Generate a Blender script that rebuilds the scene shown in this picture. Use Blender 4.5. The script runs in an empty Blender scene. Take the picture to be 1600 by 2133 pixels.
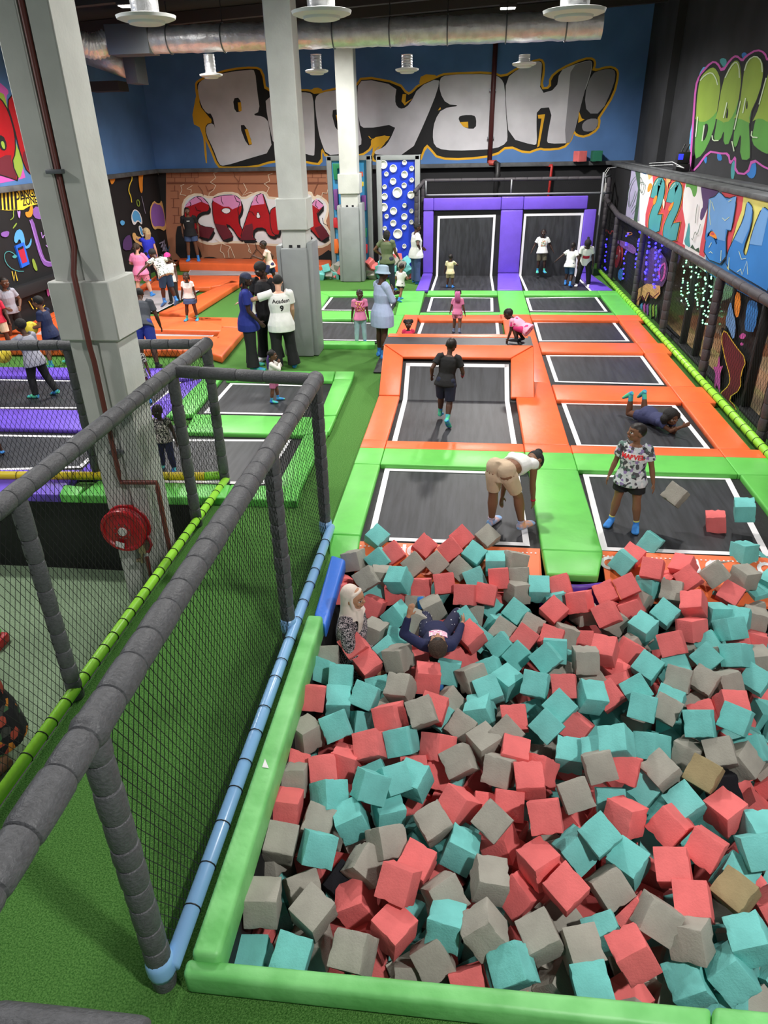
import bpy, bmesh, math, random
from mathutils import Vector, Matrix, Quaternion
from mathutils.geometry import tessellate_polygon
from mathutils.bvhtree import BVHTree
random.seed(7)
PI = math.pi
SC = bpy.context.scene
COL = SC.collection
# ------------------------------------------------------------------ camera
YAW, PITCH, ROLL, FPX, EYE = -.12399, .4934, -.02314, 1460.2, 4.0
_cy, _sy, _cp, _sp = math.cos(YAW), math.sin(YAW), math.cos(PITCH), math.sin(PITCH)
FW = Vector((_sy*_cp, _cy*_cp, -_sp)); _r0 = Vector((_cy, -_sy, 0)); _u0 = _r0.cross(FW)
RT = _r0*math.cos(ROLL) + _u0*math.sin(ROLL); UP = -_r0*math.sin(ROLL) + _u0*math.cos(ROLL)
EYEP = Vector((0, 0, EYE))
def ray(u, v): return RT*((u-800)/FPX) - UP*((v-1066.5)/FPX) + FW
def onz(u, v, z=0.0):
    d = ray(u, v); return EYEP + d*((z-EYE)/d.z)
def ony(u, v, y):
    d = ray(u, v); return EYEP + d*(y/d.y)
def onx(u, v, x):
    d = ray(u, v); return EYEP + d*(x/d.x)
cd = bpy.data.cameras.new('camera'); cam = bpy.data.objects.new('camera', cd); COL.objects.link(cam)
cam.matrix_world = Matrix(((RT.x, UP.x, -FW.x, 0), (RT.y, UP.y, -FW.y, 0), (RT.z, UP.z, -FW.z, EYE), (0, 0, 0, 1)))
cd.sensor_fit = 'VERTICAL'; cd.sensor_height = 24; cd.lens = 24*FPX/2133; cd.clip_start = .05; cd.clip_end = 200
SC.camera = cam
# ------------------------------------------------------------------ materials
def lin(c):
    c /= 255.0
    return c/12.92 if c <= .04045 else ((c+.055)/1.055)**2.4
def rgb(t): return (lin(t[0]), lin(t[1]), lin(t[2]), 1)
_M = {}
def mat(name, col, rough=.6, metal=0, bump=0, bscale=30, var=0, vscale=8, emit=0, spec=.5, col2=None, detail=3, coat=0, stretch=None):
    if name in _M: return _M[name]
    m = bpy.data.materials.new(name); m.use_nodes = True; nt = m.node_tree; b = nt.nodes['Principled BSDF']
    b.inputs['Base Color'].default_value = rgb(col); b.inputs['Roughness'].default_value = rough
    b.inputs['Metallic'].default_value = metal; b.inputs['Specular IOR Level'].default_value = spec
    if coat: b.inputs['Coat Weight'].default_value = coat; b.inputs['Coat Roughness'].default_value = .25
    if emit: b.inputs['Emission Color'].default_value = rgb(col); b.inputs['Emission Strength'].default_value = emit
    if bump or var or col2:
        tc = nt.nodes.new('ShaderNodeTexCoord'); vec = tc.outputs['Object']
        if stretch:
            mp = nt.nodes.new('ShaderNodeMapping'); mp.inputs['Scale'].default_value = stretch
            nt.links.new(vec, mp.inputs['Vector']); vec = mp.outputs['Vector']
    if var or col2:
        n = nt.nodes.new('ShaderNodeTexNoise'); n.inputs['Scale'].default_value = vscale; n.inputs['Detail'].default_value = detail
        nt.links.new(vec, n.inputs['Vector'])
        r = nt.nodes.new('ShaderNodeValToRGB'); nt.links.new(n.outputs['Fac'], r.inputs['Fac'])
        c1 = rgb(col); c2 = rgb(col2) if col2 else None
        if c2: a, z = c1, c2
        else: a = tuple(max(0, v*(1-var)) for v in c1[:3])+(1,); z = tuple(min(1, v*(1+var)) for v in c1[:3])+(1,)
        r.color_ramp.elements[0].color = a; r.color_ramp.elements[1].color = z
        r.color_ramp.elements[0].position = .36; r.color_ramp.elements[1].position = .64
        nt.links.new(r.outputs['Color'], b.inputs['Base Color'])
    if bump:
        n = nt.nodes.new('ShaderNodeTexNoise'); n.inputs['Scale'].default_value = bscale; n.inputs['Detail'].default_value = 4
        nt.links.new(vec, n.inputs['Vector'])
        bp = nt.nodes.new('ShaderNodeBump'); bp.inputs['Strength'].default_value = min(1, bump); bp.inputs['Distance'].default_value = .02
        nt.links.new(n.outputs['Fac'], bp.inputs['Height']); nt.links.new(bp.outputs['Normal'], b.inputs['Normal'])
    _M[name] = m; return m
def pattern(name, cols, scale=40, rough=.8, kind='VORONOI'):
    """cloth print: cells of several plain colours"""
    if name in _M: return _M[name]
    m = bpy.data.materials.new(name); m.use_nodes = True; nt = m.node_tree; b = nt.nodes['Principled BSDF']
    b.inputs['Roughness'].default_value = rough
    tc = nt.nodes.new('ShaderNodeTexCoord')
    r = nt.nodes.new('ShaderNodeValToRGB'); r.color_ramp.interpolation = 'CONSTANT'
    if kind == 'VORONOI':
        n = nt.nodes.new('ShaderNodeTexVoronoi'); n.inputs['Scale'].default_value = scale
        sx = nt.nodes.new('ShaderNodeSeparateColor'); nt.links.new(n.outputs['Color'], sx.inputs['Color']); o = sx.outputs[0]
    elif kind == 'DOTS':
        n = nt.nodes.new('ShaderNodeTexVoronoi'); n.inputs['Scale'].default_value = scale; o = n.outputs['Distance']
    else:
        n = nt.nodes.new('ShaderNodeTexNoise'); n.inputs['Scale'].default_value = scale; n.inputs['Detail'].default_value = 2; o = n.outputs['Fac']
    nt.links.new(tc.outputs['Object'], n.inputs['Vector']); nt.links.new(o, r.inputs['Fac'])
    els = r.color_ramp.elements
    while len(els) < len(cols): els.new(.5)
    for i, (p, c) in enumerate(cols): els[i].position = p; els[i].color = rgb(c)
    nt.links.new(r.outputs['Color'], b.inputs['Base Color'])
    _M[name] = m; return m
# ------------------------------------------------------------------ object helpers
def tag(o, label=None, cat=None, group=None, kind=None):
    if label: o['label'] = label
    if cat: o['category'] = cat
    if group: o['group'] = group
    if kind: o['kind'] = kind
    return o
def empty(name, loc, label=None, cat=None, group=None, rz=0):
    o = bpy.data.objects.new(name, None); COL.objects.link(o); o.location = loc; o.rotation_euler = (0, 0, rz); o.empty_display_size = .1
    return tag(o, label, cat, group)
def setpar(o, parent):
    if parent is not None:
        o.parent = parent
        o.matrix_parent_inverse = world_of(parent).inverted()
def world_of(o):
    m = o.matrix_basis.copy()
    if o.parent: m = world_of(o.parent) @ o.matrix_parent_inverse @ m
    return m
class MB:
    def __init__(s): s.v = []; s.f = []; s.mi = []; s.m = 0
    def add(s, vs, fs):
        b = len(s.v); s.v += [tuple(v) for v in vs]
        for f in fs: s.f.append([b+i for i in f]); s.mi.append(s.m)
        return s
    def box(s, lo, hi, R=None, c=None):
        x0, y0, z0 = lo; x1, y1, z1 = hi
        vs = [Vector(p) for p in ((x0,y0,z0),(x1,y0,z0),(x1,y1,z0),(x0,y1,z0),(x0,y0,z1),(x1,y0,z1),(x1,y1,z1),(x0,y1,z1))]
        if R is not None: vs = [R @ v for v in vs]
        if c is not None: vs = [v+Vector(c) for v in vs]
        return s.add(vs, [(0,3,2,1),(4,5,6,7),(0,1,5,4),(1,2,6,5),(2,3,7,6),(3,0,4,7)])
    def quad(s, a, b, c, d): return s.add([a, b, c, d], [(0,1,2,3)])
    def prism(s, top, bot):
        n = len(top)
        return s.add(list(top)+list(bot), [tuple(range(n)), tuple(range(2*n-1, n-1, -1))]+[(i, i+n, (i+1) % n+n, (i+1) % n) for i in range(n)])
    def tube(s, pts, rad, seg=10, cap=True, ref=None):
        """rad: number, list of numbers or list of (ra, rb)"""
        pts = [Vector(p) for p in pts]; n = len(pts)
        if not isinstance(rad, (list, tuple)): rad = [rad]*n
        rings = []; prev = Vector(ref) if ref is not None else None
        for i, p in enumerate(pts):
            t = pts[min(i+1, n-1)]-pts[max(i-1, 0)]
            if t.length < 1e-7: t = pts[-1]-pts[0]
            t.normalize()
            if prev is None:
                prev = Vector((0, 0, 1)) if abs(t.z) < .9 else Vector((1, 0, 0))
            a = (prev - t*prev.dot(t))
            if a.length < 1e-4: a = Vector((0, 1, 0)) - t*t.y
            a.normalize(); b = t.cross(a); prev = a
            r = rad[i]; ra, rb = r if isinstance(r, (tuple, list)) else (r, r)
            rings.append([p + a*(ra*math.cos(2*PI*k/seg)) + b*(rb*math.sin(2*PI*k/seg)) for k in range(seg)])
        vs = [v for rg in rings for v in rg]; fs = []
        for i in range(n-1):
            for k in range(seg):
                k2 = (k+1) % seg
                fs.append((i*seg+k, i*seg+k2, (i+1)*seg+k2, (i+1)*seg+k))
        if cap: fs.append(tuple(range(seg-1, -1, -1))); fs.append(tuple((n-1)*seg+k for k in range(seg)))
        return s.add(vs, fs)
    def lathe(s, c, ax, prof, seg=32):
        ax = Vector(ax).normalized(); a = Vector((0, 0, 1)) if abs(ax.z) < .9 else Vector((1, 0, 0)); a = (a-ax*a.dot(ax)).normalized(); b = ax.cross(a); c = Vector(c); n = len(prof)
        vs = [c+ax*h+a*(max(r, 1e-4)*math.cos(2*PI*k/seg))+b*(max(r, 1e-4)*math.sin(2*PI*k/seg)) for h, r in prof for k in range(seg)]
        return s.add(vs, [(i*seg+k, i*seg+(k+1) % seg, (i+1)*seg+(k+1) % seg, (i+1)*seg+k) for i in range(n-1) for k in range(seg)])
    def ball(s, c, r, R=None, nu=14, nv=9):
        c = Vector(c); rx, ry, rz = r if isinstance(r, (tuple, list)) else (r, r, r)
        vs = [Vector((0, 0, -rz))]
        for i in range(1, nv):
            th = PI*i/nv
            for k in range(nu):
                ph = 2*PI*k/nu
                vs.append(Vector((rx*math.sin(th)*math.cos(ph), ry*math.sin(th)*math.sin(ph), -rz*math.cos(th))))
        vs.append(Vector((0, 0, rz)))
        if R is not None: vs = [R @ v for v in vs]
        vs = [v+c for v in vs]; fs = [(0, 1+(k+1) % nu, 1+k) for k in range(nu)]
        for i in range(nv-2):
            for k in range(nu):
                a = 1+i*nu
                fs.append((a+k, a+(k+1) % nu, a+nu+(k+1) % nu, a+nu+k))
        a = 1+(nv-2)*nu; L = len(vs)-1
        fs += [(a+k, a+(k+1) % nu, L) for k in range(nu)]
        return s.add(vs, fs)
    def poly(s, pts3, holes=None):
        """flat polygon with optional holes, points in 3-D on one plane"""
        loops = [[Vector(p) for p in pts3]] + [[Vector(p) for p in h] for h in (holes or [])]
        tris = tessellate_polygon(loops); flat = [p for l in loops for p in l]
        return s.add(flat, [tuple(t) for t in tris])
    def build(s, name, mats, parent=None, smooth=False, bevel=0, bseg=2, loc=None):
        me = bpy.data.meshes.new(name)
        vs = s.v
        if loc is not None: L = Vector(loc); vs = [tuple(Vector(v)-L) for v in vs]
        me.from_pydata(vs, [], s.f)
        if not isinstance(mats, (list, tuple)): mats = [mats]
        for m in mats: me.materials.append(m)
        for p, i in zip(me.polygons, s.mi): p.material_index = min(i, len(mats)-1)
        if bevel:
            bm = bmesh.new(); bm.from_mesh(me)
            bmesh.ops.remove_doubles(bm, verts=bm.verts, dist=1e-5)
            ed = [e for e in bm.edges if len(e.link_faces) == 2 and e.calc_face_angle(0) > .5]
            bmesh.ops.bevel(bm, geom=ed, offset=bevel, segments=bseg, profile=.5, affect='EDGES')
            bm.to_mesh(me); bm.free()
        if smooth or bevel:
            for p in me.polygons: p.use_smooth = True
            if bevel or smooth == 'angle':
                me.set_sharp_from_angle(angle=math.radians(40))
        me.update()
        o = bpy.data.objects.new(name, me); COL.objects.link(o)
        if loc is not None: o.location = loc
        setpar(o, parent)
        return o
def fixnormals(o):
    bm = bmesh.new(); bm.from_mesh(o.data); bmesh.ops.recalc_face_normals(bm, faces=bm.faces); bm.to_mesh(o.data); bm.free(); return o
def struct(o): o['kind'] = 'structure'; return o
def chaikin(pts, n=1, closed=True):
    for _ in range(n):
        out = []; N = len(pts)
        for i in range(N if closed else N-1):
            a = Vector(pts[i]); b = Vector(pts[(i+1) % N])
            out += [a*.75+b*.25, a*.25+b*.75]
        if not closed: out = [Vector(pts[0])]+out+[Vector(pts[-1])]
        pts = out
    return pts
def grow(pts, d):
    """offset a closed 2-D outline outwards by d"""
    P = [Vector(p) for p in pts]; N = len(P)
    A = sum(P[i].x*P[(i+1) % N].y-P[(i+1) % N].x*P[i].y for i in range(N)); sg = 1 if A > 0 else -1
    out = []
    for i in range(N):
        a = (P[i]-P[i-1]); b = (P[(i+1) % N]-P[i])
        na = Vector((a.y, -a.x)).normalized() if a.length else Vector((0, 0)); nb = Vector((b.y, -b.x)).normalized() if b.length else Vector((0, 0))
        n = na+nb
        if n.length < .2: n = na
        n.normalize(); k = max(.5, n.dot(na))
        out.append(P[i]+n*(sg*d/k))
    return out
# ------------------------------------------------------------------ palette
TURF = mat('turf', (64, 116, 46), .95, bump=.9, bscale=160, col2=(106, 158, 80), vscale=95, spec=.15)
TURFLOW = mat('turf_worn', (128, 150, 118), .95, bump=.6, bscale=120, col2=(150, 172, 142), vscale=60, spec=.1)
GREEN = mat('vinyl_green', (104, 198, 86), .42, bump=.16, bscale=9, var=.05, vscale=4)
ORANGE = mat('vinyl_orange', (236, 106, 54), .42, bump=.2, bscale=8, var=.05, vscale=4)
PURPLE = mat('vinyl_purple', (112, 82, 206), .45, bump=.2, bscale=8, var=.05, vscale=4)
BLUEV = mat('vinyl_blue', (50, 112, 214), .4, bump=.2, bscale=12)
BEDM = mat('trampoline_mat', (46, 47, 51), .5, bump=.1, bscale=3, var=.35, vscale=2.2, stretch=(6, .6, 1))
BEDG = mat('trampoline_mat_grey', (168, 164, 166), .6, bump=.05, bscale=4, var=.08, vscale=2)
GAP = mat('spring_cover_black', (18, 18, 20), .6, bump=.25, bscale=14)
LINE = mat('line_white', (236, 234, 236), .6)
BLACK = mat('black_paint', (22, 22, 25), .75, var=.2, vscale=1.2)
BLACKV = mat('black_vinyl', (40, 39, 40), .45, bump=.2, bscale=6)
BLUEW = mat('wall_blue', (84, 124, 178), .8, var=.12, vscale=.9, bump=.05, bscale=18)
CONC = mat('concrete_white', (196, 198, 192), .85, bump=.12, bscale=26, var=.06, vscale=2.5)
LEDGE = mat('ledge_grey', (88, 90, 92), .85, var=.25, vscale=3, bump=.2, bscale=20)
BROWN = mat('mural_brown', (176, 118, 88), .8, var=.07, vscale=.8)
CEIL = mat('ceiling_dark', (30, 27, 26), .9, var=.2, vscale=.6)
STEEL = mat('steel_dark', (48, 42, 40), .7)
FOAM = mat('rail_foam', (84, 85, 88), .5, bump=.35, bscale=70, var=.12, vscale=40)
FOAMD = mat('rail_foam_dark', (66, 62, 66), .6, bump=.3, bscale=60, var=.12, vscale=40)
NET = mat('net_black', (14, 15, 15), .7)
PIPE = mat('pipe_red_brown', (112, 58, 50), .45)
REDP = mat('paint_red', (176, 26, 34), .32, var=.05, vscale=5)
REDPIPE = mat('pipe_red', (190, 50, 46), .5)
FOIL = mat('duct_foil', (232, 232, 232), .38, metal=.55, bump=1, bscale=9, var=.12, vscale=5)
GALV = mat('duct_galvanised', (120, 124, 128), .45, metal=.6)
PLASTW = mat('plastic_white', (226, 228, 226), .5)
PADG = mat('vinyl_grey', (142, 146, 146), .5, bump=.3, bscale=5, var=.05, vscale=3)
WOOD = mat('wood_floor', (186, 152, 112), .45, var=.12, vscale=3, stretch=(8, .7, 1))
TAN = mat('wall_tan', (150, 128, 106), .8)
WALLB, WALLL, WALLR, UPR = 25.7, -10.8, 4.4, 5.2
LED = 3.13
# ------------------------------------------------------------------ floor
LOWZ, SK, PY0 = -1.1, 7.53, 1.99
m = MB()
def fl(x0, x1, y0, y1, z, mb): mb.quad((x0,y0,z), (x1,y0,z), (x1,y1,z), (x0,y1,z))
fl(-3.06, -1.2, -2.5, SK, 0, m); fl(-1.2, 6, -2.5, PY0, 0, m); fl(-12, -1.2, SK, 26, 0, m); fl(-1.2, 4.4, 6.62, 26, 0, m)
floor = struct(m.build('floor', TURF))
m = MB(); fl(-13, -3.06, -2.5, SK, LOWZ, m); lowfloor = struct(m.build('floor_lower', TURFLOW))
m = MB()
m.box((-13, SK-.04, LOWZ), (-3.06, SK, -.001)); m.box((-3.1, -2.5, LOWZ), (-3.061, SK-.04, -.03))
struct(m.build('trim_skirt', mat('skirt_black', (16, 16, 18), .6)))
m = MB(); m.quad((-1.2, PY0, -1.15), (6, PY0, -1.15), (6, 6.62, -1.15), (-1.2, 6.62, -1.15))
for a, b in (((-1.2, PY0), (6, PY0)), ((6, PY0), (6, 6.62)), ((6, 6.62), (-1.2, 6.62)), ((-1.2, 6.62), (-1.2, PY0))):
    m.quad((*a, -1.15), (*b, -1.15), (*b, -.002), (*a, -.002))
struct(m.build('floor_pit', BLACK))
# ------------------------------------------------------------------ walls
m = MB()
m.m = 0; m.box((WALLL, WALLB, LED), (5.3, WALLB+.3, 9)); m.m = 1; m.box((WALLL, WALLB, 0), (5.3, WALLB+.3, LED-.06))
wall_back = struct(m.build('wall_back', [BLUEW, BLACK]))
m = MB(); m.box((WALLL, WALLB-.22, LED-.12), (5.2, WALLB, LED)); struct(m.build('trim_1', LEDGE, bevel=.015))
m = MB(); m.m = 0; m.box((WALLL-.3, 4, LED), (WALLL, WALLB, 9)); m.m = 1; m.box((WALLL-.3, 4, LOWZ), (WALLL, WALLB, LED-.06))
wall_left = struct(m.build('wall_left', [BLUEW, BLACK]))
m = MB(); m.box((WALLL, 4, LED-.12), (WALLL+.16, WALLB-.22, LED)); struct(m.build('trim_2', LEDGE, bevel=.015))
# the dark panel that stands out from the left wall below its purple letter
a = onx(0, 590, WALLL+.3)
m = MB(); m.box((WALLL, 13.2, .75), (WALLL+.25, 20.2, 1.0)); struct(m.build('trim_3', BLACK, bevel=.01))
# right: lower wall with the openings, ledge, set-back upper wall
OP0, OP1 = onx(1402, 520, WALLR).y, onx(1538, 590, WALLR).y
OPZ = 1.78
WR = WALLR+.14
m = MB()
YM = onx(1321, 352, WALLR).y
m.m = 0; m.box((WALLR, 5, OPZ), (WR, YM, 3.03))
m.m = 1; m.box((WALLR, OP0, 0), (WR, WALLB, OPZ)); m.box((WALLR, 11.25, 0), (WR, OP1, OPZ)); m.box((WALLR, 5, 0), (WR, 9.6, OPZ)); m.box((WALLR, YM, OPZ), (WR, WALLB, 3.03))
wall_right = struct(m.build('wall_right', [LINE, BLACK]))
m = MB(); m.box((WALLR-.04, 5, 3.0), (UPR, WALLB-.22, 3.08)); m.box((WALLR+.25, 5, 3.08), (WALLR+.33, WALLB-.22, 3.12))
struct(m.build('trim_4', LEDGE, bevel=.012))
m = MB(); m.box((UPR, 5, 3.08), (UPR+.3, WALLB, 9)); m.box((UPR-.22, 22.2, 3.08), (UPR, 24.0, 9)); m.box((UPR-.12, 24, 3.08), (UPR, WALLB, 9))
wall_upper = struct(m.build('wall_right_upper', mat('black_wall', (46, 47, 50), .8, var=.25, vscale=1.1)))
# corridor behind the openings
m = MB(); m.quad((WR, 4, .0), (9.5, 4, 0), (9.5, 26, 0), (WR, 26, 0)); struct(m.build('floor_corridor', WOOD))
m = MB(); m.box((9.2, 4, 0), (9.5, 26, 3)); m.box((WR, 19.4, 0), (9.2, 19.6, 3)); m.box((WR, 4, 0), (9.2, 4.2, 3)); struct(m.build('wall_corridor', TAN))
m = MB(); m.quad((WR, 4, 2.9), (9.5, 4, 2.9), (9.5, 26, 2.9), (WR, 26, 2.9)); struct(m.build('ceiling_corridor', CEIL))
# black door frames in the openings
for i, (y0, y1, posts) in enumerate(((OP1, OP0, [onx(1447, 560, WALLR).y, onx(1477, 570, WALLR).y]), (9.6, 11.25, [10.4]))):
    m = MB(); m.box((WALLR-.03, y0, 0), (WALLR+.1, y1, .09)); m.box((WALLR-.03, y0, OPZ-.09), (WALLR+.1, y1, OPZ))
    for y in [y0+.05, y1-.05]+posts: m.box((WALLR-.03, y-.05, .09), (WALLR+.1, y+.05, OPZ-.09))
    struct(m.build('door_%d' % (i+1), BLACK, bevel=.008))
    g = bpy.data.materials.get('door_glass')
    if not g:
        g = bpy.data.materials.new('door_glass'); g.use_nodes = True; nt = g.node_tree; nt.nodes.clear()
        o = nt.nodes.new('ShaderNodeOutputMaterial'); mx = nt.nodes.new('ShaderNodeMixShader'); tr = nt.nodes.new('ShaderNodeBsdfTransparent'); gl = nt.nodes.new('ShaderNodeBsdfGlossy')
        gl.inputs['Roughness'].default_value = .06; mx.inputs[0].default_value = .06
        nt.links.new(tr.outputs[0], mx.inputs[1]); nt.links.new(gl.outputs[0], mx.inputs[2]); nt.links.new(mx.outputs[0], o.inputs[0])
    ys = sorted([y0+.1, y1-.1]+posts)
    for k in range(len(ys)-1):
        p = MB(); p.box((WALLR+.03, ys[k]+.05, .09), (WALLR+.038, ys[k+1]-.05, OPZ-.09)); p.build('pane', g, bpy.data.objects['door_%d' % (i+1)])
# low tables seen through the glass
for i, (x, y) in enumerate(((6.0, 15.2), (6.6, 13.6), (7.6, 17.0))):
    t = empty('bench_table', (x, y, 0), ['pale wood table in the corridor behind the green lights', 'pale wood table in the corridor nearest the boot panel', 'pale wood table deepest in the corridor'][i], 'table', 'tables in the corridor')
    q = MB(); q.box((x-.45, y-.8, .70), (x+.45, y+.8, .75)); q.build('tabletop', mat('table_wood', (214, 180, 132), .45), t, bevel=.01)
    for sx in (-1, 1):
        for sy in (-1, 1):
            q = MB(); q.box((x+sx*.38-.03, y+sy*.7-.03, 0), (x+sx*.38+.03, y+sy*.7+.03, .70)); q.build('leg', STEEL, t)
# ------------------------------------------------------------------ ceiling and steelwork
CZ = 8.6
zc = lambda x: 6.5+(x+10.8)*.045
m = MB(); m.box((-14, -3, CZ), (7, 12.9, CZ+.1)); m.add([(-14, 12.9, zc(-14)), (7, 12.9, zc(7)), (7, 27, zc(7)), (-14, 27, zc(-14)), (-14, 12.9, CZ+.1), (7, 12.9, CZ+.1), (7, 27, CZ+.1), (-14, 27, CZ+.1)], [(0, 3, 2, 1), (4, 5, 6, 7), (0, 1, 5, 4), (1, 2, 6, 5), (2, 3, 7, 6), (3, 0, 4, 7)]); struct(m.build('ceiling', CEIL))
for i, y in enumerate((14.6, 16.4, 19.6, 21.4, 23.6)):
    m = MB(); m.prism([Vector((-10.8, y-.1, zc(-10.8)-.24)), Vector((5.2, y-.1, zc(5.2)-.24)), Vector((5.2, y+.1, zc(5.2)-.24)), Vector((-10.8, y+.1, zc(-10.8)-.24))], [Vector((-10.8, y-.1, zc(-10.8)-.01)), Vector((5.2, y-.1, zc(5.2)-.01)), Vector((5.2, y+.1, zc(5.2)-.01)), Vector((-10.8, y+.1, zc(-10.8)-.01))])
    struct(m.build('trim_%d' % (20+i), STEEL))
for i, y in enumerate((6, 9.5)):
    m = MB(); m.box((-13, y-.09, 7.55), (6, y+.09, 7.7)); m.box((-13, y-.09, 8.35), (6, y+.09, 8.5)); m.box((-13, y-.02, 7.7), (6, y+.02, 7.76))
    for k in range(24):
        x = -12.6+k*.78; a = Vector((x, y, 7.65)); b = Vector((x+.39, y, 8.4)); c = Vector((x+.78, y, 7.65))
        m.tube([a, b], .03, 4); m.tube([b, c], .03, 4)
    struct(m.build('trim_%d' % (5+i), STEEL))
for i, x in enumerate((-8, -5, -2, 1, 4)):
    m = MB(); m.box((x-.06, -2, 8.5), (x+.06, 12.8, 8.6)); struct(m.build('trim_%d' % (11+i), STEEL))
# ------------------------------------------------------------------ columns
def column(i, x0, x1, y0, d, zb, collars, notch=True):
    m = MB(); w = x1-x0
    def sec(g, z):
        p = [(x0-g, y0-g), (x0+w*.44, y0-g), (x0+w*.44, y0+.05), (x0+w*.60, y0+.05), (x0+w*.60, y0-g), (x1+g, y0-g), (x1+g, y0+d+g), (x0-g, y0+d+g)] if notch else \
            [(x0-g, y0-g), (x1+g, y0-g), (x1+g, y0+d+g), (x0-g, y0+d+g)]
        return [Vector((a, b, z)) for a, b in p]
    m.prism(sec(0, 8.6)[::1], sec(0, zb))
    for z0, z1 in collars: m.prism([Vector((a, b, z1)) for a, b in ((x0-.055, y0-.055), (x1+.055, y0-.055), (x1+.055, y0+d+.055), (x0-.055, y0+d+.055))], [Vector((a, b, z0)) for a, b in ((x0-.055, y0-.055), (x1+.055, y0-.055), (x1+.055, y0+d+.055), (x0-.055, y0+d+.055))])
    o = struct(m.build('column_%d' % i, CONC, bevel=.012, bseg=1)); fixnormals(o); return o
C1X0, C1X1, C1Y = -3.92, -3.42, 6.52
z_a = ony(207, 585, C1Y).z; z_b = ony(243, 708, C1Y).z
column(1, C1X0, C1X1, C1Y, .46, LOWZ, [(z_b, z_a)])
C2X0, C2X1, C2Y = -3.62, -3.14, 14.08
column(2, C2X0, C2X1, C2Y, .46, 0, [(ony(600, 480, 14).z, ony(600, 414, 14).z)], False)
C3X0, C3X1, C3Y = -3.86, -3.34, 22.35
column(3, C3X0, C3X1, C3Y, .46, 0, [(ony(735, 404, 22.3).z, ony(735, 362, 22.3).z)], False)
def column_pad(x0, x1, y0, y1, z1, label, flap):
    r = empty('column_pad', ((x0+x1)/2, (y0+y1)/2, 0), label, 'column padding', 'grey column wraps')
    t = .12
    m = MB(); m.box((x0-.02, y0-t, .01), (x1+.02, y0-.005, z1)); m.build('front_panel', PADG, r, bevel=.03)
    m = MB(); m.box((x1+.005, y0-.06, .01), (x1+t, y1+.05, z1+.1)); m.build('right_panel', PADG, r, bevel=.03)
    m = MB(); m.box((x0-t, y0-.06, .01), (x0-.005, y1+.05, z1+.05)); m.build('left_panel', PADG, r, bevel=.03)
    m = MB(); m.box((x0-.02, y1+.005, .01), (x1+.02, y1+t, z1)); m.build('back_panel', PADG, r, bevel=.03)
    for k in (.35, .68):
        m = MB(); m.box((x0+(x1-x0)*k-.03, y0-.012, z1-.02), (x0+(x1-x0)*k+.03, y0-.001, z1+.05)); m.build('strap', BLACK, r)
column_pad(C2X0, C2X1, C2Y, C2Y+.46, ony(600, 518, 13.95).z, 'grey padded wrap on the column behind the three men', 0)
column_pad(C3X0, C3X1, C3Y, C3Y+.46, ony(735, 432, 22.2).z, 'grey padded wrap on the column before the light blue climbing wall', 0)
# ------------------------------------------------------------------ painted murals (flat paint on the walls)
def paint(name, col): return mat('paint_'+name, col, .75, var=.05, vscale=2)
SIL = mat('paint_silver', (206, 204, 208), .7, var=.09, vscale=1.3); SILD = mat('paint_silver_dark', (138, 136, 140), .7, var=.1, vscale=1.3)
PAL = dict(K=paint('black', (20, 20, 22)), S=SIL, D=SILD, Y=paint('gold', (226, 170, 30)), R=paint('red', (200, 34, 46)), P=paint('pink', (226, 148, 198)),
    M=paint('maroon', (104, 28, 42)), W=paint('white', (238, 236, 238)), C=paint('cream', (240, 222, 196)), B=paint('brown', (130, 76, 56)), T=paint('teal', (72, 158, 162)),
    U=paint('blue', (46, 128, 206)), u=paint('light_blue', (110, 164, 222)), L=paint('lime', (226, 220, 120)), V=paint('violet', (140, 92, 178)), v=paint('plum', (84, 54, 108)),
    O=paint('orange', (240, 146, 40)), G=paint('green', (92, 160, 66)), g=paint('leaf', (144, 172, 62)), Z=paint('magenta', (206, 92, 180)), c=paint('coral', (214, 74, 84)),
    l=paint('lilac', (184, 140, 222)), y=paint('yellow', (244, 212, 66)), e=paint('tan', (226, 178, 112)), s=paint('sky', (90, 170, 226)), q=paint('grey_violet', (168, 162, 190)), n=paint('dark_green', (58, 86, 64)), h=paint('mint_light', (206, 224, 190)))
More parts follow.
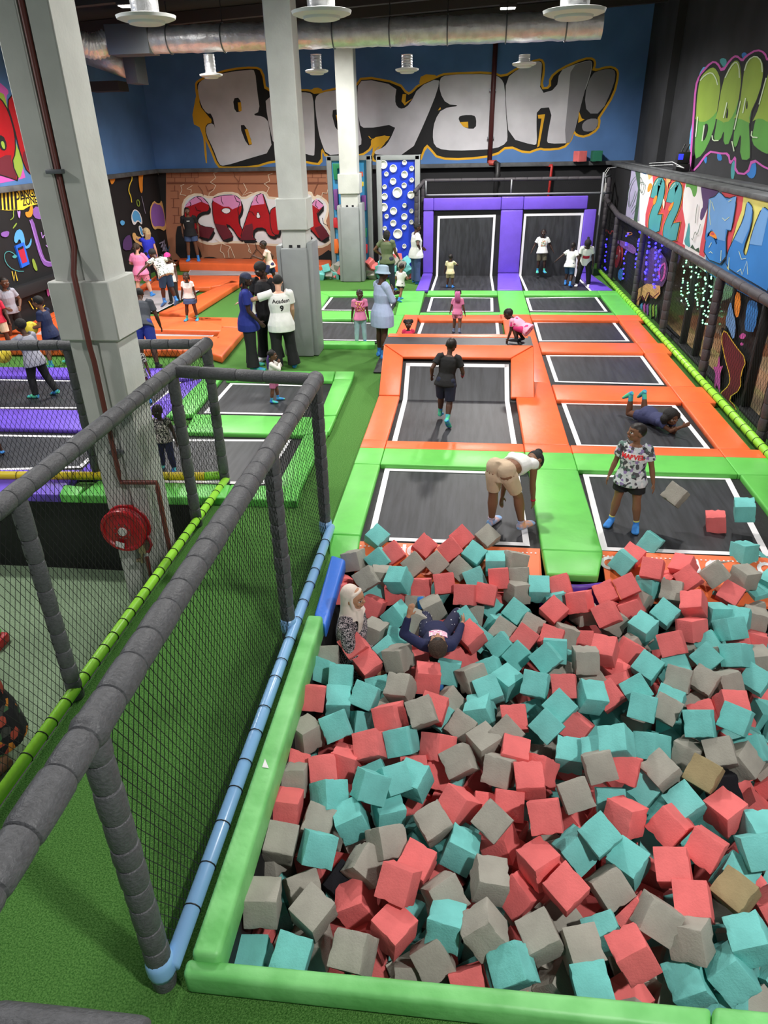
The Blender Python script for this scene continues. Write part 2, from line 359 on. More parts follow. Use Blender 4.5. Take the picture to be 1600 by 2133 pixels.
class Mural:
    def __init__(s, plane, normal, ox, oy, sc):
        s.plane, s.n, s.t = plane, Vector(normal), (ox, oy, sc); s.mb = MB(); s.keys = []; s.k = 0
    def tile(s, ox, oy, sc): s.t = (ox, oy, sc); return s
    def w(s, p):
        ox, oy, sc = s.t; return s.plane(ox+p[0]/sc, oy+p[1]/sc) + s.n*(.003+.0008*s.k)
    def col(s, key):
        if key not in s.keys: s.keys.append(key)
        s.mb.m = s.keys.index(key)
    def p(s, key, pts, holes=None, r=1, g=0):
        s.col(key); s.k += 1
        if g: pts = grow(pts, g)
        pts = chaikin(pts, r) if r else [Vector(q) for q in pts]
        s.mb.poly([s.w(q) for q in pts], [[s.w(q) for q in (chaikin(h, 1) if r else h)] for h in (holes or [])]); return s
    def l(s, key, pts, wd, r=1, closed=False):
        """a painted line of width wd (tile pixels)"""
        s.col(key); s.k += 1
        P = chaikin(pts, r, closed) if r else [Vector(q) for q in pts]
        P = [p for i, p in enumerate(P) if i == 0 or (p-P[i-1]).length > 1e-4]
        N = len(P); A, B = [], []
        for i in range(N):
            d1 = P[i]-P[i-1] if (i or closed) else P[1]-P[0]; d2 = P[(i+1) % N]-P[i] if (i < N-1 or closed) else P[-1]-P[-2]
            d1 = d1.normalized(); d2 = d2.normalized(); n = Vector((-d1.y-d2.y, d1.x+d2.x))
            n = n.normalized() if n.length > .2 else Vector((-d1.y, d1.x))
            k = wd/2/max(.6, n.dot(Vector((-d1.y, d1.x)))); A.append(P[i]-n*k); B.append(P[i]+n*k)
        vs = [s.w(q) for q in A+B]
        s.mb.add(vs, [(i, (i+1) % N, N+(i+1) % N, N+i) for i in range(N if closed else N-1)])
        return s
    def out(s, parent): return s.mb.build('mural', [PAL[k] for k in s.keys], parent)
# --- big silver letters on the blue back wall
B_ = Mural(lambda u, v: ony(u, v, WALLB), (0, -1, 0), 380, 100, 3.3333)
OUT = [(100,260),(110,235),(190,200),(330,155),(500,140),(550,160),(575,320),(780,298),(890,300),(920,325),(1080,285),(1205,275),(1255,205),(1500,250),(1560,330),(1600,310),(1640,265),(1785,200),(1830,185),(2150,175),(2230,210),(2340,140),(2470,85),(2500,95),(2505,160),(2480,290),(2560,280),(2560,210),(2630,150),(2790,80),(2850,80),(2860,110),(2840,170),(2960,135),(3010,150),(3020,190),(2990,320),(2900,460),(2880,490),(2890,505),(2880,560),(2800,610),(2740,600),(2715,560),(2690,640),(2640,690),(2520,700),(2480,690),(2390,725),(2260,670),(2170,740),(1960,765),(1780,760),(1730,700),(1690,660),(1640,790),(1340,790),(1320,740),(1390,690),(1440,600),(1310,625),(1310,690),(1240,740),(1100,760),(1000,750),(965,680),(960,800),(880,790),(810,770),(620,780),(500,820),(290,825),(250,815),(205,700),(160,600),(160,530),(215,515),(165,455),(120,400)]
B_.p('Y', OUT, g=15).p('K', OUT)
B_.p('Y', [(60,520),(100,300),(130,240),(115,420),(170,470),(210,500),(150,520),(175,800),(160,800),(140,560)]).p('Y', [(880,300),(925,270),(985,290),(930,325)]).p('Y', [(1640,260),(1660,180),(1790,190),(1700,240)])
B_.p('S', [(185,205),(300,170),(470,150),(505,155),(520,300),(540,440),(485,465),(560,475),(590,500),(600,530),(625,720),(470,765),(290,820),(255,810),(215,700),(165,600),(165,535),(215,520),(232,570),(205,455),(170,455),(130,400),(108,300),(110,250),(140,220)],
     [[(350,350),(400,343),(415,440),(365,447)], [(395,537),(440,533),(490,670),(450,678)]])
B_.p('S', [(575,330),(780,308),(880,308),(908,330),(918,500),(920,740),(905,750),(810,720),(640,700),(590,480)])
B_.p('S', [(920,345),(960,310),(1085,290),(1180,290),(1215,330),(1225,540),(1250,665),(1220,680),(1110,735),(1000,745),(960,640),(945,580),(925,440)], [[(1032,435),(1085,423),(1130,560),(1070,585)]])
B_.p('S', [(1208,280),(1255,212),(1490,262),(1475,360),(1490,410),(1530,425),(1580,390),(1640,270),(1785,205),(1775,290),(1690,500),(1580,740),(1345,745),(1330,715),(1400,690),(1440,640),(1490,525),(1270,562),(1225,530)])
for q in ([(385,378),(408,376),(412,438),(392,440)], [(433,565),(455,562),(485,668),(465,672)], [(1065,465),(1090,460),(1100,550),(1085,550)], [(1530,320),(1555,320),(1548,380),(1600,350),(1545,400),(1522,370)]): B_.p('Y', q, r=0)
B_.p('Y', [(1285,600),(1310,640),(1450,600),(1420,650),(1340,700),(1320,740),(1325,640)])
B_.tile(840, 100, 3.3333)
B_.p('S', [(250,215),(300,185),(620,180),(680,210),(705,260),(712,440),(725,600),(720,660),(640,700),(450,712),(280,710),(215,680),(203,600),(220,500),(270,420),(400,400),(300,390),(255,310)], [[(380,480),(420,465),(490,465),(508,490),(505,560),(440,560),(400,530)]])
B_.p('Y', [(392,515),(450,512),(452,555),(420,548)], r=0).p('Y', [(240,435),(258,410),(262,425)], r=0)
B_.p('S', [(712,215),(800,145),(900,95),(955,92),(965,120),(945,320),(1065,285),(1085,160),(1170,120),(1290,85),(1312,95),(1310,150),(1280,250),(1255,310),(1170,660),(1010,665),(995,640),(1040,410),(928,420),(925,540),(930,665),(905,675),(735,625),(712,400)])
B_.p('D', [(1165,125),(1290,88),(1310,98),(1305,150),(1255,310),(1170,655),(1115,660),(1150,300)])
B_.p('D', [(1305,180),(1380,150),(1450,145),(1475,165),(1465,250),(1375,455),(1275,455),(1258,330)]).p('D', [(1245,520),(1290,490),(1350,490),(1355,520),(1330,575),(1260,582),(1240,560)])
B_.p('Y', [(935,465),(985,460),(945,680),(930,690),(960,490),(938,490)], r=0).p('Y', [(1220,440),(1240,490),(1260,495),(1215,520)], r=0)
B_.out(wall_back)
# --- CRACK, red letters on the brown back wall
K_ = Mural(lambda u, v: ony(u, v, WALLB), (0, -1, 0), 330, 340, 4.324)
K_.col('B')
pb = MB(); pb.quad(*[ony(u, v, WALLB)+Vector((0, -.003, 0)) for u, v in ((346, 560), (346, 352), (700, 352), (700, 560))]); pb.build('mural', BROWN, wall_back)
GL = [(215,400),(250,310),(350,275),(480,320),(560,270),(700,270),(760,330),(870,270),(960,260),(1000,330),(1300,290),(1370,260),(1400,330),(1440,290),(1530,360),(1520,460),(1490,540),(1560,660),(1540,720),(1450,760),(1300,740),(1100,740),(880,720),(740,710),(590,710),(460,730),(350,690),(240,600)]
K_.p('C', GL, g=12).p('W', GL, g=-8)
for yy, x0, x1 in ((85, 75, 360), (130, 75, 360), (172, 75, 360), (88, 1290, 1510), (130, 1290, 1510), (172, 1290, 1510), (250, 110, 180), (320, 110, 190), (400, 120, 190), (470, 130, 200), (540, 130, 200)):
    K_.l('B', [(x0, yy), (x1, yy)], 5, 0)
for xx, y0, y1 in ((150,60,85),(235,60,85),(315,60,85),(120,88,130),(200,88,130),(300,88,130),(360,88,130),(150,130,172),(245,130,172),(330,130,172),(1340,60,88),(1430,60,88),(1300,88,130),(1390,88,130),(1470,88,130),(1350,130,172),(1440,130,172),(150,200,250),(180,250,320),(140,320,400),(185,400,470),(150,470,540)):
    K_.l('B', [(xx, y0), (xx, y1)], 5, 0)
K_.l('B', [(80,180),(1530,180)], 9, 0)
for q in ([(560,70),(500,90),(520,130),(470,170),(520,200),(500,240),(460,270),(455,310)], [(1030,90),(990,105),(1005,160),(955,185),(1000,220),(975,270),(985,300)], [(235,190),(205,200),(215,240),(200,280),(250,290)], [(310,200),(260,230),(300,240),(295,270)], [(770,180),(800,240),(760,290),(830,260),(860,270)], [(1530,230),(1520,270),(1480,265),(1470,310)],
          [(515,680),(570,720),(650,750),(690,850)], [(570,730),(560,790),(590,810),(600,850)], [(650,750),(630,790),(640,850)], [(800,710),(820,760),(840,810),(815,790),(820,760)]): K_.l('C', q, 5, 0)
for q in ([(680,80),(690,120),(730,170),(720,220),(760,280)], [(360,200),(400,250),(410,290)], [(430,200),(450,250),(500,230)], [(730,170),(740,110)], [(1440,180),(1410,240),(1405,280)]): K_.l('B', q, 5, 0)
K_.p('K', [(160,570),(220,560),(250,620),(330,700),(380,780),(400,860),(160,880)])
K_.p('K', [(1380,860),(1450,840),(1560,760),(1575,900),(1380,880)]).p('K', [(400,850),(480,838),(560,862),(640,850),(720,862),(800,850),(900,866),(1000,850),(1060,870),(1060,890),(400,885)])
LET = {
 'C': ([(235,430),(270,355),(345,300),(400,305),(462,375),(458,430),(395,435),(350,470),(345,520),(390,570),(510,585),(460,680),(360,650),(260,560)], [], [(243,395),(275,345),(345,300),(400,305),(462,375),(390,345),(300,380)], [(372,560),(510,585),(460,680),(350,645),(330,600)]),
 'R': ([(488,318),(570,292),(690,287),(745,330),(758,420),(712,500),(775,640),(740,690),(660,560),(600,540),(680,660),(590,690),(545,620),(500,500)], [[(568,425),(600,402),(650,410),(650,440),(610,455)]], [(488,318),(570,292),(690,287),(745,330),(750,380),(670,415),(640,390),(590,390),(500,340)], [(510,540),(610,560),(680,660),(590,690),(545,620)]),
 'A': ([(940,270),(960,330),(1060,640),(1045,660),(990,640),(965,575),(865,580),(850,660),(885,690),(740,690),(790,520),(870,300)], [[(900,430),(925,490),(885,490)]], [(940,270),(960,365),(840,380),(870,300)], [(785,560),(850,540),(860,590),(850,660),(885,690),(740,690)]),
 'c': ([(1010,430),(1050,395),(1100,390),(1100,640),(1040,640),(1015,560)], [], None, None),
 'k': ([(1290,292),(1335,292),(1345,420),(1425,320),(1495,380),(1410,480),(1545,650),(1470,700),(1350,560),(1345,620),(1395,690),(1290,730)], [], [(1385,370),(1425,320),(1495,380),(1450,415)], [(1410,580),(1480,555),(1545,650),(1470,700)])}
for kk, (o, h, tp, bt) in LET.items(): K_.p('K', [(x+10, y+22) for x, y in o], g=6)
for kk, (o, h, tp, bt) in LET.items():
    K_.p('K', o, g=7); K_.p('R', o, r=1)
    for hh in h: K_.p('K', hh, g=5); K_.p('W', hh)
    if tp: K_.p('P', tp, r=0)
    if bt: K_.p('M', bt, r=0)
for q in ([(290,345),(300,370),(290,385)], [(350,300),(390,330),(400,350)], [(570,295),(575,340),(590,370)], [(690,290),(710,340),(740,350),(720,420),(730,470)], [(900,290),(885,330),(905,360)], [(340,390),(350,420),(390,430)], [(820,430),(850,440),(870,470)], [(1425,340),(1420,380),(1440,400)], [(1450,420),(1430,450),(1440,470)], [(880,720),(890,770),(830,860)], [(890,770),(930,810),(965,850)], [(1480,490),(1490,540),(1530,560)]): K_.l('K', q, 5, 0)
K_.out(wall_back)
# --- right-hand wall: strip of numbers and letters above the openings
R_ = Mural(lambda u, v: onx(u, v, WALLR), (-1, 0, 0), 1300, 300, 5.3333)
R_.p('U', [(900,1000),(1660,1000),(1660,1850),(900,1420)], r=0).p('c', [(230,850),(700,950),(700,1260),(230,1010)], r=0).p('W', [(680,1000),(910,1050),(910,1420),(680,1260)], r=0).p('W', [(170,800),(240,800),(240,1010),(170,960)], r=0)
R_.p('q', [(20,800),(90,258),(200,285),(190,480),(175,860)], r=0).p('n', [(120,262),(190,285),(190,480),(150,870),(110,850),(160,500)], r=0)
R_.p('W', [(175,860),(185,300),(330,330),(330,500),(280,600),(270,720),(235,900)], r=0).p('U', [(190,285),(265,300),(250,340),(200,320)], r=0).p('e', [(262,300),(325,318),(320,360),(280,400)], r=0).p('O', [(262,500),(285,430),(320,440),(310,500),(270,545)])
R_.p('c', [(240,900),(245,780),(285,600),(330,480),(320,315),(700,400),(680,560),(660,700),(690,860),(685,1000),(660,1110),(430,1010)], r=0)
R_.p('W', [(660,1110),(690,900),(660,720),(665,560),(700,410),(880,455),(1000,600),(960,680),(900,900),(850,1200),(780,1180)], r=0)
R_.p('G', [(698,408),(825,440),(815,560),(780,600),(755,500),(720,470),(695,490)]).p('v', [(860,452),(1075,505),(1010,600),(940,700),(880,850),(850,840),(860,740),(890,690),(870,560)]).p('T', [(670,1105),(700,1000),(730,850),(745,950),(735,1060),(750,1160)])
R_.p('c', [(845,1230),(860,1100),(920,800),(945,690),(1000,700),(920,1060),(900,1260)], r=0).p('n', [(745,1150),(770,1115),(800,1170),(840,1150),(850,1210)], r=0)
R_.p('L', [(1155,1380),(1160,1250),(1250,950),(1340,580),(1620,650),(1620,1640)], r=0).p('c', [(1100,530),(1340,585),(1320,740),(1260,900),(1160,1240),(1155,960)], r=0)
TWO = [[(345,600),(372,470),(415,395),(430,470),(405,630),(340,780),(320,890),(330,990)], [(520,650),(553,505),(605,440),(625,530),(585,715),(510,870),(480,980),(500,1080)]]
FEET = [[(330,900),(375,790),(432,785),(402,965),(330,990)], [(500,1000),(560,885),(632,872),(592,1065),(490,1080)]]
for kk, wd, g in (('O', 104, 13), ('K', 92, 8), ('T', 76, 0)):
    for t in TWO: R_.l(kk, t, wd, 2)
    for t in FEET: R_.p(kk, t, r=0, g=g)
for t in TWO: R_.l('h', [(x-22, y-8) for x, y in t[1:3]], 6)
R_.p('e', [(485,375),(535,385),(530,420),(510,430),(495,520),(485,430)], r=0).p('C', [(440,640),(460,595),(470,660),(455,740)])
for q in ([(330,640),(370,560),(390,590),(350,690)], [(500,720),(560,640),(575,650),(525,760)]): R_.p('O', q)
J1 = [(965,605),(1030,590),(1080,528),(1165,620),(1280,572),(1215,965),(1155,950),(1150,1350),(905,1260),(940,1010),(1000,950),(1060,1010),(1055,1140),(1020,1040),(960,1010),(915,1090),(950,850)]
U1 = [(1395,630),(1460,710),(1440,900),(1345,1170),(1360,1240),(1395,1235),(1460,950),(1570,690),(1660,760),(1660,1660),(1500,1560),(1300,1450),(1160,1360),(1170,1220),(1250,1050),(1360,830)]
for t in (J1, U1): R_.p('K', t, g=9); R_.p('U', t)
R_.p('u', [(965,610),(1030,595),(1080,535),(1165,625),(1275,580),(1215,955),(1155,945),(1145,1080),(1065,1060),(1000,945),(940,1000)], r=0).p('u', [(1395,640),(1455,715),(1420,930),(1340,1110),(1250,1060),(1360,835)], r=0).p('u', [(1570,700),(1640,760),(1560,1130),(1420,1110),(1470,940)], r=0)
R_.p('O', [(965,1010),(1005,960),(1050,1010),(1060,1060),(1000,1030)]).p('c', [(975,1005),(1010,970),(1040,1015)])
for q in ([(985,620),(975,780),(985,900)], [(1000,640),(1030,740)], [(1120,820),(1150,850),(1200,810)], [(1190,640),(1225,620)], [(970,1210),(990,1195),(1012,1215)], [(970,1150),(1000,1095)], [(1200,1260),(1190,1400)], [(1110,1180),(1105,1300)], [(1290,1420),(1330,1390),(1345,1450),(1400,1300),(1410,1450)], [(1310,1190),(1340,1280),(1390,1270)]): R_.l('h', q, 7, 0)
for q in ([(845,670),(830,760),(820,880)], [(195,350),(215,400),(190,470),(215,560),(240,500),(245,420),(210,430)], [(780,1045),(790,1075),(820,960),(840,1020),(880,890)], [(75,700),(60,560),(100,420),(150,360)], [(90,690),(130,600),(150,520)], [(100,760),(150,680)]): R_.l('n', q, 6)
# lower black panels with drawings
R_.tile(1240, 450, 4.2667)
R_.p('v', [(430,470),(460,330),(560,260),(680,420),(640,620),(560,640),(430,600)]).p('V', [(190,220),(260,215),(380,270),(385,350),(270,290)]).p('U', [(215,560),(225,480),(250,460),(270,500),(255,580)])
R_.p('e', [(360,830),(400,650),(480,600),(600,620),(600,690),(560,740),(500,690),(470,760),(440,700),(400,800)], r=0).l('M', [(370,790),(430,700),(455,760),(495,660),(520,740),(590,680)], 9)
for k, kk in enumerate('sZVGgG'): R_.p(kk, [(420+k*27,790+k*3),(440+k*27,770+k*3),(440+k*27,860+(k*37) % 60),(425+k*27,880+(k*29) % 50)], r=0)
R_.l('c', [(90,130),(110,170),(95,170),(120,110),(150,170),(170,120),(190,160),(210,110)], 7).l('O', [(300,145),(345,145),(350,165),(305,170)], 6).l('Z', [(600,560),(590,480),(620,430),(650,420),(640,540),(610,580)], 16)
R_.p('u', [(1190,960),(1215,830),(1240,750),(1260,850),(1290,960),(1270,1120),(1220,1000)]).p('O', [(1285,670),(1330,690),(1330,820),(1300,920),(1270,850)]).p('K', [(1150,1000),(1180,985),(1200,1040),(1180,1100)])
R_.p('U', [(1360,1010),(1390,780),(1420,740),(1500,780),(1460,1030),(1400,1030)]).p('Z', [(1320,1060),(1355,1035),(1385,1060),(1360,1095),(1325,1090)]).p('Z', [(1325,1135),(1345,1120),(1362,1140),(1340,1158)])
BOOT = [(1160,1080),(1190,1010),(1270,1140),(1385,1280),(1330,1400),(1330,1540),(1210,1620),(1290,1700),(1290,1780),(1140,1690),(1140,1590),(1240,1500),(1240,1420),(1190,1250)]
R_.p('y', BOOT, g=7).p('M', BOOT)
R_.p('Z', [(1085,1340),(1120,1340),(1140,1240),(1150,1340),(1175,1330),(1150,1400),(1145,1590),(1120,1490),(1090,1590),(1105,1400)], r=0).p('y', [(1040,1600),(1060,1520),(1075,1600),(1115,1620),(1110,1700),(1050,1680)])
R_.out(wall_right)
# --- green letters on the set-back upper wall
D_ = Mural(lambda u, v: onx(u, v, UPR), (-1, 0, 0), 1360, 60, 6.6667)
DL = [[(650,700),(720,600),(830,520),(900,560),(955,700),(940,1100),(830,1500),(700,1760),(570,1830),(600,1350),(610,1000)],
      [(970,740),(1080,500),(1170,415),(1230,480),(1250,700),(1200,1050),(1090,1600),(980,1620),(1000,1400),(950,1560),(840,1570),(890,1300)],
      [(1270,600),(1300,450),(1440,360),(1540,430),(1560,600),(1500,900),(1350,1220),(1370,1700),(1360,1830),(1210,1820),(1240,1400),(1160,1700),(1110,1540),(1200,1150)],
      [(1700,420),(1600,640),(1480,1100),(1400,1400),(1380,1590),(1500,1700),(1640,1760),(1800,1500),(1800,600)]]
HO = [(520,1980),(570,1250),(600,800),(660,640),(820,460),(900,470),(970,600),(1090,420),(1170,370),(1250,450),(1300,380),(1450,290),(1560,330),(1600,450),(1800,350),(1800,2000),(1580,1940),(1390,1800),(1320,2020),(1150,2000),(1160,1760),(1080,1880),(1060,1730),(940,1730),(900,1720),(780,1700),(600,1950)]
D_.p('s', [(510,1500),(560,1250),(600,780),(680,540),(760,520),(600,900),(560,1700),(510,1720)]).p('T', [(920,440),(970,400),(1040,430),(1000,560)]).p('U', [(1230,350),(1280,320),(1320,360),(1260,430)]).p('U', [(1280,1980),(1400,1820),(1450,1900),(1430,2050),(1360,2090)]).p('T', [(1090,2090),(1090,1900),(1140,1800),(1150,1980),(1120,2110)]).p('U', [(710,1800),(760,1760),(750,1880),(720,1850)]).p('U', [(900,1700),(960,1750),(970,1830),(900,1830)])
D_.p('Z', HO, g=14).p('K', HO, g=-12)
for q in DL:
    D_.p('K', q, g=11); D_.p('G', q, g=-7); D_.p('g', [(x, min(y, 1270+40*math.sin(x*.02))) for x, y in grow(q, -7)], r=1)
for q in ([(740,1310),(780,1330),(770,1440),(710,1580),(715,1400)], [(1060,1060),(1055,1240),(1020,1240)], [(1325,970),(1335,1100),(1305,1120)]): D_.p('K', q)
for q in ([(670,720),(740,640),(830,600),(890,680),(915,780)], [(1020,680),(1090,540),(1170,450),(1215,520),(1220,680)], [(1290,580),(1340,430),(1450,370),(1530,450),(1540,600)], [(640,1220),(610,1500)], [(730,1340),(700,1560)], [(840,1480),(850,1555),(930,1550)], [(1050,1020),(1000,1240)], [(1310,960),(1270,1170)], [(1240,1000),(1150,1400)], [(1120,1560),(1150,1700)], [(1600,680),(1500,1050)], [(1400,1420),(1390,1500),(1480,1510)]): D_.l('h', q, 16)
D_.out(wall_upper)
# --- left wall: red letters above, black drawings and danger sign below
L_ = Mural(lambda u, v: onx(u, v, WALLL), (1, 0, 0), 0, 160, 3.555)
L_.p('Z', [(-60,0),(20,60),(70,110),(40,150),(60,420),(200,740),(150,760),(-60,800)]).p('g', [(-60,130),(20,110),(45,180),(110,480),(180,640),(140,780),(-60,700)])
for q in ([(-80,120),(0,160),(60,260),(105,420),(110,560),(80,640),(140,770),(60,740),(-80,700)], [(50,190),(105,120),(200,300),(250,560),(270,720),(210,715),(160,600),(100,350)]): L_.p('K', q, g=9); L_.p('R', q)
L_.p('M', [(-80,640),(80,560),(82,640),(135,765),(60,740),(-80,700)]).p('M', [(150,560),(240,540),(265,715),(210,712)]).p('K', [(-40,440),(20,430),(50,500),(40,550),(0,540)]).p('g', [(0,480),(25,475),(38,535),(15,530)])
L_.p('y', [(-20,850),(270,815),(300,935),(210,960),(170,985),(60,990),(-20,985)], r=0)
for k in range(5): L_.p('K', [(8+k*28-20,850-k*3),(24+k*28-20,848-k*3),(32+k*28-20,985),(16+k*28-20,985)], r=0)
L_.l('K', [(150,915),(160,850),(180,890),(150,915)], 4, 0)
L_.p('V', [(215,1060),(240,1050),(280,1200),(320,1340),(350,1370),(410,1365),(412,1400),(330,1410),(290,1340),(240,1160)]).l('l', [(215,1060),(260,1200),(300,1330),(340,1375),(412,1370)], 5).p('V', [(240,960),(310,965),(330,1020),(300,1060),(240,1040)]).p('O', [(185,1030),(180,1000),(210,1000),(220,950),(240,960),(235,1030),(205,1045)])
L_.l('l', [(300,1150),(310,1200),(320,1170),(360,1165)], 6).l('l', [(335,1245),(350,1265),(380,1250),(390,1300)], 6).p('s', [(95,1210),(110,1140),(150,1125),(175,1180),(180,1260),(210,1240),(225,1185),(230,1230),(205,1275),(160,1265),(140,1190),(115,1240)])
L_.l('T', [(120,1330),(70,1290),(30,1300),(25,1350),(60,1410),(120,1440),(170,1440)], 5).p('T', [(80,1330),(110,1315),(120,1340),(95,1345)]).p('g', [(228,1350),(245,1345),(275,1430),(260,1440),(240,1410)]).p('g', [(85,1120),(115,1078),(120,1090),(92,1125)])
L_.l('g', [(70,1060),(95,1040),(90,1000),(105,970)], 6).p('l', [(118,985),(130,1000),(145,985),(140,1050),(128,1040)]).p('V', [(0,1150),(60,1140),(60,1170),(40,1190),(0,1180)])
for q in ([(205,1660),(240,1720)], [(225,1640),(265,1720)], [(240,1650),(255,1700),(270,1640),(285,1700),(300,1650),(300,1720),(325,1690)], [(290,1720),(310,1715),(320,1745)], [(80,1440),(95,1510),(105,1440),(120,1510)]): L_.l('y', q, 7, 0)
L_.l('g', [(125,1640),(150,1650),(160,1590),(190,1580),(205,1605)], 4).p('Z', [(330,1540),(365,1530),(370,1590),(345,1640)])
L_.tile(200, 330, 6.094)
L_.p('O', [(150,240),(180,255),(215,240),(235,270),(190,340),(170,300)]).p('O', [(525,190),(590,185),(578,300),(582,430),(550,440),(530,310)]).l('y', [(435,210),(450,260),(410,340),(400,420),(430,480),(440,560)], 12)
L_.p('W', [(430,740),(450,670),(480,640),(540,680),(575,780),(570,850),(520,790),(480,850),(450,830)]).p('s', [(440,740),(460,675),(485,655),(535,690),(562,780),(560,820),(515,775),(475,820)]).p('W', [(520,870),(550,845),(590,920),(600,990),(560,990)]).p('s', [(535,880),(552,860),(580,925),(588,975),(565,975)])
L_.p('e', [(665,640),(720,530),(760,570),(800,570),(815,520),(850,640),(885,800),(870,930),(780,885),(720,910),(680,800)]).p('V', [(680,660),(720,560),(770,590),(805,590),(840,660),(865,800),(855,870),(780,855),(720,870),(690,790)])
L_.l('g', [(500,540),(520,520),(540,560),(535,610),(510,600)], 9, 1, True).l('Z', [(905,900),(940,890),(985,980),(990,1090),(950,1040),(910,960)], 12, 1, True).p('v', [(320,1060),(370,980),(430,970),(450,1160),(330,1170)]).p('s', [(285,810),(310,780),(350,800),(345,840),(310,855)]).p('e', [(440,950),(480,940),(500,990),(560,1000),(620,1110),(600,1150),(550,1100),(460,1050)])
for q in ([(790,1080),(830,1060),(840,1170)], [(810,1130),(850,1040),(860,1180)], [(830,1180),(870,1090),(880,1270)], [(820,1220),(840,1260)]): L_.l('q', q, 14, 0)
for q in ([(870,1120),(900,1180),(930,1270)], [(920,1110),(900,1170)]): L_.l('s', q, 7)
for q in ([(560,480),(610,700)], [(760,170),(800,260),(860,420)], [(880,380),(930,480),(940,600),(960,690)], [(860,250),(900,330)]): L_.l('q', q, 5)
L_.out(wall_left)
# ------------------------------------------------------------------ written words
def words(txt, size, origin, ex, ez, matr, parent, name='lettering', depth=.003, bold=0, rot=0):
    """flat letters: ex = reading direction, ez = up"""
    cu = bpy.data.curves.new('t', 'FONT'); cu.body = txt; cu.size = size; cu.align_x = 'CENTER'; cu.align_y = 'CENTER'; cu.offset = bold; cu.extrude = depth/2
    t = bpy.data.objects.new('t', cu); COL.objects.link(t)
    dg = bpy.context.evaluated_depsgraph_get(); me = bpy.data.meshes.new_from_object(t.evaluated_get(dg)); bpy.data.objects.remove(t); bpy.data.curves.remove(cu)
    ex = Vector(ex).normalized(); ez = Vector(ez); ez = (ez-ex*ez.dot(ex)).normalized(); ey = ex.cross(ez)
    for v in me.vertices:
        x, y, z = v.co
        v.co = Vector(origin)+ex*x+ez*y+ey*z
    me.materials.clear(); me.materials.append(matr)
    o = bpy.data.objects.new(name, me); COL.objects.link(o); setpar(o, parent); return o
p0 = onx(58, 404, WALLL+.012); words('DANGER', .28, p0, (0, 1, .02), (0, 0, 1), PAL['K'], wall_left, bold=.006)
p0 = onx(62, 419, WALLL+.012); words('ZONE', .24, p0, (0, 1, .02), (0, 0, 1), PAL['K'], wall_left, bold=.006)
# ------------------------------------------------------------------ pads
PT = .1
def pad(top, matr, label, t=.085, bev=.022, group=None, seam=None, name='safety_pad', cat='pad'):
    """top: four 3-D corners of the upper face. seam=(mat, f): the far part beyond fraction f has another colour"""
    top = [Vector((max(p[0], WALLL+.12), p[1], p[2])) for p in top]
    c = sum(top, Vector())/4; n = (top[1]-top[0]).cross(top[3]-top[0]).normalized()
    if n.z < 0: top = top[::-1]; n = -n
    m = MB(); m.prism(top, [p-n*t for p in top])
    o = m.build(name, matr, None, bevel=bev, bseg=3, loc=c-n*t); fixnormals(o)
    return tag(o, label, cat, group)
def Q(z, *px): return [onz(u, v, z) for u, v in px]
def RC(x0, x1, y0, y1, z=PT): return [Vector((x0, y0, z)), Vector((x1, y0, z)), Vector((x1, y1, z)), Vector((x0, y1, z))]
SCUFF = mat('vinyl_green_scuffed', (106, 188, 102), .48, bump=.3, bscale=10, col2=(132, 212, 128), vscale=4)
G = 'trampoline surround pads'
XA, XB, XC, XD, XE, XF = -1.46, -1.1, .85, 1.5, 3.5, 3.93
Y0, Y1, Y1s, Y1b, Y2, Y2b, Y3, Y3b, Y4, Y4s, Y4b, Y5, Y5b = 6.12, 8.55, 9.1, 9.38, 11.3, 12.1, 14.2, 14.95, 16.95, 17.5, 17.75, 19.85, 20.45
def two(x0, x1, y0, ys, y1, la, lb):
    pad(RC(x0, x1, y0, ys), GREEN, la, group=G, bev=.016); pad(RC(x0, x1, ys+.003, y1), ORANGE, lb, group=G, bev=.016)
pad(RC(XA, XB, 6.65, Y1-.005), GREEN, 'long green pad left of the trampoline nearest the pit', group=G)
pad([Vector((XA, 6.64, PT)), Vector((XB, 6.64, PT)), Vector((XB+.02, 6.2, -.02)), Vector((XA+.1, 6.18, -.04))], GREEN, 'short green end pad sloping into the foam pit beside the blue block', group=G)
two(XA, XB-.005, Y1, Y1s, Y1b, 'small green corner pad at the left end of the green and orange band', 'small orange corner pad at the left end of the green and orange band')
two(XB, XC-.005, Y1, Y1s, Y1b, 'green cross pad behind the bending girl', 'orange cross pad in front of the running boy')
two(XC, XD-.005, Y1, Y1s, Y1b, 'green middle square where the two nearest trampolines meet', 'orange middle square behind the wide green pad')
two(XD, XE-.005, Y1, Y1s, Y1b, 'green cross pad behind the standing boy in printed shirt', 'orange cross pad in front of the lying girl')
two(XE, XF+.2, Y1, Y1s, Y1b, 'green corner pad at the right end beside the lime tube', 'orange corner pad at the right end beside the lime tube')
pad(RC(XC+.02, XD, 6.5, Y1-.005), GREEN, 'wide green pad between the two nearest trampolines', t=.1, group=G)
pad([Vector((XC+.02, 6.495, PT)), Vector((XD, 6.495, PT)), Vector((XD-.1, 6.1, .05)), Vector((XC+.04, 6.1, .05))], GREEN, 'green end flap of the wide middle pad above the purple sheet', t=.1, group=G)
pad(RC(XE+.02, 4.05, 6.2, Y1-.005), GREEN, 'green pad right of the printed shirt boy cut by the photo edge', group=G)
pad(RC(XC, XD-.01, Y1b+.005, 12.2), ORANGE, 'wide orange pad between the running boy and the lying girl', group=G)
pad(RC(1.17, XD-.01, 12.2, Y3b), ORANGE, 'orange strip beside the tall ramp box', group=G)
pad(RC(XC-.02, XD-.01, Y3b+.005, Y4-.005), ORANGE, 'orange pad under the crawling child in pink', group=G)
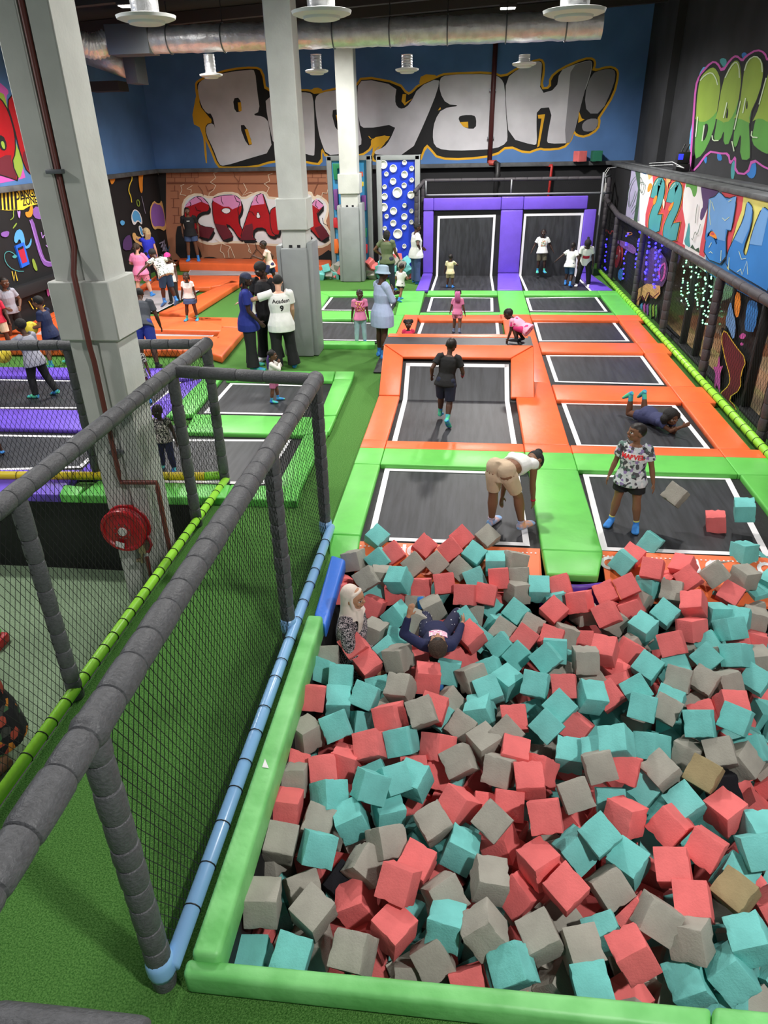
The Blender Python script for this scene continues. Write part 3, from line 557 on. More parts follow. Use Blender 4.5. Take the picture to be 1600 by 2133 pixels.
for y0, y1, w in ((Y1b, Y2, 'beside the lying girl'), (Y2b, Y3, 'second from the lying girl'), (Y3b, Y4, 'farthest of the orange ones by the lime tube')):
    pad(RC(XE, XF, y0+.005, y1-.005), ORANGE, 'orange side pad %s' % w if 'far' not in w else 'orange side pad, '+w, group=G)
for y0, y1, w in ((Y2, Y2b, 'just behind the lying girl'), (Y3, Y3b, 'second behind the lying girl')):
    pad(RC(XD, XE-.005, y0, y1), ORANGE, 'orange cross pad %s' % w, group=G); pad(RC(XE, XF+.1, y0, y1), ORANGE, 'orange corner pad at the lime tube, %s' % w, group=G)
two_r = ((XD, XE+.1, 'right of the crawling child'), )
pad(RC(XD, XE, Y4, Y4s), ORANGE, 'orange far cross pad right of the crawling child', group=G); pad(RC(XD, XE, Y4s+.003, Y4b), GREEN, 'thin green cross pad in front of the right green trampoline', group=G)
pad(RC(XC-.1, XD-.01, Y4, Y4s), ORANGE, 'orange centre square behind the crawling child', group=G)
pad(RC(XE+.005, XF+.15, Y4, Y4s), ORANGE, 'orange far corner pad at the lime tube', group=G)
pad(Q(PT, (876, 667), (1049, 667), (1047, 656), (866, 656)), ORANGE, 'orange strip behind the little girl in red', group=G)
pad(Q(PT, (874, 655), (1047, 654.5), (1047, 650), (875, 650.5)), GREEN, 'thin green strip behind the girl in pink from the back', group=G)
pad(Q(PT, (824, 698), (862, 698), (872, 656), (843, 655)), ORANGE, 'orange pad left of the little girl in red', group=G)
pad(RC(.79, XD, Y4s+.006, Y5b), GREEN, 'green middle pad between the two green trampolines before the purple wall', group=G)
pad(RC(XE+.02, XF+.12, Y4s+.006, Y5), GREEN, 'green side pad below the fairy lights', group=G)
pad(RC(XE+.02, XF+.1, Y5+.005, Y5b), GREEN, 'green corner pad at the foot of the right purple post', group=G)
pad(RC(-1.14, .785, Y5, Y5b), GREEN, 'green strip in front of the left purple wall', group=G); pad(RC(XD+.005, XE+.015, Y5, Y5b), GREEN, 'green strip in front of the right purple wall', group=G)
pad(Q(PT, (824, 655.5), (873, 655), (885, 606), (836, 606)), GREEN, 'green pad with the running toddler', group=G)
pad(Q(PT, (802, 701), (823, 699), (842, 656), (818, 656)), GREEN, 'green pad behind the woman in the bucket hat', group=G)
# block of green trampolines left of the woman in the hat
pad(Q(PT, (684, 615), (834, 615), (835, 606), (658, 606)), GREEN, 'green back pad of the trampolines behind the boy in the pink shirt', group=G)
pad(Q(PT, (640, 664), (815, 664), (822, 648), (640, 647)), GREEN, 'green cross pad behind the boy in the pink shirt', group=G)
pad(Q(PT, (640, 647), (664, 647), (685, 616), (657, 606)), GREEN, 'green left pad beside the grey column wrap', group=G)
pad(Q(PT, (640, 717), (781, 718), (781, 710), (640, 709)), GREEN, 'green front edge pad below the boy in the pink shirt', t=.12, group=G)
# purple wall
YW = 23.2
def wall_pad(x0, x1, z0, z1, label):
    pad([Vector((x0, YW-.1, z0)), Vector((x1, YW-.1, z0)), Vector((x1, YW-.1, z1)), Vector((x0, YW-.1, z1))], PURPLE, label, group='purple wall pads', t=.1)
def wall_pad2(x0, x1, z0, z1, label):
    m = MB(); m.box((x0, YW-.12, z0), (x1, YW, z1)); o = m.build('upright_pad', PURPLE, None, bevel=.025, bseg=3, loc=((x0+x1)/2, YW, z0)); tag(o, label, 'pad', 'purple wall pads')
wall_pad2(-1.46, -1.15, .12, 1.93, 'purple upright pad at the left of the trampoline wall'); wall_pad2(.88, 1.53, .12, 1.93, 'purple upright pad between the two wall trampolines'); wall_pad2(3.33, 3.68, .12, 1.93, 'purple upright pad at the right of the trampoline wall')
wall_pad2(-1.46, -1.15, 1.945, 2.29, 'purple square at the top left of the trampoline wall'); wall_pad2(-1.145, .87, 1.945, 2.29, 'wrinkled purple bar above the left wall trampoline'); wall_pad2(.88, 1.53, 1.945, 2.3, 'purple square between the two top bars'); wall_pad2(1.54, 3.4, 1.945, 2.3, 'wrinkled purple bar above the right wall trampoline')
def slope(x0, x1, x2, x3, label): pad([Vector((x0, 20.55, PT)), Vector((x1, 20.55, PT)), Vector((x3, YW-.15, PT+.03)), Vector((x2, YW-.15, PT+.03))], PURPLE, label, group='purple wall pads')
slope(-1.5, -1.15, -1.46, -1.15, 'purple floor pad at the foot of the left upright'); slope(.8, 1.5, .88, 1.53, 'purple floor pad between the wall trampolines'); slope(3.42, 3.95, 3.33, 3.68, 'purple floor pad at the foot of the right upright')
# ------------------------------------------------------------------ trampolines
def bed(label, poly, line, matr=BEDM, group='trampoline beds', z=.03, lw=.07, name='trampoline'):
    """poly: outer corners of the whole sheet, line: corners of the white border line (outer edge)"""
    poly = [Vector((max(p.x, WALLL+.1), p.y, p.z)) for p in poly]; line = [Vector((max(p.x, WALLL+.1), p.y, p.z)) for p in line]
    c = sum(poly, Vector())/len(poly)
    r = empty(name, c, label, 'trampoline', group)
    m = MB(); n = Vector((0, 0, 1))
    if len(poly) == 4: n = (poly[1]-poly[0]).cross(poly[3]-poly[0]).normalized(); n = -n if n.z < 0 and abs(n.z) > .1 else n
    m.prism(poly, [p-n*.02 for p in poly]); e = m.build('spring_cover', GAP, r); fixnormals(e)
    off = n*.006; L = [p+off for p in line]; cc = sum(L, Vector())/len(L)
    ins = []
    for i, p in enumerate(L):
        a = (L[i-1]-p).normalized(); b = (L[(i+1) % len(L)]-p).normalized(); ins.append(p+(a+b)*lw)
    m = MB(); m.poly([p+n*.001 for p in L]); b = m.build('bed', matr, r)
    m = MB()
    for i in range(len(L)):
        j = (i+1) % len(L); m.quad(L[i]+n*.004, L[j]+n*.004, ins[j]+n*.004, ins[i]+n*.004)
    m.build('border_line', LINE, r); return r
def bedrect(label, x0, x1, y0, y1, px, **k):
    z = .03
    return bed(label, RC(x0, x1, y0, y1, z), Q(z, *px), **k)
bedrect('black trampoline with the bending girl, nearest the pit on the left', XB-.03, XC+.05, 6.585, Y1+.05, [(766, 1126), (1104, 1139), (1081, 985), (802, 977)])
bedrect('black trampoline with the boy in the printed shirt', XD-.03, XE+.05, 6.585, Y1+.05, [(1253, 1148), (1606, 1161), (1520, 996), (1214, 989)])
bedrect('black trampoline under the girl lying on her front', XD-.03, XE+.03, Y1b-.05, Y2+.05, [(1202, 931), (1481, 938), (1406, 844), (1169, 840)])
bedrect('black trampoline second behind the lying girl', XD-.03, XE+.03, Y2b-.05, Y3+.05, [(1156, 797), (1384, 803), (1339, 742), (1137, 741)])
bedrect('black trampoline right of the crawling child', XD-.03, XE+.03, Y3b-.05, Y4+.05, [(1123, 712), (1312, 712), (1280, 671), (1112, 672)])
bedrect('black trampoline under the small girl with pink braids', -1.75, .8, 12.9, Y4+.1, [(868, 700), (1041, 698), (1038, 670), (879, 670)])
bedrect('black trampoline before the left purple wall', -1.2, .82, Y4b-.03, Y5+.05, [(889, 650), (1028, 650), (1027, 621), (898, 620)])
bedrect('black trampoline before the right purple wall', XD-.03, XE+.05, Y4b-.03, Y5+.05, [(1104, 649), (1266, 650), (1243, 619), (1095, 621)])
bed('far black trampoline behind the boy in the pink shirt', Q(.03, (655, 650), (815, 650), (835, 613), (680, 613)), Q(.03, (668, 647), (811, 648), (825, 619), (690, 619)))
bed('black trampoline the boy in the pink shirt stands on', Q(.03, (636, 713), (793, 714), (816, 662), (636, 662)), Q(.03, (630, 709), (792, 711), (805, 674), (640, 671)))
# wall trampolines: floor part and wall part of each
for k, (x0, x1, px, lab) in enumerate(((-1.15, .88, [(898, 603), (1030, 604), (1033, 447), (912, 450)], 'left wall trampoline of the purple wall with the small boy in yellow'), (1.53, 3.33, [(1094, 603), (1230, 601), (1216, 443), (1092, 445)], 'right wall trampoline of the purple wall with three children'))):
    yk = YW-.02
    r = empty('angled_trampoline', ((x0+x1)/2, yk, 0), lab, 'trampoline', 'purple wall trampolines')
    m = MB(); m.box((x0-.05, 20.5, .0), (x1+.05, yk, .03)); m.box((x0-.05, yk, 0), (x1+.05, yk+.03, 2.0)); m.build('spring_cover', GAP, r)
    fl0, fl1 = onz(*px[0], .03), onz(*px[1], .03); tl, tr = ony(*px[3], yk), ony(*px[2], yk); w = .07
    fl0.y = fl1.y = 20.55; k0 = Vector((tl.x-.03, yk-.02, .036)); k1 = Vector((tr.x-.02, yk-.02, .036))
    f = .038
    m = MB(); m.quad(Vector((fl0.x, 20.55, .036)), Vector((fl1.x, 20.55, .036)), k1, k0); m.quad(Vector((k0.x, yk-.012, .03)), Vector((k1.x, yk-.012, .03)), tr+Vector((0, -.012, 0)), tl+Vector((0, -.012, 0))); m.build('bed', BEDM, r)
    m = MB(); d = Vector((0, -.02, 0))
    m.quad(Vector((fl0.x, 20.55, .042)), Vector((fl0.x+w, 20.55, .042)), k0+Vector((w, 0, .006)), k0+Vector((0, 0, .006))); m.quad(Vector((fl1.x-w, 20.55, .042)), Vector((fl1.x, 20.55, .042)), k1+Vector((0, 0, .006)), k1+Vector((-w, 0, .006)))
    m.quad(k0+d, k0+d+Vector((w, 0, 0)), tl+d+Vector((w, 0, 0)), tl+d); m.quad(k1+d-Vector((w, 0, 0)), k1+d, tr+d, tr+d-Vector((w, 0, 0))); m.quad(tl+d-Vector((0, 0, w)), tr+d-Vector((0, 0, w)), tr+d, tl+d)
    m.build('border_line', LINE, r)
# ------------------------------------------------------------------ ramp box with the running boy
YB0, YB1, ZB = 11.35, 12.25, .74
r = empty('ramp_trampoline', (-.2, 11, 0), 'large orange edged black trampoline whose far end ramps up, with the running boy', 'trampoline')
XR = 1.15
m = MB(); m.box((XA-.02, YB1-.02, 0), (XR, YB1+.75, ZB-.03)); m.add([(XA-.02, YB0, 0), (XR, YB0, 0), (XR, YB1, 0), (XA-.02, YB1, 0), (XR, YB1, ZB-.24), (XA-.02, YB1, ZB-.24)], [(0, 1, 2, 3), (0, 5, 4, 1), (1, 4, 2), (0, 3, 5), (3, 2, 4, 5)])
b = m.build('box_cover', BLACKV, r); fixnormals(b)
def rp(name, top, t=.07, matr=ORANGE):
    top = [Vector(p) for p in top]; n = (top[1]-top[0]).cross(top[3]-top[0]).normalized()
    if n.z < 0: top = top[::-1]; n = -n
    m = MB(); m.prism(top, [p-n*t for p in top]); o = m.build(name, matr, r, bevel=.02, bseg=3); fixnormals(o); return o
zi = lambda y: PT + (ZB-PT)*max(0, (y-YB0))/(YB1-YB0)
def onramp(u, v, zb):
    d = ray(u, v); sl = (ZB-zb if zb > .05 else ZB-.14)/(YB1-YB0)
    # z = zb + sl*(y-YB0)
    t = (zb+sl*(0-YB0)-EYE)/(d.z-sl*d.y); return EYEP+d*t
yt = onramp(950, 745, PT).y
rp('side_pad', [(XA, Y1b, PT), (XB, Y1b, PT), (XB, YB0, PT), (XA, YB0, PT)])
rp('ramp_pad', [(XA, YB0+.01, PT), (XB, YB0+.01, PT), (XB, yt, zi(yt)), (XA, YB1, ZB)])
rp('ramp_pad', [(.76, YB0+.01, PT), (XR, YB0+.01, PT), (XR, YB1, ZB), (.76, yt, zi(yt))])
rp('top_pad', [(XB, yt, zi(yt)), (.76, yt, zi(yt)), (XR, YB1, ZB+.01), (XA, YB1, ZB+.01)])
rp('platform_edge', [(XA, YB1+.62, ZB-.02), (XR-.05, YB1+.62, ZB-.02), (XR-.05, YB1+.78, ZB+.0), (XA, YB1+.78, ZB+.0)])
z = .03; ze = lambda y: z+(ZB-.14)*max(0, (y-YB0))/(YB1-YB0)
def bz(x, y, o=0): return Vector((x, y, ze(y)+o))
m = MB(); m.quad(bz(XB-.05, Y1b-.1, -.01), bz(XC+.1, Y1b-.1, -.01), bz(XC+.1, YB0, -.01), bz(XB-.05, YB0, -.01)); m.quad(bz(XB-.05, YB0, -.01), bz(XC+.1, YB0, -.01), bz(XC+.05, YB1, -.01), bz(XB-.05, YB1, -.01)); m.build('spring_cover', GAP, r)
L0, R0 = onz(816, 923, z), onz(1077, 929, z); _a, _b = onramp(846, 757, .03), onramp(1060, 759, .03); LT, RTp = _a.x, _b.x
yk = min(YB1-.05, _a.y); print('ramp', yt, yk, LT, RTp)
NY = 10
ys = [L0.y+(yk-L0.y)*i/NY for i in range(NY+1)] + [YB0]; ys = sorted(set(ys))
def lx(y): return L0.x+(LT-L0.x)*(y-L0.y)/(yk-L0.y)
def rx(y): return R0.x+(RTp-R0.x)*(y-L0.y)/(yk-L0.y)
m = MB(); q = MB()
for a, b2 in zip(ys[:-1], ys[1:]):
    m.quad(bz(lx(a), a, .004), bz(rx(a), a, .004), bz(rx(b2), b2, .004), bz(lx(b2), b2, .004))
    q.quad(bz(lx(a), a, .009), bz(lx(a)+.075, a, .009), bz(lx(b2)+.075, b2, .009), bz(lx(b2), b2, .009)); q.quad(bz(rx(a)-.075, a, .009), bz(rx(a), a, .009), bz(rx(b2), b2, .009), bz(rx(b2)-.075, b2, .009))
q.quad(bz(LT, yk-.06, .009), bz(RTp, yk-.06, .009), bz(RTp, yk, .009), bz(LT, yk, .009))
m.build('bed', BEDM, r); q.build('border_line', LINE, r)
# ------------------------------------------------------------------ left trampolines (purple and green) behind the netting
GL_ = 'left court pads'
def pq(label, matr, *px, t=.085, z=PT): return pad(Q(z, *px), matr, label, t=t, group=GL_)
pq('green back pad behind the small girl in white', GREEN, (470, 790), (693, 792), (698, 773), (476, 770))
pq('green corner pad nearest the bucket hat woman', GREEN, (695, 790), (734, 789), (739, 773), (699, 773))
pq('green pad on the left of the small girl in white', GREEN, (402, 862), (345, 866), (440, 768), (475, 771))
pq('green right pad of the far green trampoline', GREEN, (665, 864), (701, 863), (734, 790), (695, 791))
pq('green cross pad in front of the small girl in white', GREEN, (385, 899), (632, 905), (647, 868), (405, 862))
pq('green square at the right end of the cross pad behind the fence post', GREEN, (632, 904), (686, 898), (701, 865), (648, 868))
pq('long green right pad beside the turf walkway', GREEN, (575, 1014), (626, 1016), (683, 899), (633, 906))
pq('green front pad behind the grey handrail', GREEN, (470, 1038), (618, 1043), (627, 1013), (480, 1008), t=.12)
pq('green front pad behind the hose reel column', GREEN, (164, 1031), (470, 1037), (480, 1009), (205, 1000), t=.12)
pq('small green front pad beside the purple one', GREEN, (123, 1030), (163, 1031), (176, 1013), (130, 1008), t=.12)
pq('purple front pad below the yellow tube', PURPLE, (-120, 1022), (122, 1030), (168, 978), (-120, 978), t=.12)
pq('purple slanting pad behind the column', PURPLE, (169, 978), (205, 999), (380, 830), (323, 838))
pq('purple slanting pad behind the boy in the printed vest', PURPLE, (323, 838), (380, 830), (430, 787), (377, 797))
pq('purple back pad under the boy with the yellow ball', PURPLE, (-120, 781), (395, 788), (420, 767), (-120, 763))
pq('purple cross pad behind the crawling child', PURPLE, (-120, 888), (290, 897), (322, 856), (-120, 849))
bed('far purple edged trampoline with the boy in grey holding a ball', Q(.03, (-140, 860), (330, 862), (420, 785), (-140, 775)), Q(.03, (-130, 852), (318, 852), (378, 797), (-130, 789)))
bed('near purple edged trampoline with the crawling child at the left edge', Q(.03, (-140, 1000), (200, 1000), (330, 885), (-140, 880)), Q(.03, (-130, 985), (170, 976), (243, 910), (-130, 905)))
bed('far green edged trampoline with the small girl in white', Q(.03, (390, 872), (665, 875), (706, 788), (462, 786)), Q(.03, (424, 862), (632, 866), (670, 804), (480, 799)))
bed('near green edged trampoline with the boy in the printed vest', Q(.03, (225, 1012), (590, 1020), (650, 895), (345, 885)), Q(.03, (270, 1006), (551, 1010), (607, 917), (345, 916)))
# ------------------------------------------------------------------ orange dodgeball court
GO = 'orange court pads'
def po(label, *px, t=.16, z=.17): return pad(Q(z, *px), ORANGE, label, t=t, bev=.04, group=GO)
po('long orange front pad behind the grey handrail', (-140, 724), (437, 729), (462, 700), (-140, 694))
po('orange corner pad pointing at the three men', (432, 731), (462, 741), (544, 663), (511, 663), (0, 0)) if False else po('orange corner pad pointing at the three men', (432, 733), (462, 742), (512, 683), (462, 681))
po('orange pad end beside the man in the blue jersey', (464, 680), (514, 682), (542, 662), (381, 659))
po('orange cross pad under the girl in the white polo', (100, 680), (461, 689), (466, 662), (120, 652))
po('long orange pad along the green turf', (329, 651), (388, 657), (500, 588), (483, 583))
po('orange cross pad behind the children', (290, 597), (437, 597), (500, 574), (330, 572))
po('orange pad left of the men in front of the wrapped column', (437, 596), (498, 588), (600, 572), (500, 572))
po('orange back pad under the brown mural', (372, 547), (690, 553), (690, 541), (374, 537), t=.3, z=.3)
po('orange left pad beside the woman in pink', (255, 640), (290, 600), (374, 541), (345, 541))
po('orange left pad behind the boy in navy', (20, 690), (60, 694), (200, 610), (170, 610))
def grey(label, *px): return bed(label, Q(.05, *px), Q(.055, *px), matr=BEDG, group='grey court beds', lw=.02)
grey('pale grey court bed under the leaping boy', (80, 655), (329, 650), (430, 598), (270, 590)); grey('pale grey court bed behind the grey handrail', (60, 706), (440, 704), (462, 684), (100, 676)); grey('pale grey court bed below the brown mural', (390, 574), (640, 574), (680, 556), (400, 556))
# ------------------------------------------------------------------ foam pit edge
pad(Q(.18, (378, 2032), (1482, 2152), (1484, 2096), (389, 1993)), SCUFF, 'long green pad along the near side of the foam pit', t=.17, bev=.03, group='pit edge pads')
pad(Q(.2, (1485, 2150), (1760, 2182), (1750, 2118), (1487, 2092)), SCUFF, 'green pad at the near right corner of the foam pit', t=.19, bev=.03, group='pit edge pads')
pad(Q(.24, (396, 1988), (456, 1992), (673, 1281), (641, 1279)), SCUFF, 'long scuffed green pad along the left side of the foam pit', t=.23, bev=.03, group='pit edge pads')
pad(Q(.16, (654, 1279), (678, 1306), (720, 1164), (690, 1154)), BLUEV, 'blue block at the corner of the pit and the walkway', t=.15, bev=.03, group='pit edge pads')
m = MB(); m.poly(Q(.245, (546, 1598), (560, 1600), (552, 1580))); m.build('scuff_mark', LINE, next(o for o in COL.objects if o.get('label', '').startswith('long scuffed')))
# printed orange banners at the trampoline ends
for k, (x0, x1, lab, tx) in enumerate(((XB, .86, 'orange printed banner below the left near trampoline', [('NO', onz(848, 1149, .03), 0)]), (1.5, 4.0, 'orange printed banner below the right near trampoline', [('D', onz(1268, 1172, .02), PI), ('OT', onz(1474, 1180, .02), PI), ('O', onz(1597, 1185, .02), PI)]))):
    m = MB(); y0 = 6.6
    a = [Vector((x0, y0, .045)), Vector((x1, y0, .045)), Vector((x1, 5.98, -.14)), Vector((x0, 5.98, -.14))]
    m.prism(a, [p-Vector((0, 0, .03)) for p in a]); o = m.build('banner', mat('banner_orange', (240, 118, 66), .5), None, loc=a[0]); fixnormals(o); tag(o, lab, 'banner', 'pit edge banners')
    n = (a[1]-a[0]).cross(a[0]-a[3]).normalized(); ez = (a[0]-a[3]).normalized()
    for t, c, rot in tx:
        # drop the centre on the banner plane
        d = (c-EYEP); s = (a[0]-EYEP).dot(n)/d.dot(n); p = EYEP+d*s+n*.006
        e = Vector((1, 0, 0)) if rot == 0 else Vector((-1, 0, 0)); words(t, .24, p, e, ez if rot == 0 else -ez, LINE, o, bold=.008)
    q = MB()
    for i in range(int((x1-x0)/.045)):
        c = Vector((x0+.02+i*.045, y0-.07, 0)); c.z = a[0].z+(c.y-y0)*(a[0].z-a[3].z)/(y0-5.98)+.004; q.quad(c+Vector((-.009, -.008, -.001)), c+Vector((.009, -.008, -.001)), c+Vector((.009, .008, .002)), c+Vector((-.009, .008, .002)))
    q.build('dotted_line', LINE, o)
m = MB(); NX = 24; vs = []
for i in range(NX+1):
    x = XC-.02+(XD-.02-XC)*i/NX
    for j in range(7):
        zz = .02-.36*j/6; yy = 6.04-.05*j/6+.018*math.sin(i*1.1+j*.8)*(j/6)-.02*math.sin(PI*i/NX)*j/6
        vs.append((x, yy, zz-.05*math.sin(PI*i/NX)*(1-j/6)))
fs = [(i*7+j, i*7+j+1, (i+1)*7+j+1, (i+1)*7+j) for i in range(NX) for j in range(6)]
m.add(vs, fs); o = m.build('purple_sheet', mat('sheet_purple', (94, 52, 176), .45, bump=.25, bscale=9), None, smooth=True, loc=(XC, 6.1, 0)); sm = o.modifiers.new('thick', 'SOLIDIFY'); sm.thickness = .012
tag(o, 'purple vinyl sheet hanging below the wide green pad into the pit', 'sheet')
# ------------------------------------------------------------------ foam covered rails and netting
def foam(name, a, b, r, parent, matr=FOAM, seg=.24, elbow=True, jit=.25):
    a, b = Vector(a), Vector(b); L = (b-a).length; d = (b-a)/L; pos = [0.0]
    while pos[-1] < L-seg*.6: pos.append(min(L, pos[-1]+seg*(1+random.uniform(-jit, jit))))
    pos[-1] = L
    pts, rad = [], []
    for p0, p1 in zip(pos[:-1], pos[1:]):
        e = min(.02, (p1-p0)*.2); k = r*random.uniform(.95, 1.04)
        for s, f in ((0, .80), (e*.3, .93), (e*1.3, 1), ((p1-p0)*.5, 1.02), ((p1-p0)-e*1.3, 1), ((p1-p0)-e*.3, .93), ((p1-p0)-1e-3, .80)): pts.append(a+d*(p0+s)); rad.append(k*f)
    m = MB(); m.tube(pts, rad, 16); return m.build(name, matr, parent, smooth='angle')
def elbow(parent, c, r, matr=FOAM):
    m = MB(); m.ball(c, r*1.16); return m.build('corner_sleeve', matr, parent, smooth=True)
def net(parent, o, u, v, W, H, cell=.075, r=.0021, name='netting', matr=NET, sl=.5):
    """diamond netting in the rectangle o + s*u + t*v, 0<s<W, 0<t<H"""
    o = Vector(o); u = Vector(u).normalized(); v = Vector(v).normalized(); w = u.cross(v); m = MB()
    Hs = H*sl; cell *= .85
    for sg in (1, -1):
        k = -Hs if sg == 1 else 0
        while k < (W if sg == 1 else W+Hs):
            t0, t1 = 0.0, Hs
            if sg == 1: t0 = max(t0, -k); t1 = min(t1, W-k)
            else: t0 = max(t0, k-W); t1 = min(t1, k)
            if t1-t0 > .01:
                p = o+u*(k+sg*t0)+v*(t0/sl); q = o+u*(k+sg*t1)+v*(t1/sl); d = (q-p).normalized(); n = d.cross(w)
                vs = []
                for c in (p, q):
                    for ang in (0, 2.094, 4.189): vs.append(c+n*(r*math.cos(ang))+w*(r*math.sin(ang)))
                m.add(vs, [(0, 1, 4, 3), (1, 2, 5, 4), (2, 0, 3, 5)])
            k += cell
    return m.build(name, matr, parent)
def ties(parent, a, b, r, n, matr, name='cable_tie', tail=0):
    a, b = Vector(a), Vector(b); d = (b-a).normalized()
    for i in range(n):
        c = a+(b-a)*((i+.5+random.uniform(-.2, .2))/n); m = MB(); x = Vector((0, 0, 1)).cross(d)
        if x.length < .1: x = Vector((1, 0, 0))
        x.normalize(); y = d.cross(x)
        ring = [c+x*(r*math.cos(t*PI/6))+y*(r*math.sin(t*PI/6)) for t in range(13)]
        m.tube(ring, .004, 5, cap=False); m.build(name, matr, parent, smooth=True)
TIE = mat('tie_black', (20, 20, 24), .5)
RT_ = 1.86; FX = -1.49
f = empty('netting_fence', (FX, 4, 0), 'grey foam rail fence with black netting and light blue bottom tube along the foam pit', 'fence')
P = [(FX, 1.97), (FX, 4.89), (FX, 6.67)]
foam('top_rail', (FX, 1.05, RT_), (FX, 6.67, RT_), .078, f)
for i, (x, y) in enumerate(P): foam('post', (x, y, .0), (x, y, RT_-.05), .066, f, FOAM, .17)
elbow(f, (FX, 6.67, RT_), .075); elbow(f, (FX, 1.97, RT_), .074)
LB = mat('tube_light_blue', (138, 186, 232), .3, coat=.3); LY = mat('tube_lime', (158, 232, 62), .4); YL = mat('tube_yellow', (240, 214, 40), .4)
m = MB(); m.tube([(FX+.06, 1.97, .17), (FX+.055, 4.3, .165), (FX+.06, 6.67, .17)], .047, 16); m.build('bottom_tube', LB, f, smooth=True)
for y in (1.97, 4.89, 6.67):
    m = MB(); m.tube([(FX, y, .10), (FX+.004, y, .14), (FX, y, .2), (FX+.003, y, .255)], [.066, .076, .074, .066], 16); m.build('blue_wrap', LB, f, smooth=True)
net(f, (FX+.02, 1.97, .2), (0, 1, 0), (0, 0, 1), 4.7, RT_-.2, .066, .0024)
ties(f, (FX+.06, 2.1, .17), (FX+.06, 6.5, .17), .051, 16, TIE)
# cross rail and the fence between the walkway and the lower floor
LXF = -3.07
g = empty('netting_fence', (LXF, 5, 0), 'foam rail fence with lime bottom tube between the turf walkway and lower floor', 'fence')
foam('top_rail', (LXF, 2.6, RT_), (LXF, 7.98, RT_), .074, g)
for y in (4.02, 6.88, 7.95): foam('post', (LXF, y, .0), (LXF, y, RT_-.05), .062, g, FOAM, .2)
elbow(g, (LXF, 7.97, RT_), .07)
m = MB(); m.tube([(LXF+.02, 2.2, .1), (LXF+.02, 7.97, .1)], .045, 14); m.build('bottom_tube', LY, g, smooth=True)
ties(g, (LXF+.02, 3.2, .1), (LXF+.02, 7.8, .1), .049, 26, TIE)
net(g, (LXF-.02, 2.6, .12), (0, 1, 0), (0, 0, 1), 5.35, RT_-.12, .075, .0024)
cr = empty('cross_rail', (-2.3, 6.8, RT_), 'grey foam bar across the end of the turf walkway joining both fences', 'rail')
foam('rail_sleeve', (LXF+.06, 6.88, RT_+.0), (FX-.06, 6.68, RT_), .064, cr, FOAM, .36)
h = empty('netting_fence', (-5, SK, 0), 'grey foam rail fence with yellow bottom tube in front of the purple trampolines', 'fence')
foam('top_rail', (-9.5, SK+.02, RT_), (LXF-.05, 7.97, RT_), .062, h)
for x in (-4.78, -6.9): foam('post', (x, SK+.02+(x+9.5)*.07, -.15), (x, SK+.02+(x+9.5)*.07, RT_-.05), .056, h, FOAM, .2)
m = MB(); m.tube([(-9.5, SK+.03, .14), (LXF-.25, 7.92, .14)], .055, 14); m.build('bottom_tube', YL, h, smooth=True)
m = MB(); m.tube([(LXF-.25, 7.92, .14), (LXF-.02, 7.97, .14)], .056, 14); m.build('tube_end', LY, h, smooth=True)
ties(h, (-9, SK+.06, .14), (LXF-.3, 7.9, .14), .058, 22, TIE)
d_ = Vector((6.43, .44, 0)).normalized(); net(h, (-9.5, SK+.02, .16), d_, (0, 0, 1), 6.4, RT_-.16, .075, .0026)
nr = empty('cross_rail', (-1.7, .6, 1.85), 'grey foam handrail crossing the bottom left corner of the photo', 'rail')
foam('rail_sleeve', onz(-260, 2116, 1.85), onz(300, 2180, 1.85), .068, nr, FOAM, .3); foam('post', onz(-60, 2125, 1.85)-Vector((0, 0, 1.85)), onz(-60, 2125, 1.85)-Vector((0, 0, .05)), .06, nr, FOAM, .2)
# right hand fence
RX = 4.2
k = empty('netting_fence', (RX, 15, 0), 'long dark foam rail fence with black netting and lime bottom tube before the mural corridor', 'fence')
ZR = 1.83
foam('top_rail', (RX, 8.0, ZR), (RX, 22.46, ZR), .075, k, FOAMD, .42); foam('top_rail', (RX, 22.46, ZR), (RX, 24.9, 2.1), .07, k, FOAMD, .42)
for y, zt in ((9.82, ZR), (12.78, ZR), (15.83, ZR), (18.93, ZR), (22.46, ZR), (24.6, 2.75)): foam('post', (RX, y, 0), (RX, y, zt-.04), .075, k, FOAMD, .2, jit=.12)
m = MB(); m.tube([(4.08, 7.6, .12), (4.08, 16, .12), (4.05, 23.6, .12)], .058, 14); m.build('bottom_tube', LY, k, smooth=True)
ties(k, (4.08, 7.7, .12), (4.06, 23.4, .12), .062, 60, TIE)
net(k, (RX, 7.8, .1), (0, 1, 0), (0, 0, 1), 16.8, ZR-.1, .11, .0022)
# net frame over the purple wall
c = empty('net_frame', (1, YW, 0), 'grey pipe frame with black netting standing over the purple trampoline wall', 'frame')
ZT, ZL = 2.76, 2.36
foam('top_rail', (-1.45, YW+.15, ZT), (3.75, YW+.15, ZT), .05, c, FOAMD, .4); foam('corner_rail', (-1.45, YW+.15, ZT), (-1.72, YW-.35, ZT-.28), .06, c, FOAMD, .3)
foam('post', (-1.66, YW-.2, 0), (-1.66, YW-.2, ZT-.2), .07, c, FOAMD, .2, jit=.12); foam('post', (-1.5, YW+.1, 0), (-1.5, YW+.1, ZT), .065, c, FOAMD, .2, jit=.12)
for a, b, rr in (((-1.4, YW+.1, ZL), (3.78, YW+.1, ZL), .03), ((1.15, YW+.1, ZL), (1.15, YW+.1, ZT), .022), ((3.8, YW+.1, 0), (3.8, YW+.1, ZT+.15), .03), ((3.8, YW+.1, ZL), (4.2, YW+.9, ZL-.05), .035), ((3.8, YW+.1, ZT), (4.2, YW+1.3, ZT), .03), ((-1.4, YW+.1, ZL), (-1.4, YW+.1, ZT), .025)):
    m = MB(); m.tube([a, b], rr, 10); m.build('pipe', mat('pipe_grey', (150, 152, 156), .5), c, smooth=True)
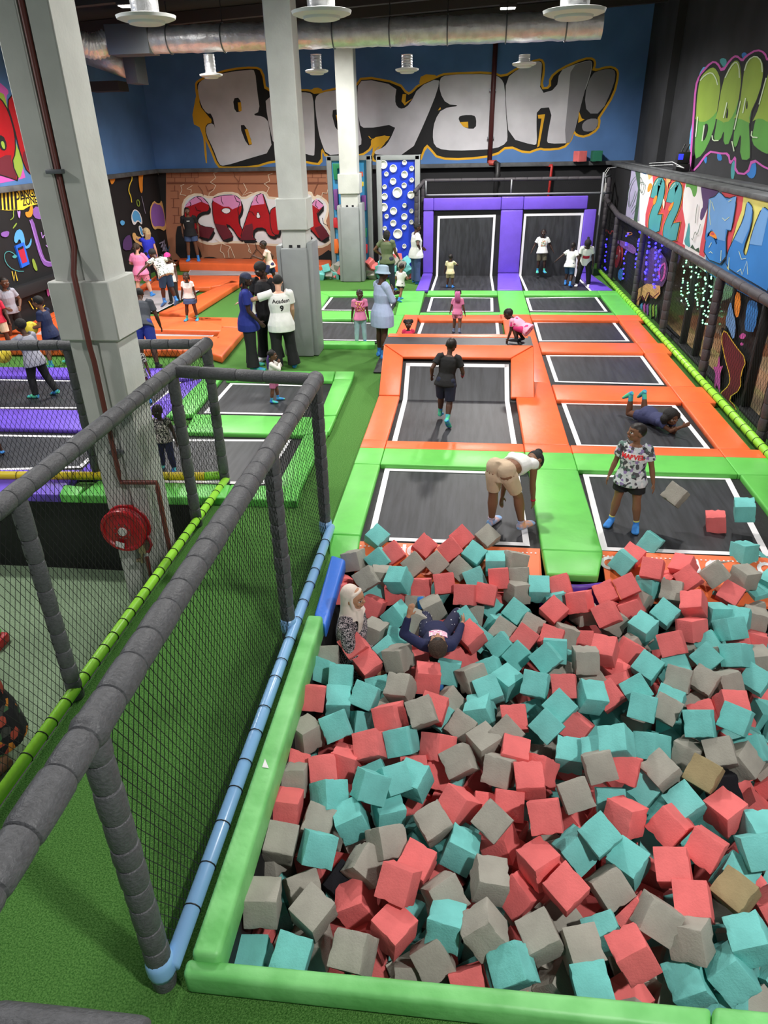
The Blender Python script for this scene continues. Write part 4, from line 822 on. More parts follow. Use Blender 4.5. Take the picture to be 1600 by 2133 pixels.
net(c, (-1.45, YW+.2, ZL), (1, 0, 0), (0, 0, 1), 5.2, ZT-ZL, .07, .002)
# ------------------------------------------------------------------ climbing walls
def climb(label, u0, u1, v0, v1, matr, y, name='climbing_wall'):
    a = ony(u0, v0, y); b = ony(u1, v0, y)
    r = empty(name, ((a.x+b.x)/2, y, 0), label, 'climbing wall')
    x0, x1, zt = a.x, b.x, a.z
    m = MB(); m.box((x0, y, 0), (x0+.14, y+.3, zt)); m.box((x1-.14, y, 0), (x1, y+.3, zt)); m.box((x0, y, zt-.12), (x1, y+.3, zt)); m.build('frame', PADG, r, bevel=.015)
    m = MB(); m.box((x0+.12, y+.06, 0), (x1-.12, y+.2, zt-.1)); m.build('panel', matr, r); return r
cw = climb('light blue climbing wall with brightly coloured block holds behind the column', 680, 772, 326, 328, mat('panel_sky', (66, 156, 208), .45), 23.05)
def hold(px, colr):
    pts = [ony(u, v, 23.1) for u, v in px]; m = MB(); m.prism([p+Vector((0, -.1, 0)) for p in pts], pts); o = m.build('hold', mat('hold_%d_%d_%d' % colr, colr, .5), cw, bevel=.015); fixnormals(o)
T8 = lambda L: [(670+x/6.957, 300+y/6.957) for x, y in L]
for L, cc in (([(165, 280), (300, 280), (300, 350), (235, 355), (240, 515), (185, 515)], (40, 140, 90)), ([(175, 655), (235, 645), (250, 950), (195, 950)], (122, 66, 140)), ([(175, 1070), (225, 1060), (245, 1140), (280, 1160), (285, 1290), (250, 1260), (235, 1210), (180, 1210)], (206, 40, 50)),
              ([(185, 1375), (240, 1370), (255, 1440), (290, 1450), (285, 1510), (255, 1510), (250, 1580), (195, 1580)], (240, 112, 40)), ([(545, 400), (600, 400), (605, 470), (560, 470)], (220, 90, 60)), ([(570, 545), (610, 545), (610, 610), (570, 620)], (240, 205, 60)),
              ([(580, 740), (645, 740), (650, 960), (590, 960)], (122, 66, 140)), ([(625, 1215), (655, 1215), (655, 1345), (630, 1350)], (40, 140, 90)), ([(635, 1450), (668, 1450), (668, 1580), (640, 1580)], (206, 40, 50)), ([(265, 1700), (300, 1690), (300, 1780), (270, 1790)], (240, 205, 60))): hold(T8(L), cc)
bw = climb('dark blue climbing wall with round white cup holds', 784, 874, 325, 325, mat('panel_blue', (30, 60, 190), .4), 23.1)
CUP = mat('cup_white', (222, 222, 216), .5)
for x, y, rr in ((897,297,50),(1040,355,46),(1203,270,29),(1307,355,30),(940,435,28),(1203,442,42),(1037,540,40),(1307,522,28),(914,620,28),(1197,600,33),(1099,703,62),(914,760,40),(1297,737,46),(903,915,50),(1203,890,28),(1043,970,46),(1303,970,28),(944,1047,28),(1200,1052,40),(1040,1146,40),(1303,1130,28),(918,1220,27),(1197,1203,32),(1105,1300,60),(920,1355,38),(1200,1480,28),(885,1500,30),(1050,1540,45)):
    p = ony(670+x/6.957, 300+y/6.957, 23.16); R = rr/6.957*23.9/FPX*1.0
    m = MB(); m.lathe(p, (0, 1, 0), [(-.05, R*.84), (-.055, R*.9), (-.05, R), (.0, R*1.02), (.03, R*1.02), (.03, 0)], 24); m.lathe(p, (0, 1, 0), [(-.05, R*.84), (-.012, R*.72), (-.01, 0)], 24)
    m.build('hold', CUP, bw, smooth='angle')
# ------------------------------------------------------------------ ducts, diffusers, lamps, pipes
dy = 18.2
d = empty('air_duct', (-2, dy, 5.7), 'long silver foil air duct hanging across the hall', 'duct')
a = ony(310, 84, dy); b = ony(1254, 52, dy); pts, rad = [], []; n = 90
for i in range(n+1):
    t = i/n; pts.append(a+(b-a)*t); rad.append(.265*(1+.02*math.sin(i*2.1)+.02*math.sin(i*.77)+(-.035 if i % 9 == 0 else 0)))
m = MB(); m.tube(pts, rad, 28); m.build('foil_sleeve', FOIL, d, smooth='angle')
for i in range(8):
    p = a+(b-a)*((i+.4)/8); m = MB(); m.tube([p+Vector((0, 0, .3)), Vector((p.x, p.y, zc(p.x)))], .012, 6); m.build('hanger', STEEL, d)
    m = MB(); ring = [p+Vector((0, .278*math.cos(q*PI/12), .278*math.sin(q*PI/12))) for q in range(25)]; m.tube(ring, .014, 6, cap=False); m.build('hanger_band', GALV, d, smooth=True)
a0 = ony(228, 55, dy); a1 = ony(376, 82, dy); m = MB(); m.box((a0.x, dy-.3, a1.z-.27), (a0.x+(a1.x-a0.x)*.6, dy+.3, a1.z+.3)); m.build('plenum_box', GALV, d, bevel=.01)
p = ony(228, 84, dy); q = ony(165, 88, dy-.3); pts = [p+(q-p)*(i/24)+Vector((0, 0, -.1*math.sin(PI*i/24))) for i in range(25)]
m = MB(); m.tube(pts, [.25*(1+.06*math.sin(i*2.4)) for i in range(25)], 20); m.build('flexible_hose', FOIL, d, smooth=True)
# second duct by the left wall
d2 = empty('air_duct', (-8, 21, 5.3), 'short dark duct with a square end hanging by the left blue wall', 'duct')
a = ony(176, 108, 20.5); b = ony(274, 142, 20.5); m = MB(); m.tube([a, b], .27, 20); m.build('foil_sleeve', FOIL, d2, smooth=True)
m = MB(); m.box((b.x-.05, b.y-.34, b.z-.36), (b.x+.26, b.y+.34, b.z+.3)); m.build('end_box', GALV, d2, bevel=.01); m = MB(); m.box((a.x, a.y-.3, b.z-.5), (b.x-.3, a.y+.3, b.z-.28)); m.build('under_tray', STEEL, d2)
m = MB(); m.tube([a+Vector((0, 0, .2)), Vector((a.x, a.y, zc(a.x)))], .015, 6); m.tube([b+Vector((0, 0, .2)), Vector((b.x, b.y, zc(b.x)))], .015, 6); m.build('hanger', STEEL, d2)
def diffuser(label, u, v, y, D, top, grp):
    p = ony(u, v, y); r = empty('air_diffuser', p, label, 'air diffuser', grp)
    m = MB(); R = D/2; m.tube([p+Vector((0, 0, z)) for z in (-.02, .0, .03, .035, .06)], [R*.8, R*.97, R, R*.95, R*.45], 28); m.build('rim', PLASTW, r, smooth='angle')
    m = MB(); m.tube([p+Vector((0, 0, z)) for z in (-.055, -.045, -.02)], [R*.5, R*.6, R*.62], 24); m.build('core', PLASTW, r, smooth='angle')
    n = 14; h = top-p.z; m = MB(); m.tube([p+Vector((0, 0, .05+h*i/n)) for i in range(n+1)], [R*.46*(1+.04*math.sin(i*2.3)) for i in range(n+1)], 20); m.build('neck', FOIL, r, smooth='angle'); return r
for i, (u, v, lab) in enumerate(((440, 158, 'small round diffuser under the duct, left of the big column'), (660, 150, 'small round diffuser under the duct between the two columns'), (848, 147, 'small round diffuser under the duct above the middle letters'), (1092, 135, 'small round diffuser under the duct beside the brown riser pipe'))):
    diffuser(lab, u, v, dy, .52, ony(u, 85, dy).z-.3, 'small diffusers below the duct')
for u, v, lab in ((305, 40, 'large white diffuser near the left lamp'), (670, 30, 'large white diffuser above the middle of the hall'), (1196, 28, 'large white diffuser above the right end of the duct')): diffuser(lab, u, v, 9.2, .66, 8.4, 'large diffusers near the camera')
# lamps in view, then unseen ones added to light the hall
LAMPM = mat('lamp_glow', (255, 250, 240), .5, emit=16)
def lamp(label, p, grp, power, size=.5, aim=None):
    r = empty('floodlight', p, label, 'lamp', grp)
    m = MB(); m.box((-.2, -.14, .03), (.2, .14, .12), c=p); m.build('housing', STEEL, r, bevel=.01)
    m = MB(); m.box((-.17, -.11, .015), (.17, .11, .029), c=p); m.build('lens', LAMPM, r)
    m = MB(); m.tube([Vector(p)+Vector((0, 0, .12)), Vector((p[0], p[1], zc(p[0])))], .014, 6); m.build('bracket', STEEL, r)
    ld = bpy.data.lights.new('lamp', 'SPOT'); ld.energy = power; ld.spot_size = math.radians(165); ld.spot_blend = .6; ld.shadow_soft_size = size; ld.color = (1, .975, .94)
    lo = bpy.data.objects.new('beam', ld); COL.objects.link(lo); lo.location = Vector(p)+Vector((0, 0, -.02)); setpar(lo, r)
    return r
LP = 1.0
p = ony(268, 12, 16); p.z = min(p.z, zc(p.x)-.4); lamp('glaring lamp beside the left large diffuser', p, 'ceiling lamps', 1500*LP, .25)
p = ony(1058, 20, 20.5); p.z = min(p.z, zc(p.x)-.4); lamp('glaring lamp above the duct near the brown riser pipe', p, 'ceiling lamps', 2600*LP, .25)
for i, (x, y, z, pw) in enumerate(((3.2, -.4, 7.4, 2500), (-.6, 9.8, 7.4, 1700), (3.4, 11.2, 7.4, 1300), (-7.5, 8.2, 7.4, 1500), (-4.5, 20, zc(-4.5)-.22, 1300), (-8.5, 15, 6.1, 700), (-7.5, 4.6, 6.5, 600), (6.8, 14.5, 2.8, 160), (6.8, 10, 2.8, 120))):  # unseen lights added to brighten hall and corridor; key positions read from shadows
    m = MB(); m.m = 0; m.box((-.2, -.14, .03), (.2, .14, .12), c=(x, y, z)); top = 2.9 if z < 3 else CZ if y < 12.9 else zc(x); m.tube([(x, y, z+.12), (x, y, top)], .014, 6); m.m = 1; m.box((-.17, -.11, .015), (.17, .11, .029), c=(x, y, z)); o = struct(m.build('trim_%d' % (40+i), [STEEL, LAMPM]))  # made-up lamp housing and lens for each added light, not building trim
    ld = bpy.data.lights.new('lamp', 'SPOT'); ld.energy = pw*LP; ld.spot_size = math.radians(165); ld.spot_blend = .6; ld.shadow_soft_size = .22; ld.color = (1, .975, .94)
    lo = bpy.data.objects.new('beam', ld); COL.objects.link(lo); lo.location = (x, y, z-.02); setpar(lo, o)
# brown riser pipe on the back wall with its black trap below
r = empty('riser_pipe', (.5, WALLB-.15, 3), 'dark red riser pipe running up the blue wall', 'pipe')
a = ony(1034, 60, WALLB-.14); b = ony(1020, 338, WALLB-.14); m = MB(); m.tube([b, Vector((b.x+.02, b.y, zc(b.x)-.02))], .075, 14); m.build('pipe', mat('pipe_maroon', (84, 40, 40), .5), r, smooth=True)
m = MB(); m.tube([b+Vector((0, 0, .02)), b+Vector((.02, -.05, -.02)), b+Vector((.22, -.1, -.02))], .085, 12); m.build('elbow', mat('pipe_coral', (180, 72, 62), .5), r, smooth=True)
m = MB(); q = b+Vector((.24, -.22, 0)); m.tube([q+Vector((-.06, .1, -.02)), q+Vector((.02, 0, -.05)), q+Vector((.03, 0, -.3)), q+Vector((.03, 0, -.36)), q+Vector((.0, 0, -.5)), q+Vector((0, 0, -1.2))], [.08, .09, .08, .11, .08, .08], 12); m.build('trap', BLACKV, r, smooth=True)
for zz in (.7, 2.0):
    m = MB(); m.box((-.11, -.02, -.03), (.11, .13, .03), c=b+Vector((0, 0, zz))); m.build('clamp', GALV, r)
o = MB(); p = ony(1150, 346, WALLB-.3); o.tube([p+Vector((-.15, .25, .0)), p+Vector((0, 0, .02)), p, p+Vector((-.05, 0, -1.25))], .04, 10); o = o.build('branch_pipe', REDPIPE, None, smooth=True, loc=p); tag(o, 'thin red branch pipe dropping from the back ledge', 'pipe')
# foam cubes on the ledge come with the pit cubes below.  small items on the right ledge
sp = onx(1418, 355, 4.95); sp.z = 3.08; s = empty('wireless_router', sp, 'black box with two stub aerials and a blue light on the right ledge', 'electronics')
m = MB(); m.box((-.16, -.16, 0), (.16, .16, .17), c=sp); m.build('base_box', BLACKV, s, bevel=.02); m = MB(); m.box((-.14, -.12, .17), (.14, .12, .42), c=sp); m.build('upper_box', BLACKV, s, bevel=.02)
for x in (-.05, .05):
    m = MB(); m.tube([sp+Vector((x, 0, .41)), sp+Vector((x+.06, 0, .58))], .016, 8); m.build('aerial', BLACKV, s)
m = MB(); m.box((-.13, -.125, .26), (-.02, -.119, .38), c=sp); m.build('status_light', mat('led_blue_dim', (50, 60, 255), .4, emit=1.2), s)
p = ony(1292, 391, WALLB-.02); s = empty('fire_sign', p, 'white strip sign with red fire symbols on the black back wall', 'sign')
m = MB(); m.box((-.5, -.015, -.15), (.5, .015, .15), c=p); m.build('plate', mat('sign_white', (226, 220, 214), .6), s)
RS = mat('sign_red', (206, 60, 54), .6)
m = MB(); c0 = p+Vector((.32, -.018, 0)); m.poly([c0+Vector((.1*math.cos(t*PI/10), 0, .1*math.sin(t*PI/10))) for t in range(20)]); m.build('reel_symbol', RS, s)
m = MB(); c0 = p+Vector((-.02, -.018, 0)); m.poly([c0+Vector(q) for q in ((-.04, 0, -.1), (.04, 0, -.1), (.04, 0, .04), (.015, 0, .07), (.06, 0, .1), (-.01, 0, .11), (-.04, 0, .04))]); m.build('extinguisher_symbol', RS, s)
m = MB(); c0 = p+Vector((-.34, -.018, 0)); m.poly([c0+Vector(q) for q in ((-.1, 0, .02), (-.02, 0, -.1), (.12, 0, .1), (.0, 0, .02))]); m.build('arrow_symbol', RS, s)
# ------------------------------------------------------------------ hose reel on the big column
hx = ony(262, 1100, C1Y-.18); r = empty('hose_reel', hx, 'red fire hose reel on the near white column', 'hose reel')
def disc(m, c, prof, seg=40):
    """lathe about the Y axis: prof = [(y, radius)]"""
    m.lathe(c, (0, 1, 0), [(prof[0][0], 0)]+list(prof)+[(prof[-1][0], 0)], seg)
RR = .255
m = MB(); disc(m, hx, [(-.075, .06), (-.078, .1), (-.07, .11), (-.07, .2), (-.085, .215), (-.085, RR-.01), (-.07, RR), (-.055, RR), (-.05, RR-.02), (-.045, .12)]); m.build('front_disc', REDP, r, smooth='angle')
m = MB(); disc(m, hx, [(.06, .1), (.065, RR-.01), (.075, RR), (.085, RR-.01), (.09, .05)]); m.build('back_disc', REDP, r, smooth='angle')
m = MB()
for k in range(5):
    rr = .15+.016*k
    for j in range(3): ring = [hx+Vector((rr*math.cos(t*PI/18), -.03+.034*j, rr*math.sin(t*PI/18))) for t in range(37)]; m.tube(ring, .017, 6, cap=False)
m.build('hose', mat('hose_red', (150, 30, 38), .45), r, smooth=True)
m = MB(); disc(m, hx, [(-.1, .001), (-.1, .045), (-.08, .05), (-.07, .05)]); m.build('hub', mat('hub_white', (214, 212, 208), .45), r, smooth='angle')
for k in range(8):
    t = k*PI/4+.3; c0 = hx+Vector((.085*math.cos(t), -.079, .085*math.sin(t))); m = MB(); disc(m, c0, [(-.006, .001), (-.006, .008), (0, .009)], 8); m.build('bolt', GALV, r)
m = MB(); m.box((-.05, -.0895, -.035), (.05, -.086, .035), R=Matrix.Rotation(.3, 3, 'Y'), c=hx+Vector((-.06, 0, -.165))); m.build('notice', mat('notice_white', (226, 226, 224), .6), r)
m = MB(); m.box((.12, -.05, -.29), (.2, .12, -.18), c=hx); m.tube([hx+Vector((.16, -.02, -.24)), hx+Vector((.13, -.03, -.36)), hx+Vector((.13, -.03, -.42))], .02, 10); m.tube([hx+Vector((.07, -.05, -.385)), hx+Vector((.13, -.03, -.385))], .022, 10); m.build('valve', mat('brass', (178, 160, 130), .3, metal=.8), r, smooth='angle')
m = MB(); m.tube([hx+Vector((.22, .02, -.1)), hx+Vector((.26, 0, -.2)), hx+Vector((.22, -.02, -.29)), hx+Vector((.15, -.01, -.26))], .016, 8); m.build('hose_tail', mat('hose_red', (150, 30, 38), .45), r, smooth=True)
m = MB(); m.box((-.05, .09, -.2), (.05, .175, .2), c=hx); m.build('bracket', REDP, r)
# supply pipe up the groove
w = C1X1-C1X0; gx = C1X0+w*.52; fy = C1Y-.045
r = empty('supply_pipe', (gx, fy, LOWZ), 'rust brown water pipe down the front of the near white column', 'pipe')
zk = ony(290, 1003, fy).z; zb_ = ony(330, 1010, fy); zend = ony(340, 1195, fy).z
pts = [(gx, C1Y+.02, 8.4), (gx, C1Y+.02, z_a+.3), (gx, fy-.05, z_a+.08), (gx, fy-.05, z_b-.05), (gx, fy-.03, z_b-.2), (gx, fy-.03, zk+.1), (gx, fy-.03, zk), (zb_.x, fy-.03, zk+.01), (zb_.x, fy-.03, zk-.06), (zb_.x+.0, fy-.03, zend), (zb_.x, fy-.03, zend-.05), (hx.x+.13, fy-.06, zend-.05), (hx.x+.13, fy-.06, hx.z-.42)]
m = MB(); m.tube(pts, .026, 10); m.build('pipe', PIPE, r, smooth='angle')
for v in (355, 940):
    z0 = ony(225, v, C1Y).z; m = MB(); m.box((gx-.075, C1Y-.06, z0-.018), (gx+.075, C1Y+.03, z0+.018)); m.build('clamp', GALV, r, bevel=.006)
# hose reel in the far right corner
q = onx(1290, 535, 4.33); r = empty('hose_reel', q, 'red hose reel behind the fence among the blue fairy lights', 'hose reel')
m = MB(); m.lathe(q, (1, 0, 0), [(-.06, 0), (-.06, .3), (-.04, .31), (0, .27), (.04, .31), (.05, .3), (.05, 0)], 32); m.build('drum', mat('reel_dark_red', (140, 26, 34), .35), r, smooth='angle'); m = MB(); m.tube([q+Vector((-.09, 0, 0)), q+Vector((-.06, 0, 0))], .06, 16); m.build('hub', GALV, r)
cb = MB()
for off in (0, .06): cb.tube([ony(1256, 420, 24.6)+Vector((off, 0, 0)), ony(1258, 362, 24.6)+Vector((off, 0, 0)), ony(1266, 350, 24.7)+Vector((off, 0, 0)), ony(1330, 346, 25.0)+Vector((0, 0, off)), onx(1400, 343, 4.8)+Vector((0, 0, off)), onx(1425, 350, 4.8)], .009, 6)
o = cb.build('cable', PLASTW, None, smooth=True, loc=ony(1330, 346, 25)); tag(o, 'white cables looping over the corner of the right ledge', 'cable')
p = onx(50, 530, WALLL+.02); s = empty('notice_frame', p, 'bright blue notice frame with a red poster on the black left wall', 'notice')
V2 = lambda px, dx: [onx(u, v, WALLL+dx) for u, v in px]
m = MB(); a = V2([(33, 513), (50, 505), (62, 550), (46, 558)], .05); m.prism(a, [q-Vector((.045, 0, 0)) for q in a]); fixnormals(m.build('frame', mat('frame_blue', (40, 110, 236), .4), s))
m = MB(); m.poly(V2([(37, 519), (49, 514), (57, 545), (47, 549)], .055)); m.build('poster', mat('poster_red', (196, 40, 70), .6), s); m = MB(); m.poly(V2([(37, 517), (48, 512), (49, 517), (38, 522)], .058)); m.build('poster_header', BLACK, s)
# ------------------------------------------------------------------ fairy lights
BL = mat('led_blue', (50, 40, 255), .4, emit=9); GLM = mat('led_green', (150, 255, 190), .4, emit=3.5); WIRE = mat('wire_dark', (20, 40, 28), .6)
def curtain(label, cols, matr, x, rad, col):
    r = empty('fairy_lights', onx(*cols[0][0], x), label, 'fairy lights', None)
    for (u0, v0), (u1, v1), n in cols:
        a = onx(u0, v0, x); b = onx(u1, v1, x); m = MB(); m.tube([a, b], .004, 4); m.build('wire', WIRE, r)
        for i in range(n):
            p = a+(b-a)*((i+.5)/n)+Vector((random.uniform(-.02, .02), random.uniform(-.07, .07), random.uniform(-.04, .04))); m = MB(); m.ball(p, rad, nu=8, nv=5); m.build('bulb', matr, r, smooth=True)
    a = onx(*cols[len(cols)//2][0], x-.1); b = onx(*cols[len(cols)//2][1], x-.1); c = (a+b)/2
    ld = bpy.data.lights.new('glow', 'POINT'); ld.energy = 8; ld.color = col; ld.shadow_soft_size = .3; lo = bpy.data.objects.new('glow', ld); COL.objects.link(lo); lo.location = c; setpar(lo, r)
ZZ = lambda x, y: (1240+x/4.2667, 450+y/4.2667)
curtain('hanging blue fairy lights behind the far end of the fence', [(ZZ(105, 200), ZZ(80, 560), 11), (ZZ(290, 130), ZZ(240, 560), 11), (ZZ(405, 120), ZZ(350, 460), 12), (ZZ(490, 150), ZZ(440, 560), 14), (ZZ(540, 230), ZZ(520, 650), 12), (ZZ(590, 200), ZZ(550, 580), 10)], BL, 4.31, .026, (.25, .2, 1))
curtain('hanging green fairy lights in front of the glass doors', [(ZZ(800, 350), ZZ(760, 780), 15), (ZZ(850, 400), ZZ(810, 850), 16), (ZZ(910, 410), ZZ(900, 820), 13), (ZZ(980, 450), ZZ(950, 980), 18), (ZZ(1045, 500), ZZ(990, 980), 16)], GLM, 4.33, .017, (.45, 1, .6))
